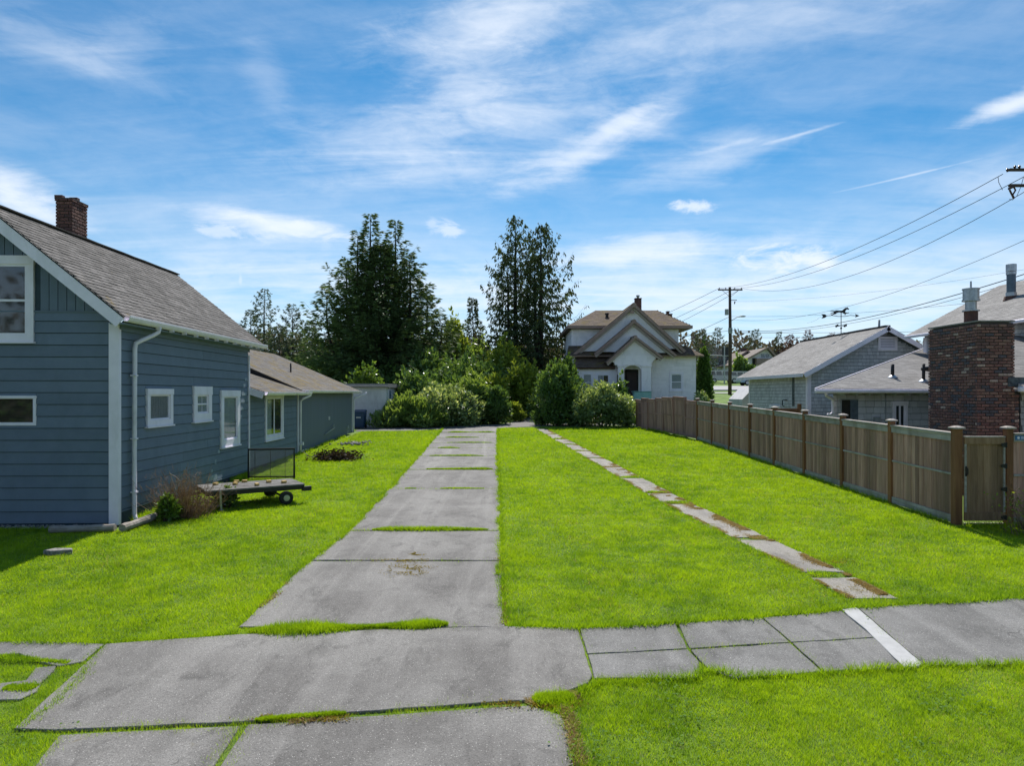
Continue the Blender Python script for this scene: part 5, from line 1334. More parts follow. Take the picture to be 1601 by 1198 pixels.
m = MB(); m.box(gpost + .07, 13.4, 13.53, 13.67, g_ + 1.80, g_ + 1.838); m.build('cap_rail', M['fence_rail'], fence2)
post(12.2, 13.5, fence2)
m = MB(); sx0, sx1, sz0, sz1 = 9.99, 10.34, g_ + 1.70, g_ + 1.79; m.box(sx0, sx1, 13.543, 13.553, sz0, sz1)
sgn = tag(m.build('sign', M['sign']), 'small blue sign with a white emblem on the top rail right of the gate', 'sign')
m = MB(); m.tube([(10.05, 13.542, g_ + 1.745), (10.05, 13.539, g_ + 1.745)], .026, 14); m.build('emblem', M['white'], sgn)
for r_, z in ((0, g_ + 1.752), (1, g_ + 1.727)):
    m = MB(); m.box(10.10, 10.30 - r_ * .04, 13.539, 13.542, z, z + .012); m.build('text_line', M['white'], sgn)

# older, greyer fence further back: panels leaning and of uneven height
fence3 = thing('fence', (8.5, 33, G(33)), 'older grey-brown leaning board fence running on behind the newer one to the shrubs', 'fence')
px3 = [1093, 1072, 1054, 1038, 1026, 1014, 1005, 995]; d3 = [32.1, 33.6, 35.0, 36.3, 37.4, 38.4, 39.3, 40.6]; tp = [1.80, 1.95, 1.88, 1.80, 1.72, 1.74, 1.62, 1.60]
pts3 = [((px - CX) / F * d, d) for px, d in zip(px3, d3)]
for i, (a, b) in enumerate(zip(pts3[:-1], pts3[1:])):
    L = math.hypot(b[0] - a[0], b[1] - a[1]); ux_, uy_ = (b[0] - a[0]) / L, (b[1] - a[1]) / L; nx, ny = uy_, -ux_
    if nx > 0: nx, ny = -nx, -ny
    n = int(round(L / .15)); off = RNG.uniform(-.06, .06); ln = RNG.uniform(-.05, .05)
    h = tp[i]
    def q8(s0, s1, o0, o1, z0, z1):
        f = lambda s, o, z: (a[0] + ux_ * s + nx * (o + off + ln * z), a[1] + uy_ * s + ny * (o + off + ln * z), G(a[1] + uy_ * s) + z)
        return [f(s0, o0, z0), f(s1, o0, z0), f(s1, o1, z0), f(s0, o1, z0), f(s0, o0, z1), f(s1, o0, z1), f(s1, o1, z1), f(s0, o1, z1)]
    for k in range(n):
        m = MB(); m.hexa(q8(k * L / n + .003, (k + 1) * L / n - .003, -.01, .01 + RNG.uniform(0, .006), .04, h - .05 + RNG.uniform(-.015, .01))); m.build('board', M['fence_old'], fence3)
    for z0, z1 in ((h - .16, h - .02), (h * .52, h * .52 + .05), (.05, .17)):
        m = MB(); m.hexa(q8(0, L, .018, .045, z0, z1)); m.build('rail', M['fence_old'], fence3)
    m = MB(); m.hexa(q8(0, L, -.06, .07, h - .02, h + .02)); m.build('cap_rail', M['fence_old'], fence3)
    m = MB(); m.hexa(q8(-.05, .06, -.06, .06, -.05, h + .03)); m.build('post', M['fence_old'], fence3)
# low reddish fence across the neighbour's yard
fence4 = thing('fence', (11.2, 30, G(30)), 'dark reddish low fence in front of the outbuilding seen over the tall fence', 'fence')
xa, xb, yf = 9.6, 12.15, 29.0; gg = G(yf)
x = xa
while x < xb:
    m = MB(); m.box(x, x + .137, yf, yf + .02, gg + .05, gg + 1.62); m.build('board', M['cedar'], fence4); x += .141
for z0, z1 in ((1.50, 1.60),):
    m = MB(); m.box(xa, xb, yf - .035, yf - .003, gg + z0, gg + z1); m.build('rail', M['cedar'], fence4)
m = MB(); m.box(xb, xb + .13, yf - .06, yf + .07, gg, gg + 1.82); m.build('post', M['cedar'], fence4)
# ------------------------------------------------------------------ white house with nested gables
WH = thing('house', (8.9, 50, G(50)), 'old white house with three nested front gables and a mossy brown hip roof', 'house')
k50 = 50 / F
def wx(px, d=50.0): return (px - CX) * d / F
def wz(py, d=50.0): return CZ - (py - HY) * d / F
m = MB(); m.box(wx(894), wx(1088), 50.0, 59, 1.0, wz(553)); m.build('wall', M['cream'], WH)
m = MB(); m.box(wx(896), wx(1067), 51.2, 58.6, wz(556), wz(510, 51.2)); m.build('upper_wall', M['cream'], WH)
wW = Wall((0, 50.0), (1, 0), (0, -1))
# hip roof over the upper storey
def hip(x0, x1, y0, y1, ze, rx0, rx1, ry, zr, parent, mat, th=.12):
    E = [Vector((x0, y0, ze)), Vector((x1, y0, ze)), Vector((x1, y1, ze)), Vector((x0, y1, ze))]; R0, R1 = Vector((rx0, ry, zr)), Vector((rx1, ry, zr))
    m = MB(); m.face([p for p in (E[0], E[1], R1, R0)]); m.face([E[1], E[2], R1]); m.face([E[2], E[3], R0, R1]); m.face([E[3], E[0], R0])
    D = Vector((0, 0, -th)); m.face([E[3] + D, E[2] + D, E[1] + D, E[0] + D])
    o = m.build('roof', mat, parent)
    m = MB()
    t = .06
    m.box(x0 - t, x1 + t, y0 - t, y0, ze - th, ze + .02); m.box(x0 - t, x0, y0, y1, ze - th, ze + .02); m.box(x1, x1 + t, y0, y1, ze - th, ze + .02)
    m.build('fascia', M['brown_trim'], o)
    emit(tile(E[0], E[1], R1, R0, .34, .19, .02), _wedge, 'shingle', o, mat, 0, 'shingle_courses')
    emit(tile(E[1], E[2], R1, R1 + Vector((0, .001, 0)), .34, .19, .02), _wedge, 'shingle', o, mat, 0, 'shingle_courses')
    return o
ur = hip(4.15, wx(1081, 50.8), 50.7, 59.2, wz(509.5, 50.7), 6.75, 11.7, 55, 9.62, WH, M['sh4'], .20)
# ground-floor pent roof and the lower roof at the left
def pent(x0, x1, y0, z0, y1, z1, name='pent_roof', inset=0):
    q = [Vector((x0, y0, z0)), Vector((x1, y0, z0)), Vector((x1 - inset, y1, z1)), Vector((x0 + inset * .3, y1, z1))]
    n = (q[1] - q[0]).cross(q[3] - q[0]).normalized(); m = MB(); m.hexa([p - n * .10 for p in q] + q); o = m.build(name, M['brown_trim'], WH)
    emit(tile(*q, .34, .19, .02), _wedge, 'shingle', o, M['sh4'], 0, 'shingle_courses'); return o
pent(wx(886, 49.4), wx(1101, 49.4), 49.4, wz(556, 49.4), 51.15, wz(541, 51.15), inset=.9)
# gables
def gable(ax_, az_, lx, lz, rx, rz, y, depth, trim, wallmat='cream', board=.22, roofmat='sh4', pediment=True):
    n0 = MB()
    A, L, Q = (ax_, az_), (lx, lz), (rx, rz)
    m = MB(); m.v = [(L[0], y, L[1]), (Q[0], y, Q[1]), (A[0], y, A[1] - .03), (L[0], y + .3, L[1]), (Q[0], y + .3, Q[1]), (A[0], y + .3, A[1] - .03)]
    m.f = [(0, 1, 2), (5, 4, 3), (0, 3, 4, 1)]; m.t = [.5] * 3
    g = m.build('gable', M[wallmat], WH)
    for (B, sgn) in ((L, -1), (Q, 1)):
        d = Vector((A[0] - B[0], 0, A[1] - B[1])).normalized(); n = Vector((-d.z, 0, d.x)) if sgn > 0 else Vector((-d.z, 0, d.x))
        if n.z < 0: n = -n
        b0 = Vector((B[0], y, B[1])) - d * .35; a0 = Vector((A[0], y + (.006 if sgn > 0 else 0), A[1])) + d * .13; b0.y += .006 if sgn > 0 else 0
        # roof plane running back
        o_ = Vector((0, -.38, 0)); bk = Vector((0, depth, 0))
        m = MB(); m.hexa([b0 + o_ - n * .02, a0 + o_ - n * .02, a0 + bk - n * .02, b0 + bk - n * .02, b0 + o_ + n * .08, a0 + o_ + n * .08, a0 + bk + n * .08, b0 + bk + n * .08]); m.build('gable_roof', M[roofmat], g)
        t = Vector((0, -.42, 0)); t2 = Vector((0, -.383, 0))
        m = MB(); m.hexa([b0 + t - n * board, a0 + t - n * board, a0 + t2 - n * board, b0 + t2 - n * board, b0 + t + n * .06, a0 + t + n * .06, a0 + t2 + n * .06, b0 + t2 + n * .06]); m.build('rake_board', M['brown_trim'], g)
        m = MB(); t = Vector((0, -.20, 0)); t2 = Vector((0, -.002, 0)); e = -n * board
        m.hexa([b0 + t + e - n * .14, a0 + t + e - n * .14, a0 + t2 + e - n * .14, b0 + t2 + e - n * .14, b0 + t + e, a0 + t + e, a0 + t2 + e, b0 + t2 + e]); m.build('soffit_board', M['brown_pale'], g)
    return g
def lap_courses(w, u0, u1, z0, z1, ex, holes, ztop=None, umin=None):
    m = MB(); z = z0
    while z < z1:
        cuts = [(umin(z) if umin else u0, ztop(z) if ztop else u1, z, min(z + ex, z1))]
        for (ha, hb, hc, hd) in holes:
            new = []
            for (x0, x1, q0, q1) in cuts:
                if hb <= x0 or ha >= x1 or hd <= q0 or hc >= q1: new.append((x0, x1, q0, q1)); continue
                if ha > x0: new.append((x0, ha, q0, q1))
                if hb < x1: new.append((hb, x1, q0, q1))
            cuts = new
        for (x0, x1, q0, q1) in cuts:
            if x1 - x0 > .05:
                u = x0
                while u < x1:
                    b = min(x1, u + RNG.uniform(.3, .8)); m.hexa([w.P(u, q0, 0), w.P(b - .01, q0, 0), w.P(b - .01, q0, .035), w.P(u, q0, .035), w.P(u, q1, 0), w.P(b - .01, q1, 0), w.P(b - .01, q1, .008), w.P(u, q1, .008)], RNG.random()); u = b
        z += ex
    m.build('wall_shingle_courses', M['cream'], WH, kind='stuff')
lap_courses(wW, wx(1019), wx(1088), 1.3, wz(556), .15, [(wx(1046.5), wx(1068.5), wz(611.5), wz(582))])
lap_courses(Wall((0, 51.2), (1, 0), (0, -1)), wx(896, 51.2), wx(1047, 51.2), wz(556), wz(513, 51.2), .15, [])
gable(wx(990), wz(477), wx(902), wz(550), wx(1064), wz(545), 50.0, 5.5, 1, board=.14)
y2 = 49.5
gable(wx(990, y2), wz(503, y2), wx(934, y2), wz(550, y2), wx(1050, y2), wz(552, y2), y2, 1.0, 1, board=.11)
m = MB(); wW.box(m, wx(984), wx(990), wz(491), wz(487), .3, .36); m.build('attic_vent', M['brown_trim'], WH)
# left ground-floor room with its own roof
m = MB(); m.box(wx(903), wx(961), 48.9, 50.1, 1.0, wz(574, 48.9)); m.build('bay_wall', M['cream'], WH)
q = [Vector((wx(895, 48.6), 48.6, wz(575, 48.6))), Vector((wx(962, 48.6), 48.6, wz(575, 48.6))), Vector((wx(962, 50.1), 50.1, wz(557, 50.1))), Vector((wx(900, 50.1), 50.1, wz(557, 50.1)))]
nn = (q[1] - q[0]).cross(q[3] - q[0]).normalized(); m = MB(); m.hexa([p - nn * .12 for p in q] + q); br = m.build('bay_roof', M['rust'], WH)
emit(tile(*q, .34, .19, .02), _wedge, 'shingle', br, M['sh4'], 0, 'shingle_courses')
wB = Wall((0, 48.9), (1, 0), (0, -1))
window(wB, wx(910, 48.9), wx(926.5, 48.9), wz(613, 48.9), wz(583, 48.9), WH, .08, .10, mull=[('h', .5)], drape=('lace', 0, 1), sash=.05)
window(wB, wx(932, 48.9), wx(953.5, 48.9), wz(612, 48.9), wz(584, 48.9), WH, .08, .10, mull=[('h', .5), ('v', .5)], sash=.05, drape=('lace', 0, .4))
window(wW, wx(1046.5), wx(1068.5), wz(611.5), wz(582), WH, .12, .14, mull=[('h', .48)], drape=('lace', 0, 1), sash=.06)
# porch: gable on columns, arch, dark door
yp = 48.3
P0 = lambda px, py: (wx(px, yp), wz(py, yp))
gable(*P0(992, 528), *P0(953, 563), *P0(1029, 556), yp, 1.7, 1, board=.07, wallmat='cream')
m = MB(); xl, xr = wx(961, yp), wx(1018.5, yp); zt_, zb_ = wz(556, yp), wz(571, yp)
m.box(xl, xr, yp - .02, yp + .3, zb_, zt_ + .02); m.box(xr - .3, xr, yp + .3, 50, zb_ + .002, zt_); m.box(xl, xl + .3, yp + .3, 50, zb_ + .002, zt_); m.build('porch_beam', M['cream'], WH)
m = MB(); m.face([(wx(953, yp), yp - .005, wz(563, yp)), (wx(1029, yp), yp - .005, wz(556, yp)), (xr, yp - .005, wz(568, yp)), (xl, yp - .005, wz(568, yp))])
m.build('porch_pediment', M['cream'], WH)
for (a, b) in ((966.5, 975.5), (1003, 1018)):
    x0, x1 = wx(a, yp), wx(b, yp)
    m = MB(); m.box(x0, x1, yp, yp + .45, 1.1, zb_ + .0); c = m.build('column', M['cream'], WH, bevel=.02)
    m = MB(); m.box(x0 - .06, x1 + .06, yp - .06, yp + .5, zb_ - .12, zb_ - .002); m.build('capital', M['cream'], c)
m = MB(); ca, cb = wx(975.5, yp), wx(1003, yp); hc = (ca + cb) / 2; hw = (cb - ca) / 2
n = 12
for i in range(n):
    t0, t1 = math.pi * (1 - i / n), math.pi * (1 - (i + 1) / n)
    p0 = (hc + hw * math.cos(t0), zb_ - .42 + .40 * math.sin(t0)); p1 = (hc + hw * math.cos(t1), zb_ - .42 + .40 * math.sin(t1))
    m.hexa([(p0[0], yp + .04, p0[1]), (p1[0], yp + .04, p1[1]), (p1[0], yp + .25, p1[1]), (p0[0], yp + .25, p0[1]), (p0[0], yp + .04, zb_), (p1[0], yp + .04, zb_), (p1[0], yp + .25, zb_), (p0[0], yp + .25, zb_)])
m.build('arch', M['cream'], WH)
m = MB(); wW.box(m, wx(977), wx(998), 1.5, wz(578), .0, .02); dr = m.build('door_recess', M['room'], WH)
m = MB(); wW.box(m, wx(980), wx(995), 1.5, wz(583), .02, .07); dd = m.build('door', M['door_brown'], WH)
for i in range(3):
    m = MB(); wW.box(m, wx(981.5), wx(993.5), 1.7 + i * .9, 2.45 + i * .9, .07, .085); m.build('panel', M['door_brown'], dd)
m = MB(); wW.box(m, wx(965), wx(975), 2.2, wz(583), .0, .04); m.build('side_light', M['flue_blue'], WH)
m = MB(); m.tube([(wx(964.5, yp), yp - .3, wz(600)), (wx(964.5, yp), yp - .3, wz(587))], [.05, .03], 8); m.build('lantern', M['black'], WH)
# steps with pale teal balustrade
for i in range(4):
    m = MB(); m.box(wx(976, 47.8), wx(1004, 47.8), 47.0 + i * .3, 48.3, G(47.2) + i * .17, G(47.2) + (i + 1) * .17 - .002 * 0); m.build('step', M['cement'], WH)
m = MB(); m.box(wx(991, 46.9), wx(1018, 46.9), 46.8, 47.4, G(47), wz(613, 46.9)); m.box(wx(990, 46.9) - .05, wx(1019, 46.9), 46.75, 47.45, wz(613, 46.9), wz(612.3, 46.9) + .02); m.build('balustrade', M['teal'], WH, bevel=.03)
# chimneys
def small_chimney(px0, px1, pt, d, z0, pot, wdy=.5):
    x0, x1 = wx(px0, d), wx(px1, d); z1 = wz(pt, d)
    m = MB(); m.box(x0 + .015, x1 - .015, d + .015, d + wdy - .015, z0, z1 - .02); c = m.build('chimney', M['mortar'], WH)
    emit([b for b in brick_faces(SF, x0, x1, d, d + wdy, z0, z1, .21, .078, 'fsbl')], _brick, 'brick', c, M['brickL'], 0, 'brick_courses')
    m = MB(); m.box(x0 - .03, x1 + .03, d - .03, d + wdy + .03, z1 - .02, z1 + .05); m.build('cap', M['brickL'], c)
    if pot: m = MB(); m.tube([((x0 + x1) / 2, d + wdy / 2, z1 + .05), ((x0 + x1) / 2, d + wdy / 2, z1 + .22)], [.08, .12], 10); m.tube([((x0 + x1) / 2, d + wdy / 2, z1 + .22), ((x0 + x1) / 2, d + wdy / 2, z1 + .30)], [.16, .14], 10); m.build('flue_pot', M['steel'], c)
small_chimney(993.5, 1003, 467, 54, 8.9, True); small_chimney(1043, 1046.5, 487.5, 55.5, 8.2, False, .4); small_chimney(1046.8, 1051, 491.5, 55.5, 8.0, False, .4)
m = MB(); zc_ = wz(497, 53); m.tube([(wx(949, 53), 53, zc_ - .3), (wx(949, 53), 53, zc_ + .28)], .12, 10); m.tube([(wx(949, 53), 53, zc_ + .28), (wx(949, 53), 53, zc_ + .36)], .17, 10); m.build('roof_vent', M['black'], ur)

# ------------------------------------------------------------------ flat-roofed white garage and what stands by it
FG = thing('outbuilding', (-9, 40.6, G(40.6)), 'low flat-roofed white stucco outbuilding beyond the grey garage wing', 'outbuilding')
m = MB(); m.box(-12.5, wx(604, 40.6), 40.6, 44.2, .8, wz(606, 40.6)); m.build('wall', M['stucco'], FG)
m = MB(); m.box(-12.8, wx(607, 40.35), 40.35, 44.5, wz(606, 40.5), wz(600, 40.5)); m.build('roof', M['cement'], FG)
m = MB(); m.box(-12.85, wx(608, 40.35), 40.30, 40.345, wz(604.5, 40.5), wz(602, 40.5)); m.build('fascia', M['brown_pale'], FG)
ws = Wall((wx(604, 40.6), 40.6), (0, 1), (1, 0))
m = MB(); ws.box(m, .7, 1.5, 1.2, 3.1, .0, .03); m.build('door', M['carblue'], FG)
m = MB(); ws.box(m, .6, .7, 1.0, 3.15, .0, .05); ws.box(m, 1.5, 1.6, 1.0, 3.15, 0, .05); m.build('door_frame', M['white'], FG)
# blue bin
bxp, byp = wx(562.5, 39.3), 39.3; bz = G(39.3)
bn = thing('wheelie_bin', (bxp, byp, bz), 'dark blue wheelie bin standing against the white stucco wall', 'bin')
m = MB(); m.hexa([(bxp - .27, byp - .27, bz + .06), (bxp + .27, byp - .27, bz + .06), (bxp + .27, byp + .27, bz + .06), (bxp - .27, byp + .27, bz + .06), (bxp - .34, byp - .34, bz + .95), (bxp + .34, byp - .34, bz + .95), (bxp + .34, byp + .34, bz + .95), (bxp - .34, byp + .34, bz + .95)]); m.build('body', M['bluebin'], bn, bevel=.03)
m = MB(); m.hexa([(bxp - .36, byp - .38, bz + .955), (bxp + .36, byp - .38, bz + .955), (bxp + .36, byp + .36, bz + .955), (bxp - .36, byp + .36, bz + .955), (bxp - .33, byp - .33, bz + 1.0), (bxp + .33, byp - .33, bz + 1.0), (bxp + .33, byp + .33, bz + 1.08), (bxp - .33, byp + .33, bz + 1.08)]); m.build('lid', M['bluebin'], bn, bevel=.015)
m = MB(); m.tube([(bxp - .3, byp + .38, bz + .98), (bxp + .3, byp + .38, bz + .98)], .02, 8); m.build('handle', M['bluebin'], bn)
for s in (-1, 1):
    m = MB(); m.tube([(bxp + s * .27, byp + .25, bz + .12), (bxp + s * .33, byp + .25, bz + .12)], .12, 14); m.build('wheel', M['rubber'], bn)
m = MB(); m.box(bxp - .13, bxp + .13, byp - .347, byp - .325, bz + .60, bz + .68); m.build('label', M['lace'], bn)

# ------------------------------------------------------------------ flatbed trailer
TC, TA = (-6.12, 16.0), R(34)
TF = frame(TC[0], TC[1], TA); tz = G(16); tzz = tz + .44
tr = thing('trailer', (TC[0], TC[1], tz), 'small grey plank flatbed trailer parked on the lawn against the blue house', 'trailer', rz=TA)
TL, TW = 2.15, 1.22
npk = 9
for i in range(npk):
    y0 = -TW / 2 + TW * i / npk
    m = MB(); m.box(-TL / 2 - RNG.uniform(0, .03), TL / 2 + RNG.uniform(0, .03), y0 + .003, y0 + TW / npk - .004, tzz - .035, tzz + RNG.uniform(-.003, .003), TF); m.build('plank', M['deck'], tr)
m = MB()
for y in (-TW / 2 + .02, TW / 2 - .06): m.box(-TL / 2, TL / 2, y, y + .04, tzz - .13, tzz - .038, TF)
for x in (-TL / 2 + .02, -.4, .35, TL / 2 - .06): m.box(x, x + .04, -TW / 2 + .06, TW / 2 - .06, tzz - .12, tzz - .04, TF)
m.build('chassis', M['black'], tr)
T3 = lambda x, y, z: Vector((*TF(x, y), z))
m = MB(); m.tube([T3(.62, -TW / 2 - .02, tz + .16), T3(.62, TW / 2 + .02, tz + .16)], .025, 8); m.build('axle', M['black'], tr)
for s in (-1, 1):
    a, b = T3(.62, s * (TW / 2 + .02), tz + .155), T3(.62, s * (TW / 2 + .13), tz + .155)
    m = MB(); m.tube([a, a.lerp(b, .15), a.lerp(b, .85), b], [.13, .155, .155, .13], 22); w_ = m.build('wheel', M['rubber'], tr, smooth=False)
    c, d = T3(.62, s * (TW / 2 + .128), tz + .155), T3(.62, s * (TW / 2 + .136), tz + .155)
    m = MB(); m.tube([c, d], [.075, .07], 16); m.build('rim', M['steel'], w_)
m = MB(); m.tube([T3(-.78, -.66, tz - .02), T3(-.80, -.64, tzz - .02)], .028, 8); m.tube([T3(-.78, -.66, tz - .01), T3(-.78, -.66, tz + .01)], .06, 10); m.build('prop_leg', M['steel'], tr)
m = MB(); m.beam(T3(-TL / 2, 0, tzz - .1), T3(-TL / 2 - .75, .05, tz + .22), .06, .06); m.build('tow_bar', M['black'], tr)
m = MB(); m.box(TL / 2 - .05, TL / 2 + .16, -.62, -.52, tzz - .17, tzz - .07, TF); m.build('tail_lamp', M['black'], tr)
ylab = ['yellow wood block nearest the front tip of the trailer deck', 'yellow wood block near the middle of the deck, second from the front tip', 'yellow wood block at the wall side of the deck centre', 'yellow wood block at the lawn edge of the deck centre', 'yellow wood block in the middle of the rear half of the deck', 'yellow wood block closest to the trailer wheel', 'yellow wood block at the wall side, just before the deck centre']
ysp = [(-.72, .30), (-.33, .10), (-.05, .42), (.05, -.35), (.42, .05), (.70, -.22), (-.22, .48)]
for i, (x, y) in enumerate(ysp):
    c = T3(x, y, tzz + .004); r = RNG.uniform(0, 3)
    m = MB(); f2 = frame(c.x, c.y, r); m.box(-.055, .055, -.04, .04, c.z, c.z + .055, f2)
    m.box(-.03, .03, -.05, -.0401, c.z, c.z + .03, f2)
    tag(m.build('wood_block', M['yellow'], None, bevel=.012), ylab[i], 'block', 'yellow blocks on the trailer deck')
# junk under the front of the trailer
jk = MB()
for i in range(60):
    x, y = RNG.uniform(-1.25, -.55), RNG.uniform(-.5, .5); c = T3(x, y, G(15.2) + RNG.uniform(.02, .22)); d = Vector((RNG.uniform(-1, 1), RNG.uniform(-1, 1), RNG.uniform(-.3, .3))).normalized()
    jk.beam(c - d * RNG.uniform(.04, .16), c + d * RNG.uniform(.04, .16), RNG.uniform(.01, .05), .015, tint=RNG.random())
tag(jk.build('scrap_heap', M['stone'], kind='stuff'), 'tangle of grey scrap lying under the front of the trailer')

# wire-mesh panel standing between trailer and wing
y_p = 19.75; xa, xb = wx(388.5, y_p), wx(460, y_p); zb_, zt_ = G(y_p) + .02, wz(703, y_p)
mp = thing('mesh_panel', ((xa + xb) / 2, y_p, G(y_p)), 'black-framed wire mesh panel standing upright behind the trailer', 'panel')
m = MB(); m.tube([(xa, y_p, zb_), (xa, y_p, zt_), (xb, y_p, zt_ + .02), (xb, y_p, zb_)], .032, 8); m.build('frame', M['black'], mp)
m = MB(); m.tube([(xa, y_p, zb_ + .05), (xb, y_p, zb_ + .05)], .02, 8); m.build('bottom_rail', M['black'], mp)
for t in (.14, .48, .80):
    m = MB(); xx = xa + (xb - xa) * t; m.tube([(xx, y_p + .01, zb_), (xx, y_p + .01, zt_)], .007, 6); m.build('upright', M['rust'], mp)
m = MB(); st = .05; n = int((xb - xa + zt_ - zb_) / st)
def clipseg(p, q):
    (x0, z0), (x1, z1) = p, q; t0, t1 = 0.0, 1.0
    for a, da, lo, hi in ((x0, x1 - x0, xa, xb), (z0, z1 - z0, zb_, zt_)):
        if abs(da) < 1e-9: continue
        u0, u1 = (lo - a) / da, (hi - a) / da
        if u0 > u1: u0, u1 = u1, u0
        t0, t1 = max(t0, u0), min(t1, u1)
    return None if t0 >= t1 else ((x0 + (x1 - x0) * t0, z0 + (z1 - z0) * t0), (x0 + (x1 - x0) * t1, z0 + (z1 - z0) * t1))
H_ = zt_ - zb_
for i in range(-int(H_ / st) - 1, int((xb - xa) / st) + 2):
    for sgn in (1, -1):
        p = (xa + i * st, zb_) if sgn > 0 else (xa + i * st + H_, zb_); q = (p[0] + sgn * H_, zt_)
        s = clipseg(p, q)
        if s: m.beam((s[0][0], y_p + .003 * sgn, s[0][1]), (s[1][0], y_p + .003 * sgn, s[1][1]), .007, .007)
m.build('wire_mesh', M['mesh_wire'], mp, kind='stuff')

# garden hose along the wall foot, curled
m = MB(); hp = [Vector((*HF(.14, 12.8 + i * .12), G(26.5) + .03 + .09 * abs(math.sin(i * .9)))) for i in range(9)]
m.tube(hp, .014, 6); tag(m.build('hose', M['white'], None, smooth=True), 'pale hose lying at the foot of the garage wing downspout', 'hose')

# ------------------------------------------------------------------ poles, lamp, lines
def insul(x, y, z, parent, r=.06, h=.16):
    m = MB(); m.tube([(x, y, z), (x, y, z + h * .4), (x, y, z + h * .5), (x, y, z + h)], [r * .5, r * .7, r, r * .4], 8); m.build('insulator', M['ceramic'], parent, smooth=True)
d1 = 69.0; pz = G(d1); X1 = wx(1141, d1)
pole = thing('utility_pole', (X1, d1, pz), 'brown wooden utility pole with crossarm and street lamp beyond the outbuilding', 'utility pole')
m = MB(); m.tube([(X1, d1, pz - .2), (X1 + .05, d1, pz + 5.5), (X1, d1, wz(449, d1))], [.19, .165, .125], 12); m.build('post', M['pole'], pole, smooth=True)
za = wz(453.5, d1); m = MB(); m.box(wx(1122, d1), wx(1160, d1), d1 - .2, d1 - .09, za - .07, za + .07); ar = m.build('crossarm', M['pole'], pole)
for px in (1124, 1134, 1148, 1158.5): insul(wx(px, d1), d1 - .14, za + .07, pole)
m = MB(); m.beam((wx(1128, d1), d1 - .2, za - .05), (X1, d1 - .15, za - .75), .03, .03); m.beam((wx(1154, d1), d1 - .2, za - .05), (X1, d1 - .15, za - .75), .03, .03); m.build('brace', M['black'], pole)
zt_ = wz(488, d1); m = MB(); m.tube([(X1 - .34, d1 - .05, zt_ - .3), (X1 - .34, d1 - .05, zt_ + .28)], .18, 14); m.build('transformer', M['grey_box'], pole)
m = MB(); zl = wz(500, d1); m.tube([(X1 + .1, d1, zl - .15), (X1 + .7, d1 - .1, zl + .25), (X1 + 1.05, d1 - .15, wz(495.5, d1))], .035, 8); m.build('lamp_arm', M['grey_box'], pole)
m = MB(); xx = X1 + 1.25; m.sphere((xx, d1 - .15, wz(495, d1)), .2, 10, 6, (1.7, .7, .45)); m.build('lamp_head', M['grey_box'], pole, smooth=True)
m = MB(); zz = wz(470, d1); m.box(X1 + .12, X1 + .7, d1 - .1, d1 - .04, zz, zz + .06); m.tube([(X1 + .45, d1 - .07, zz - .35), (X1 + .5, d1 - .07, zz - .1)], .06, 8); m.build('cutout_fuse', M['ceramic'], pole)
m = MB(); m.box(X1 - .2, X1 + .2, d1 - .22, d1 - .1, wz(517, d1) - .3, wz(517, d1) + .25); m.build('bracket', M['grey_box'], pole)
# nearer pole just outside the frame: its arms reach in
d2 = 30.0; X2 = wx(1628, d2); g2 = G(d2)
pole2 = thing('utility_pole', (X2, d2, g2), 'near utility pole whose two dark crossarms reach in at the right edge', 'utility pole')
m = MB(); m.tube([(X2, d2, g2 - .2), (X2, d2, wz(250, d2))], [.18, .13], 12); m.build('post', M['pole'], pole2, smooth=True)
for (py, pxl) in ((267, 1574.5), (291.5, 1574)):
    z = wz(py, d2); m = MB(); m.box(wx(pxl, d2), 2 * X2 - wx(pxl, d2), d2 - .2, d2 - .08, z - .055, z + .055); m.build('crossarm', M['pole'], pole2)
za2 = wz(267, d2); zb2 = wz(291.5, d2)
insul(wx(1571.5, d2), d2 - .14, za2 - .09, pole2, .07, .15)
for px in (1583, 1590): insul(wx(px, d2), d2 - .14, za2 + .055, pole2, .07, .14)
m = MB(); a = Vector((wx(1574, d2), d2 - .25, zb2 - .12)); m.tube([a + Vector((-.10, 0, -.06)), a + Vector((.14, 0, .05))], .05, 8); m.tube([a + Vector((.14, 0, .0)), a + Vector((.20, 0, -.12)), a + Vector((.08, 0, -.32))], .035, 8); m.tube([a + Vector((-.06, 0, -.10)), a + Vector((.06, 0, -.34))], .04, 8); m.tube([a + Vector((.05, 0, -.30)), a + Vector((.13, 0, -.48))], .045, 8); m.build('cutout_fuse', M['ceramic'], pole2)
m = MB(); a = at(1560.5, 276.5, d2 - .3); b = at(1567.5, 297, d2 - .3); m.tube([a, at(1561.5, 285, d2 - .3), b], .012, 5)
b2 = at(1578, 311, d2 - .3); m.tube([b2, at(1583, 312.5, d2 - .3), at(1590, 306, d2 - .3), at(1596, 292, d2 - .3), at(1600.5, 276, d2 - .3)], .012, 5); m.build('jumper_wire', M['wire'], pole2)
NW = [0]
def wire(p, q, sag, r, label, n=24):
    p, q = Vector(p), Vector(q); m = MB()
    m.tube([p.lerp(q, i / n) - Vector((0, 0, 4 * sag * (i / n) * (1 - i / n))) for i in range(n + 1)], r * .68, 4, cap=False)
    tag(m.build('overhead_wire', M['wire']), label, 'wire', 'overhead lines')
T = lambda px, py: Vector((wx(px, d1), d1 - .14, wz(py, d1)))
wire(T(1124, 451), at(1568, 272, d2 - .14), 1.1, .022, 'upper left power line from the far pole to the near crossarm')
wire(T(1148, 451), at(1604, 274.5, d2 - .14), 1.1, .022, 'middle power line from the far pole to the near crossarm')
wire(T(1158.5, 451), at(1640, 277, d2 - .14), 1.9, .022, 'lower power line from the far pole to the near crossarm')
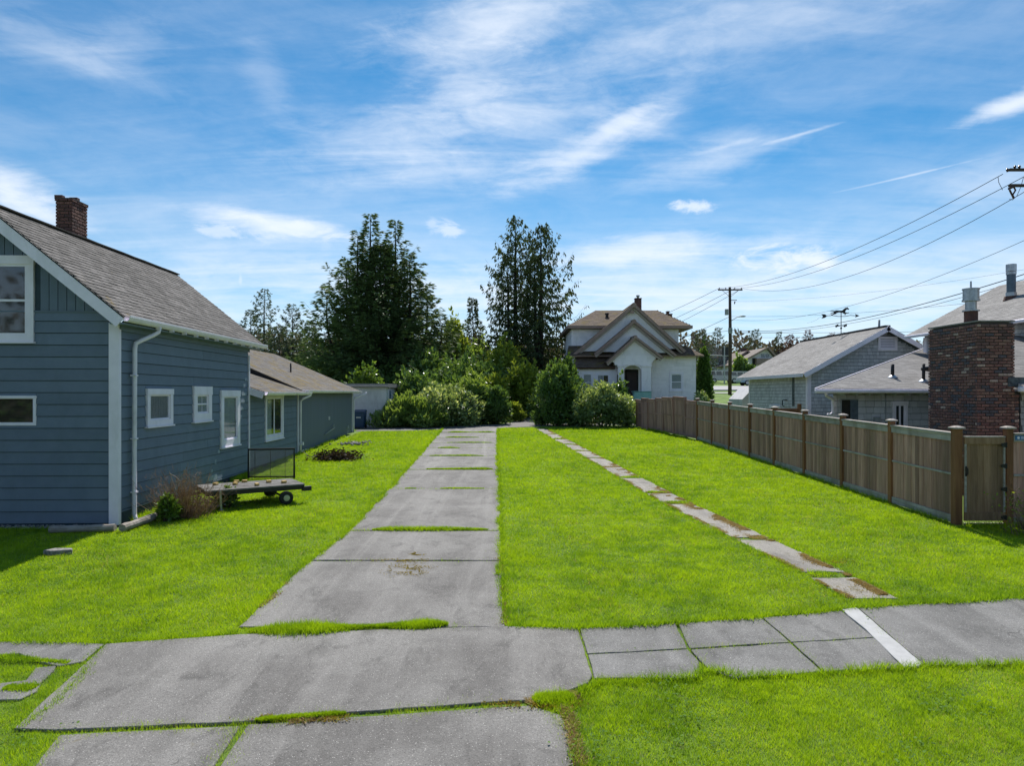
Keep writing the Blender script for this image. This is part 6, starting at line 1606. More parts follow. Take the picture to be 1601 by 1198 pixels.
wire(T(1141, 500), at(1700, 330, d2), 1.6, .018, 'single line crossing above the weather vane to the right edge')
wire(T(1141, 472), at(1720, 400, d2 + 6), .6, .011, 'faint thin line level above the street lamp')
wire(T(1141, 516), at(1680, 403, d2 - 2), 1.1, .034, 'thick black service cable crossing above the weather vane to the right')
wire(T(1141, 517.5), at(1680, 412, d2 - 2), 1.1, .020, 'thin cable strung just under the thick service cable')
wire(T(1141, 495), at(1700, 452, d2 + 10), .5, .018, 'line passing behind the weather vane to the right flue')
wire(T(1141, 521), at(1900, 508, 64), .2, .03, 'level telephone cable from the far pole to the right')
wire(T(1141, 528), at(1900, 512, 66), .3, .025, 'lower level telephone cable from the far pole to the right')
wire(T(1124, 451), at(700, 570, 110), 2.5, .028, 'power line running down left from the far pole crossarm')
wire(T(1148, 451), at(760, 570, 115), 2.5, .028, 'second power line running down left from the far pole crossarm')
wire(T(1158, 452), at(800, 575, 120), 2.5, .028, 'third power line running down left from the far pole crossarm')
wire(T(1141, 495), at(860, 575, 110), 1.5, .03, 'cable running down left from the lamp arm height')
wire(T(1141, 517), at(880, 530, 100), .6, .03, 'low cable running left from the far pole behind the white house')
wire(at(1284, 495, 60), at(1262, 505, 64), .1, .012, 'thin drop line slanting behind the vane tail')
# grey post with a sign arm by the street
d4 = 92; X4 = wx(1132.5, d4)
lp = thing('sign_gantry', (X4, d4, G(d4)), 'pale grey street post with a horizontal arm left of the wooden pole', 'street post')
m = MB(); m.tube([(X4, d4, G(d4) - .1), (X4, d4, wz(541, d4))], .10, 10); m.build('post', M['strip'], lp)
m = MB(); m.tube([(wx(1101, d4), d4, wz(555.5, d4)), (wx(1139, d4), d4, wz(556.5, d4))], .07, 8); m.build('arm', M['strip'], lp)
m = MB(); m.box(wx(1129, d4), wx(1140, d4), d4 - .05, d4 + .05, wz(556, d4), wz(543, d4)); m.build('signal_head', M['black'], lp)
# ------------------------------------------------------------------ vegetation
def unit(v): return v / np.maximum(np.linalg.norm(v, axis=-1, keepdims=True), 1e-9)
def leaf_quads(P, D, ln, wd, roll=None, rs=NR):
    """pointed leaf quads: base P, direction D, length, width"""
    n = len(P); D = unit(D); r = rs.normal(size=(n, 3)) if roll is None else roll
    S_ = unit(np.cross(D, r)); ln = np.asarray(ln).reshape(-1, 1) * np.ones((n, 1)); wd = np.asarray(wd).reshape(-1, 1) * np.ones((n, 1))
    V = np.empty((n, 4, 3))
    V[:, 0] = P; V[:, 1] = P + D * ln * .5 - S_ * wd * .5; V[:, 2] = P + D * ln; V[:, 3] = P + D * ln * .5 + S_ * wd * .5
    return V
def conifer(name, label, cat, x, y, leaders, foliage, group=None, nb=60, dens=1.0, leaf_l=.30, leaf_w=.11, hang=0.0, tip=0.25, twig=.38, bark='bark', base=None, seed=3, gapf=0.0, trunk_r=.30, prof=None, clear=0.0, wild=0.0, proflast=None, noise=.32):
    """leaders: list of (x, y, z_top, radius_at_bottom, z_bottom)"""
    rs = np.random.RandomState(seed); rr = random.Random(seed)
    g = G(y) if base is None else base
    t = thing(name, (x, y, g), label, cat, group)
    tm = MB(); QV, QT = [], []
    for (lx, ly, zt, R0, zb, k) in leaders:
        bend = rr.uniform(-.15, .15)
        st = Vector((x + (lx - x) * .25, y + (ly - y) * .25, g - .1)); top = Vector((lx, ly, zt))
        pts = [st.lerp(top, f) + Vector((bend * math.sin(f * 3), 0, 0)) + Vector(((lx - x) * .3 * math.sin(f * math.pi), 0, 0)) for f in np.linspace(0, 1, 9)]
        tr = trunk_r * (zt - g) / 16
        tm.tube(pts, [max(.012, tr * (1 - f) ** .8) for f in np.linspace(0, 1, 9)], 7)
        nbr = int(nb * k)
        for i in range(nbr):
            f = (i + rr.random()) / nbr
            z = zb + (zt - zb) * f
            fz = (z - g) / (zt - g)
            j = min(7, int(fz * 8)); o = np.array(pts[j].lerp(pts[j + 1], fz * 8 - j)); o[2] = z
            if proflast and R0 > 8: rad = R0 * proflast(f)
            elif prof: rad = R0 * prof(f)
            else: rad = R0 * (1 - f) ** .66
            L = max(.28, rad * rr.uniform(.62 - wild * .6, 1.12)) * (1.28 if rr.random() < wild * .5 else 1); a = i * 2.39996 + rr.uniform(-.5, .5)
            hd = np.array([math.cos(a), math.sin(a), 0.])
            rise = -.10 + .75 * f ** 1.5 + rr.uniform(-.12, .12); dr = .30 - .1 * f
            def path(s): return o + hd * (L * s)[:, None] + np.array([0, 0, 1.]) * (L * (rise * s - dr * s ** 2 + tip * s ** 4))[:, None]
            s = np.linspace(0, 1, 6); pp = path(s)
            tm.tube([tuple(q) for q in pp], [max(.006, .022 * L ** .6 * (1 - q)) for q in s], 3, cap=False)
            nt_ = max(5, int((5 + L * 5.0) * dens)); sp = rs.uniform(.12 + clear, 1, nt_) ** .8; bp = path(sp)
            side = np.where(rs.rand(nt_) < .5, -1, 1)[:, None] * np.array([-hd[1], hd[0], 0])
            td = unit(side * rs.uniform(.5, 1.1, (nt_, 1)) + hd * rs.uniform(.35, .9, (nt_, 1)) + np.array([0, 0, 1]) * rs.uniform(-.25, .12, (nt_, 1)))
            tl = L * twig * (1 - sp) ** .7 * rs.uniform(.5, 1.15, nt_) + .16
            for q in range(nt_):
                m_ = max(3, int(tl[q] / leaf_l * 3.2)); u = rs.uniform(0, 1, m_) ** .8
                P_ = bp[q] + td[q] * (tl[q] * u)[:, None] - np.array([0, 0, 1]) * (.22 * tl[q] * u ** 2)[:, None]
                if hang: D_ = np.array([0, 0, -1.]) * hang + td[q] * .35 + rs.normal(size=(m_, 3)) * .30
                else: D_ = td[q] * .65 + hd * (.35 if noise > .2 else .8) + rs.normal(size=(m_, 3)) * noise + np.array([0, 0, -.10])
                QV.append(leaf_quads(P_ + rs.normal(size=(m_, 3)) * .03, D_, leaf_l * rs.uniform(.6, 1.2, m_), leaf_w * rs.uniform(.6, 1.2, m_), rs=rs))
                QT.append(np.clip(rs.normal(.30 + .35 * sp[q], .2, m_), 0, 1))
    tm.build('trunk', M[bark], t)
    V = np.concatenate(QV); T_ = np.concatenate(QT)
    if gapf:
        c = V.mean(1); nn = vnoise(c[:, 0] + c[:, 1] * .6, c[:, 2] * 1.3, 1.3, 200 + seed); k = (nn > gapf) | (rs.rand(len(nn)) < .25); V, T_ = V[k], T_[k]
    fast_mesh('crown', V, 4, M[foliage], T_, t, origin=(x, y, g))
    return t

def cat_(px, d): return (px - CX) * d / F
D1 = 58.0
bx = cat_(596, D1)
L_ = [(cat_(579, D1), D1, wz(336, D1), 4.3, 6.5, 1.5), (cat_(617, D1), D1 + .6, wz(343, D1), 4.6, 6.0, 1.5), (cat_(563, D1), D1 - .8, wz(366, D1), 4.2, 5.5, 1.0), (cat_(600, D1), D1 + 1, wz(386, D1), 3, 7, .5),
      (cat_(640, D1), D1 - .4, wz(398, D1), 4.8, 4.6, 1.1), (cat_(541, D1), D1 + .5, wz(402, D1), 4.8, 4.6, 1.0), (cat_(665, D1), D1, wz(445, D1), 4.4, 3.8, .9), (cat_(515, D1), D1 - .5, wz(450, D1), 4.4, 3.8, .9), (cat_(688, D1), D1 - .3, wz(492, D1), 3.4, 3.2, .7)]
SK = (cat_(594, D1), D1 + .2, wz(385, D1), 8.6, 3.0, 6.2)
conifer('cedar_tree', 'huge dark spreading cedar with several pointed leaders behind the white outbuilding', 'tree', bx, D1, L_ + [SK], 'fir', nb=78, dens=1.4, leaf_l=.44, leaf_w=.09, tip=.50, twig=.20, wild=.30, noise=.16, prof=lambda f: (1 - f) ** .95, proflast=lambda f: (1 - f) ** .85 if f > .06 else .85, seed=5, trunk_r=.34, clear=.04)
D2 = 60.0
pr = lambda f: (1 - f) ** .62 * (1 - .25 * (1 - f) ** 3)
conifer('red_cedar_tree', 'tall open red cedar with drooping sprays, left of the two trunks beside the white house', 'tree', cat_(806, D2), D2,
        [(cat_(806, D2), D2, wz(341, D2), 4.6, 3.8, 1.8), (cat_(794, D2), D2 + .6, wz(395, D2), 3.6, 3.6, 1.0)], 'redcedar', 'red cedars beside the white house', nb=80, dens=1.05, leaf_l=.36, leaf_w=.12, hang=.8, tip=.55, twig=.26, seed=9, gapf=.20, trunk_r=.30, prof=pr)
conifer('red_cedar_tree', 'tall open red cedar, the right one, whose sprays reach the roof of the white house', 'tree', cat_(843, D2), D2 - 1,
        [(cat_(845, D2), D2 - 1, wz(358, D2), 5.3, 3.4, 2.0), (cat_(836, D2), D2, wz(400, D2), 3.6, 3.6, .9)], 'redcedar', 'red cedars beside the white house', nb=80, dens=1.05, leaf_l=.36, leaf_w=.12, hang=.8, tip=.55, twig=.26, seed=12, gapf=.20, trunk_r=.36, prof=pr)
D3 = 68
conifer('cypress_tree', 'slim narrow conifer with a bare lower trunk between the cedar and the red cedars', 'tree', cat_(738, D3), D3, [(cat_(738, D3), D3, wz(468, D3), 1.15, 5.6, 1.3)], 'redcedar', nb=70, dens=1.3, leaf_l=.3, leaf_w=.12, tip=.4, seed=15, trunk_r=.22, prof=lambda f: math.sin(min(1, f * 1.1 + .12) * math.pi) ** .6)
for (px, pt, d, R0, lb, sd) in ((414, 452, 92, 3.9, 'far fir with ragged open tiers above the rear wing roof', 21), (391, 486, 95, 3.4, 'lower far fir at the left tucked behind the main roof edge', 22), (456, 477, 88, 3.6, 'far fir with a slender tip just left of the spreading cedar', 23), (436, 512, 84, 4.0, 'broad far fir low between the two slender firs', 24), (484, 505, 86, 3.6, 'far fir half hidden by the left side of the spreading cedar', 25)):
    conifer('fir_tree', lb, 'tree', cat_(px, d), d, [(cat_(px, d), d, wz(pt, d), R0, G(d) + 1.5, 1)], 'farfir', 'firs beyond the garage wing', nb=70, dens=1.1, leaf_l=.36, leaf_w=.13, tip=.35, seed=sd)
for (px, pt, d, R0, fo, lb, sd) in ((1181, 516, 135, 3.0, 'farfir', 'pointed far fir above the chalet roof ridge', 31), (1218, 519, 140, 1.5, 'farfir', 'thin wispy far conifer right of the chalet', 32), (1236, 524, 138, 4.4, 'redleaf', 'reddish spreading far tree right of the chalet', 33), (1263, 517, 140, 2.6, 'redleaf', 'dark reddish pointed far tree near the outbuilding ridge end', 34),
                                    (1098, 516, 120, 3.2, 'farfir', 'ragged far conifer just right of the white house roof', 35), (1122, 513, 125, 3.0, 'farfir', 'far conifer directly left of the utility pole', 36), (1300, 522, 150, 3.2, 'redleaf', 'small reddish far tree over the outbuilding ridge', 37), (1478, 545, 60, 2.0, 'farfir', 'dark conifer glimpsed between the outbuilding and the chimney house', 38)):
    conifer('fir_tree', lb, 'tree', cat_(px, d), d, [(cat_(px, d), d, wz(pt, d), R0, G(d) + 1.5, 1)], fo, 'conifers beyond the street', nb=64, dens=1.0, leaf_l=.42, leaf_w=.12, tip=.35, seed=sd)

def bush(name, label, px, pb, w_px, pt, d, mat, n, leafs=.11, cat='shrub', depth=None, seed=1, lumps=16, aspect=1.7, group='shrubs along the alley', upright=0.0, flowers=None, base=None, shape=.62, x=None):
    rs = np.random.RandomState(seed)
    X_ = cat_(px, d) if x is None else x; g = G(d) if base is None else base
    h = wz(pt, d) - g; rx = w_px * d / F / 2; ry = depth or rx
    t = thing(name, (X_, d, g), label, cat, group)
    LC = []
    lumps = int(lumps * 1.8)
    for i in range(lumps):
        a = rs.uniform(0, 6.283); e = rs.uniform(.0, 1) ** .8 * math.pi / 2; s = shape * rs.uniform(.70, 1.30)
        LC.append((math.cos(a) * math.cos(e) * s, math.sin(a) * math.cos(e) * s, .15 + .66 * math.sin(e) * rs.uniform(.65, 1.12), rs.uniform(.13, .34)))
    LC.append((0, 0, .5, .5)); LC.append((.25, 0, .25, .45)); LC.append((-.25, 0, .25, .45))
    LC = np.array(LC); k = rs.randint(0, len(LC), n); c = LC[k]
    v = unit(rs.normal(size=(n, 3))); rad = c[:, 3] * np.where(rs.rand(n) < .72, rs.uniform(.85, 1.08, n), rs.uniform(.3, .9, n))
    P_ = c[:, :3] + v * rad[:, None]
    P_[:, 2] = np.where(P_[:, 2] < .02, rs.uniform(.02, .25, n), P_[:, 2])
    P_[:, 2] *= 1 / max(1e-3, np.percentile(P_[:, 2], 99.3)); P_[:, 0] /= np.percentile(np.abs(P_[:, 0]), 98.5)
    # loose shoots standing out of the mass
    ns = max(10, n // 170); per = 14; shl = .16 if mat in ('laurel', 'arbor') else .30
    so = LC[rs.randint(0, len(LC), ns)]; sv = unit(rs.normal(size=(ns, 3)) + np.array([0, 0, .9])); tt = rs.uniform(.5, 1.0, (ns, per, 1))
    SP = so[:, None, :3] + sv[:, None, :] * (so[:, None, 3:4] + tt * rs.uniform(.06, shl, (ns, 1, 1))) + rs.normal(size=(ns, per, 3)) * .014
    m_ = ns * per; P_[:m_] = SP.reshape(-1, 3)[:m_]; v[:m_] = np.repeat(sv, per, 0)
    P_[:, 2] = np.maximum(P_[:, 2], .02)
    W_ = P_ * np.array([rx, ry, h]) + np.array([X_, d, g])
    D_ = v * .55 + rs.normal(size=(n, 3)) * .5 + np.array([0, 0, .25 + upright])
    sz = leafs * 1.18 * rs.uniform(.5, 1.6, n)
    V = leaf_quads(W_, D_, sz * aspect, sz * .8, rs=rs)
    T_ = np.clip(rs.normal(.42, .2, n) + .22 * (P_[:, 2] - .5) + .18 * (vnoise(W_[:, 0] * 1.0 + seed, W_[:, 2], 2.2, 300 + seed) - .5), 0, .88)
    if flowers: f = (rs.rand(n) < flowers) & (P_[:, 2] > .5); T_[f] = .94
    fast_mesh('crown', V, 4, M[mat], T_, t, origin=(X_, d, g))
    m = MB(); r0 = random.Random(seed)
    for i in range(7):
        a = r0.uniform(0, 6.28); q = r0.uniform(.2, .7)
        m.tube([(X_ + .1 * math.cos(a), d + .1 * math.sin(a), g - .05), (X_ + rx * q * .4 * math.cos(a), d + ry * q * .4 * math.sin(a), g + h * .4), (X_ + rx * q * math.cos(a), d + ry * q * math.sin(a), g + h * .8)], [.035, .022, .008], 4, cap=False)
    m.build('stem', M['bark'], t); return t
B = bush
B('shrub', 'reedy pale green shrub in front of the others, just right of the white outbuilding', 641, 672, 92, 628, 40.6, 'bush_m', 9000, .09, seed=1, aspect=2.6, upright=.7)
B('shrub', 'low silvery shrub against the corner of the white outbuilding', 612, 670, 44, 640, 40.2, 'bush_p', 3500, .08, seed=2)
B('shrub', 'broad shrub topped with pale cream blossom left of the drive', 697, 668, 118, 612, 41.6, 'bush_p', 12000, .10, seed=3, flowers=.10)
B('shrub', 'dark glossy shrub rising behind the reedy one', 652, 668, 90, 592, 44, 'bush_d', 9000, .12, seed=4)
B('shrub', 'olive green rounded shrub left of where the drive enters', 742, 664, 96, 598, 43.4, 'bush_m', 11000, .10, seed=5)
B('shrub', 'dark shrub overhanging the left edge of the drive', 776, 662, 56, 610, 43.0, 'bush_d', 6500, .10, seed=6)
B('shrub', 'small yellow-green shrub beside the bend of the drive', 801, 660, 36, 633, 45.5, 'bush_y', 3200, .09, seed=7)
B('shrub', 'large dark domed shrub behind the olive green one', 738, 640, 140, 570, 51, 'bush_d', 15000, .13, seed=8)
B('tree', 'small round yellow-green tree in front of the red cedars', 790, 600, 74, 545, 55, 'bush_y', 7000, .14, cat='tree', seed=9, group='small trees behind the shrubs')
B('shrub', 'loose yellow-green shrub above the bend of the drive', 822, 640, 86, 577, 50, 'bush_y', 8500, .12, seed=10)
B('shrub', 'dark shrub mass closing the shady end of the drive', 838, 650, 80, 596, 53.5, 'bush_d', 9000, .13, seed=11)
B('shrub', 'tall dark shrub with bright leaf edges on the right of the drive', 872, 668, 78, 581, 41.8, 'bush_d', 12000, .10, seed=12, flowers=None, upright=.35)
B('shrub', 'upright dark evergreen shrub against the left of the white house', 888, 660, 44, 566, 46.8, 'arbor', 8000, .10, seed=13, upright=.6)
B('shrub', 'mixed green shrub between the drive bend and the dark upright one', 856, 655, 50, 590, 47, 'bush_m', 6000, .11, seed=14)
B('shrub', 'spreading grey-green shrub with pale blossom before the white house porch', 938, 667, 92, 607, 41.0, 'bush_p', 9500, .10, seed=15, flowers=.06)
B('shrub', 'rounded dark green shrub just left of the porch steps', 970, 655, 44, 606, 45, 'bush_d', 5500, .10, seed=16)
B('shrub', 'thin sprawling shrub at the far end of the old fence', 981, 665, 36, 628, 41.6, 'bush_m', 1500, .08, seed=17)
B('shrub', 'pale flowering shrub at the foot of the clipped arborvitae', 1097, 632, 30, 617, 48, 'bush_p', 2500, .10, seed=18, flowers=.2)
B('arborvitae', 'clipped columnar arborvitae at the right corner of the white house', 1099, 630, 25, 555, 51, 'arbor', 12000, .11, cat='tree', seed=19, group='small trees behind the shrubs', upright=.6, shape=.45)
B('tree', 'loose yellow-green tree right of the spreading cedar', 712, 600, 62, 505, 64, 'bush_y', 5500, .17, cat='tree', seed=20, group='small trees behind the shrubs')
B('tree', 'mid green round tree below the slim conifer', 752, 600, 70, 545, 63, 'bush_m', 6000, .16, cat='tree', seed=21, group='small trees behind the shrubs')
B('tree', 'dark tree low in the gap under the red cedars', 815, 600, 110, 565, 66, 'bush_d', 6500, .18, cat='tree', seed=22, group='small trees behind the shrubs')
B('tree', 'dark leafy tree low behind the spreading cedar at its left', 510, 600, 90, 560, 70, 'bush_d', 6000, .18, cat='tree', seed=23, group='small trees behind the shrubs')
B('tree', 'green garden tree left of the chalet behind the pole', 1158, 600, 22, 561, 100, 'bush_m', 2500, .22, cat='tree', seed=24, group='garden trees by the street')
B('tree', 'dark garden tree below the chalet eave', 1172, 600, 24, 574, 99, 'bush_d', 2000, .22, cat='tree', seed=25, group='garden trees by the street')
B('hedge', 'bright glossy laurel hedge showing over the flat roof', 572, 600, 84, 586, 46.5, 'laurel', 9000, .12, cat='hedge', seed=26, depth=.9, group=None, lumps=24, shape=.8)
B('shrub', 'low sprawling green shrub spilling over the alley between the reedy and blossoming ones', 668, 671, 70, 645, 40.2, 'bush_m', 5000, .08, seed=40, aspect=2.3, upright=.3)
B('shrub', 'glossy green shrub over the shoulder of the blossoming one', 712, 660, 88, 596, 45.5, 'bush_d', 8000, .12, seed=41)
B('shrub', 'yellowish shrub between the dark dome and the drive', 770, 650, 60, 592, 48.5, 'bush_y', 5500, .12, seed=42)
B('shrub', 'dark ragged shrub at the right lip of the drive bend', 850, 667, 34, 640, 42.2, 'bush_d', 2600, .09, seed=43, upright=.5)
B('shrub', 'sunlit leggy shrub arching between the tall dark shrub and the porch shrub', 902, 666, 46, 612, 42.6, 'bush_m', 4500, .10, seed=44, upright=.3)
# undergrowth below the big cedar so no sky shows under it
B('shrub', 'deep green thicket under the right skirt of the spreading cedar', 668, 620, 150, 566, 54, 'bush_d', 13000, .15, seed=27, group='thicket under the cedar')
B('shrub', 'dark thicket under the left skirt of the spreading cedar', 590, 620, 150, 580, 55, 'bush_d', 9000, .15, seed=28, group='thicket under the cedar')

# bare deciduous trees beyond the street
def bare_tree(label, px, pt, d, seed, mat='graytwig', spread=.5, n0=6, group='bare trees beyond the street', r0=.16):
    rr = random.Random(seed); X_ = cat_(px, d); g = G(d); H_ = wz(pt, d) - g
    t = thing('bare_tree', (X_, d, g), label, 'tree', group); m = MB(); cr = MB()
    def grow(p, dr, L, r, lev):
        q = p + dr * L; mid = p.lerp(q, .5) + Vector((rr.uniform(-1, 1), rr.uniform(-1, 1), rr.uniform(-.3, .3))) * L * .07
        (m if lev < 2 else cr).tube([p, mid, q], [r, r * .85, r * .68], 5 if lev < 2 else 3, cap=False)
        if lev >= 5: return
        for _ in range(rr.choice((2, 3, 3)) if lev else 4):
            a = Vector((rr.gauss(0, 1), rr.gauss(0, 1), rr.gauss(.1, .5))).normalized()
            nd = (dr + a * spread * rr.uniform(.7, 1.5)).normalized(); nd.z = max(nd.z, -.1)
            grow(p.lerp(q, rr.uniform(.55, 1.0)), nd, L * rr.uniform(.6, .82), r * .6, lev + 1)
    grow(Vector((X_, d, g - .1)), Vector((rr.uniform(-.08, .08), 0, 1)).normalized(), H_ * .30, r0 * H_ / 10, 0)
    m.build('trunk', M[mat], t); cr.build('branches', M[mat], t)
for i, (px, pt, d, lb, mt) in enumerate(((1108, 518, 118, 'bare grey tree nearest the white house roof', 'graytwig'), (1130, 516, 122, 'bare grey tree just left of the wooden pole', 'graytwig'), (1150, 534, 128, 'low bare tree just right of the wooden pole', 'graytwig'), (1168, 530, 140, 'bare tree over the left chalet roof', 'twig'),
                                         (1200, 528, 142, 'bare tree behind the chalet ridge', 'graytwig'), (1214, 532, 136, 'low brown bare tree right of the chalet', 'twig'), (1278, 506, 120, 'tall bare tree left of the weather vane', 'graytwig'), (1250, 530, 138, 'brown bare tree between the reddish trees', 'twig'), (1088, 535, 110, 'low bare tree by the white house gutter', 'twig'), (1310, 520, 130, 'bare tree below the weather vane arrow', 'twig'),
                                         (560, 545, 66, 'thin brown bare tree low before the cedar at its left', 'twig'))):
    bare_tree(lb, px, pt, d, 50 + i, mt)
# far wood closing the horizon
rs = np.random.RandomState(77); n = 60000
a = rs.uniform(-1.35, 1.35, n); dd = rs.uniform(150, 190, n); top = 5.0 + 3.2 * vnoise(a * 40, a * 0, 1.0, 401) + 2.2 * vnoise(a * 150, a * 0, 1.0, 402)
hz = top * rs.uniform(0, 1, n) ** .9; X_ = dd * np.sin(a); Y_ = dd * np.cos(a)
P_ = np.stack([X_, Y_, Gv(Y_) + hz], 1); V = leaf_quads(P_, rs.normal(size=(n, 3)) + np.array([0, 0, .6]), rs.uniform(.7, 1.5, n), rs.uniform(.35, .8, n), rs=rs)
fast_mesh('far_wood', V, 4, M['farwood'], rs.rand(n), kind='stuff')
n = 16000; X_ = rs.uniform(-45, 45, n); Y_ = rs.uniform(-40, -26, n); P_ = np.stack([X_, Y_, (7 + 8 * vnoise(X_, X_ * 0, .25, 403)) * rs.uniform(0, 1, n)], 1)
V = leaf_quads(P_, rs.normal(size=(n, 3)), rs.uniform(.5, 1.1, n), rs.uniform(.3, .7, n), rs=rs); fast_mesh('far_wood', V, 4, M['farwood'], rs.rand(n), kind='stuff')

# dry brown shrub by the blue house, stalk by stalk
def twiggy(label, x, y, R_, h, n, mat, seed, name='dry_shrub', cat='shrub', w=.007, lean=.9, part='stalks'):
    rs = np.random.RandomState(seed); g = G(y); t = thing(name, (x, y, g), label, cat)
    Q, T_ = [], []
    for i in range(n):
        a = rs.uniform(0, 6.283); o = np.array([x + rs.normal() * R_ * .38, y + rs.normal() * R_ * .25, g - .02]); L = h * rs.uniform(.45, 1.12)
        d_ = unit(np.array([(o[0] - x) * 1.3 + rs.normal() * .28 * lean, (o[1] - y) * 1.0 + rs.normal() * .28, 1.0])); pts = [o]
        for k in range(5): d_ = unit(d_ + rs.normal(size=3) * .13); pts.append(pts[-1] + d_ * L / 5)
        s_ = unit(np.array([rs.normal(), rs.normal(), 0]))
        for k in range(5):
            w0, w1 = w * (1 - k / 5.5), w * (1 - (k + 1) / 5.5); Q.append([pts[k] - s_ * w0, pts[k] + s_ * w0, pts[k + 1] + s_ * w1, pts[k + 1] - s_ * w1]); T_.append(rs.rand())
        for _ in range(9):
            k = rs.randint(1, 6); b = pts[k]; dd_ = unit(d_ + rs.normal(size=3) * .7); l = rs.uniform(.06, .2); ww = w * .45
            Q.append([b - s_ * ww, b + s_ * ww, b + dd_ * l + s_ * ww * .3, b + dd_ * l - s_ * ww * .3]); T_.append(rs.rand())
    fast_mesh(part, np.array(Q), 4, M[mat], np.array(T_), t, origin=(x, y, g)); return t
sx, sy = gp(283, 812)
ds = twiggy('dry brown twiggy shrub on the sunny side of the blue house before the trailer', sx + .0, sy + .15, .50, .95, 380, 'dry', 91)
m = MB(); z = G(sy)
for (a, b, r) in (((-.05, -.1, .75), (.18, -.1, 1.12), .010), ((-.25, 0, .95), (.02, -.05, .78), .012), ((-.02, 0, .2), (-.25, 0, 1.0), .014)):
    m.tube([(sx + a[0], sy + a[1], z + a[2]), (sx + (a[0] + b[0]) / 2 + .02, sy + a[1], z + (a[2] + b[2]) / 2), (sx + b[0], sy + b[1], z + b[2])], [r, r * .8, r * .4], 5)
m.build('broken_stem', M['log'], ds)
bx_, by_ = gp(252, 816); B('shrub', 'small glossy green shrub at the foot of the dry brown one', 0, 0, 30, 778, by_ + .1, 'laurel', 1100, .045, seed=92, group=None, x=bx_ + .1)
bx_, by_ = gp(330, 800); B('shrub', 'small green shrub at the front corner of the trailer', 0, 0, 30, 765, by_ + .4, 'bush_d', 900, .04, seed=93, group=None, x=bx_ + .2)
px_, py__ = gp(525, 719)
pile = thing('dead_plant', (px_, py__, G(py__)), 'heap of blackened withered stalks on the lawn by the garage wing', 'plant')
rs = np.random.RandomState(5); n = 1500; P_ = np.stack([rs.normal(px_, .38, n), rs.normal(py__, .28, n), G(py__) + np.abs(rs.normal(0, .13, n))], 1)
fast_mesh('stalks', leaf_quads(P_, rs.normal(size=(n, 3)) * np.array([1, 1, .5]), rs.uniform(.08, .26, n), rs.uniform(.03, .07, n), rs=rs), 4, M['deadleaf'], rs.rand(n), pile, origin=(px_, py__, G(py__)))
px_, py__ = gp(556, 694)
pb = MB()
for i in range(90): r = RNG.uniform(.03, .08); pb.sphere((px_ + RNG.gauss(0, .35), py__ + RNG.gauss(0, .6), G(py__) + r * .5), r, 6, 4, (1, 1, .7), RNG.random())
pb.build('rubble', M['stone'], kind='stuff')
twiggy('sparse yellowing shrub at the right frame edge before the fence', 9.72, 12.75, .42, .95, 90, 'dry', 95)
n = 420; rs = np.random.RandomState(8); P_ = np.stack([rs.normal(9.78, .28, n), rs.normal(12.75, .2, n), G(12.7) + rs.uniform(.05, .85, n)], 1)
yl = thing('shrub', (9.78, 12.8, G(12.8)), 'thin green and yellow leaved shrub just inside the right frame edge', 'shrub')
fast_mesh('leaves', leaf_quads(P_, rs.normal(size=(n, 3)), rs.uniform(.04, .08, n), rs.uniform(.02, .04, n), rs=rs), 4, M['bush_y'], rs.rand(n), yl, origin=(9.78, 12.8, G(12.8)))
# weeds at the foot of fence and house walls
def foot_weeds(p, q, n, h, off=.05):
    t = NR.rand(n); x = p[0] + (q[0] - p[0]) * t + NR.normal(0, off, n); y = p[1] + (q[1] - p[1]) * t + NR.normal(0, off, n)
    k = vnoise(x + y, y, 1.2, 120) > .3; return blades(x[k], y[k], .012, h, .7)
VV, TT = [], []
for a in (((8.84, 13.8), (8.68, 32), 5000, .11), ((8.4, 32.2), (7.5, 40.3), 2500, .14), ((-7.7, 14.0), (-7.95, 20.8), 3500, .13), ((-8.0, 21.2), (-8.35, 36.8), 4000, .13), ((8.95, 13.45), (12, 13.4), 1800, .12), ((-7.8, 13.2), (-11, 13.05), 1500, .08)):
    r = foot_weeds(*a); VV.append(r[0]); TT.append(np.minimum(r[1], .9))
fast_mesh('edge_grass', np.concatenate(VV), 3, M['grass'], np.concatenate(TT), kind='stuff')

# ------------------------------------------------------------------ far houses and cars
def chalet(label, pl, pr, pa, pe, pt, d, dep, wall, roofm, pb=600):
    x0, x1, xa = wx(pl, d), wx(pr, d), wx(pa, d); ze, zt = wz(pe, d), wz(pt, d); g = G(d)
    t = thing('house', (xa, d, g), label, 'house', 'houses across the street')
    m = MB(); A = [(x0 + .5, d), (x1 - .5, d), (x1 - .5, d + dep), (x0 + .5, d + dep)]; zw = ze + .1
    for i, j in ((0, 1), (1, 2), (2, 3), (3, 0)): m.face([(*A[i], g - .3), (*A[j], g - .3), (*A[j], zw), (*A[i], zw)])
    m.face([(*A[0], zw), (*A[1], zw), (xa, d, zt - .2)]); m.build('wall', M[wall], t)
    for xe in (x0, x1):
        q = [Vector((xe, d - .8, ze)), Vector((xe, d + dep, ze)), Vector((xa, d + dep, zt)), Vector((xa, d - .8, zt))]; slab_from_quad(q, .18, M[roofm], 'roof', t)
        m = MB(); m.beam((xe, d - .85, ze - .05), (xa, d - .85, zt - .05), .12, .28); m.build('rake_board', M['brown_trim'], t)
    return t
c = chalet('cream chalet-style house with brown gable roof and dark balcony across the street', 1150, 1222, 1198, 570, 543.5, 112, 12, 'cream', 'roof_far')
wc = Wall((0, 112), (1, 0), (0, -1))
wn_ = window(wc, wx(1188, 112), wx(1204, 112), wz(561, 112), wz(552, 112), c, .06, .08, mull=[('v', .5)], sash=.08)
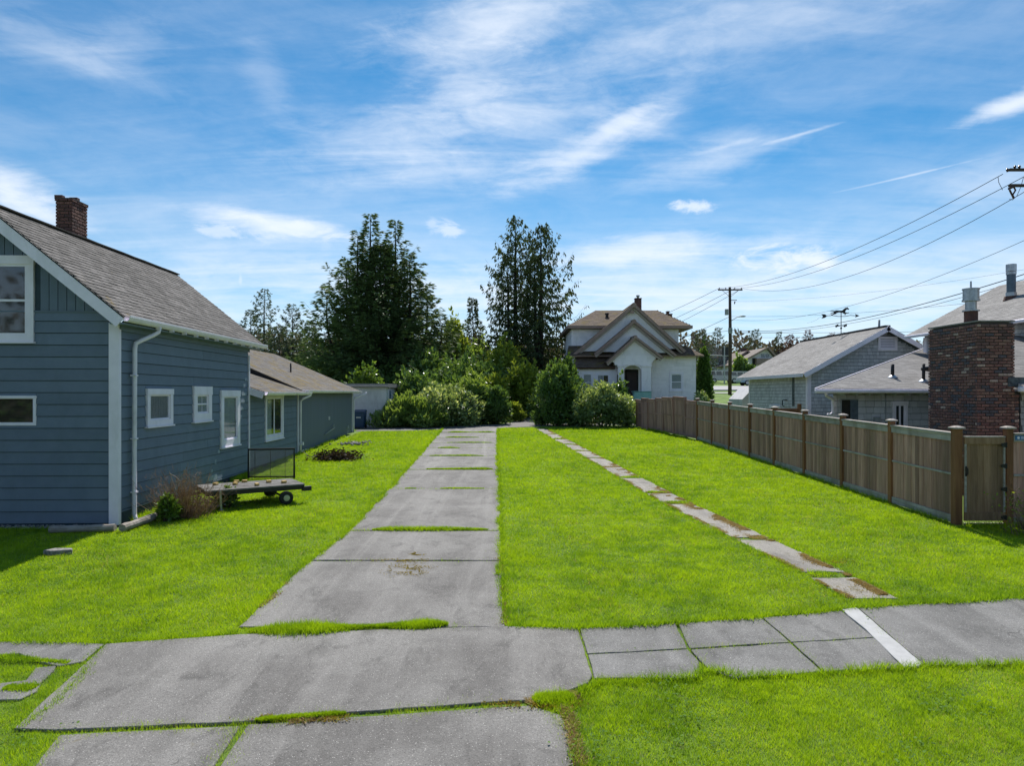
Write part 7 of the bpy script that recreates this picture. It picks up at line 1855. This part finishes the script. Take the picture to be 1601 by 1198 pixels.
m = MB(); m.box(wx(1180, 112), wx(1208, 112), 111, 111.9, wz(570, 112), wz(561, 112)); m.build('balcony', M['brown_trim'], c)
m = MB(); m.box(wx(1176, 112), wx(1182, 112), 111.9, 112.05, wz(572, 112), wz(560, 112)); m.build('shutter', M['black'], c)
c2 = chalet('second low brown-roofed house just left of the chalet across the street', 1138, 1196, 1166, 569, 549, 118, 10, 'cream', 'roof_far')
m = MB(); m.box(wx(1168, 118), wx(1174, 118), 120, 121, wz(560, 118), wz(544, 118)); m.build('chimney', M['brickL'], c2)
c3 = chalet('pale blue-white gabled house glimpsed left of the wooden pole', 1119, 1142, 1130, 560, 546, 124, 8, 'stucco', 'black')
w3_ = Wall((0, 124), (1, 0), (0, -1))
window(w3_, wx(1123, 124), wx(1129, 124), wz(575, 124), wz(564, 124), c3, .1, .1, sash=.06); window(w3_, wx(1131, 124), wx(1137, 124), wz(575, 124), wz(564, 124), c3, .1, .1, sash=.06)
c4 = chalet('pinkish brown-roofed house half hidden behind the red cedars', 808, 862, 835, 578, 556, 76, 9, 'pinkwall', 'roof_far')
c5 = chalet('pale house glimpsed under the left skirt of the big cedar', 528, 576, 552, 575, 562, 78, 8, 'stucco', 'roof_far')

def car(label, px, d, L, H_, paint, rz, name='parked_car', group='cars parked along the street', zoff=0):
    x = wx(px, d); g = G(d) + zoff; t = thing(name, (x, d, g), label, 'car', group, rz=rz); fr = frame(x, d, rz)
    Wd = .88; P3 = lambda a, b, z: Vector((*fr(a, b), g + z))
    low = [(-L / 2, .35), (-L / 2, .95 * H_ * .62), (-L / 2 + .05, H_ * .56), (L / 2 - 1.1, H_ * .58), (L / 2 - .15, H_ * .50), (L / 2, H_ * .42), (L / 2, .35)]
    def extr(pts, w0, name, mat, par, bev=.03):
        m = MB(); n = len(pts); m.v = [tuple(P3(a, -w0, z)) for a, z in pts] + [tuple(P3(a, w0, z)) for a, z in pts]
        m.f = [tuple(range(n)), tuple(reversed(range(n, 2 * n)))] + [((i + 1) % n, i, n + i, n + (i + 1) % n) for i in range(n)]; m.t = [.5] * len(m.f)
        return m.build(name, M[mat], par, bevel=bev)
    body = extr(low, Wd, 'body', paint, t)
    cab = [(-L / 2 + .08, H_ * .56), (-L / 2 + .22, H_ * .97), (-L / 2 + .5, H_), (L / 2 - 2.0, H_), (L / 2 - 1.55, H_ * .94), (L / 2 - 1.05, H_ * .575)]
    extr(cab, Wd - .08, 'cabin', paint, t)
    for s in (-1, 1):
        for (a, b) in ((-L / 2 + .32, -L / 2 + 1.05), (-L / 2 + 1.13, -L / 2 + 1.95), (-L / 2 + 2.03, L / 2 - 1.45)):
            m = MB(); y0, y1 = s * (Wd - .078), s * (Wd - .062)
            m.hexa([P3(a, y0, H_ * .62), P3(b, y0, H_ * .62), P3(b, y1, H_ * .62), P3(a, y1, H_ * .62), P3(a, y0, H_ * .92), P3(b - .12, y0, H_ * .92), P3(b - .12, y1, H_ * .92), P3(a, y1, H_ * .92)]); m.build('window', M['carglass'], t)
        for xx in (-L / 2 + .8, L / 2 - .85):
            m = MB(); m.tube([P3(xx, s * (Wd - .2), .34), P3(xx, s * (Wd + .02), .34)], .34, 18); w_ = m.build('wheel', M['rubber'], t)
            m = MB(); m.tube([P3(xx, s * (Wd + .02), .34), P3(xx, s * (Wd + .035), .34)], .21, 14); m.build('rim', M['steel'], w_)
        m = MB(); m.box(-L / 2 - .02, -L / 2 + .10, s * Wd - .1, s * Wd + .01, g + H_ * .42, g + H_ * .56, fr); m.build('tail_light', M['redlamp'], t)
        m = MB(); m.box(L / 2 - .16, L / 2 + .01, s * (Wd - .12) - .12, s * (Wd - .12) + .12, g + H_ * .38, g + H_ * .46, fr); m.build('headlight', M['white'], t)
    m = MB(); m.box(-L / 2 - .08, -L / 2, -.8, .8, g + .38, g + .58, fr); m.build('bumper', M['grey_box'], t)
car('silver estate-style off-roader parked side-on across the street', 1129, 95, 4.5, 1.78, 'carsilver', R(4))
car('tan car parked behind the silver one, partly hidden by the pole', 1162, 97, 4.4, 1.6, 'carsilver', R(0))
car('pale blue car at the kerb half hidden by the grey outbuilding', 1181, 87, 4.4, 1.55, 'carblue', R(182))
car('dark car low at the left beyond the arborvitae', 1102, 100, 4.2, 1.4, 'carglass', R(0))
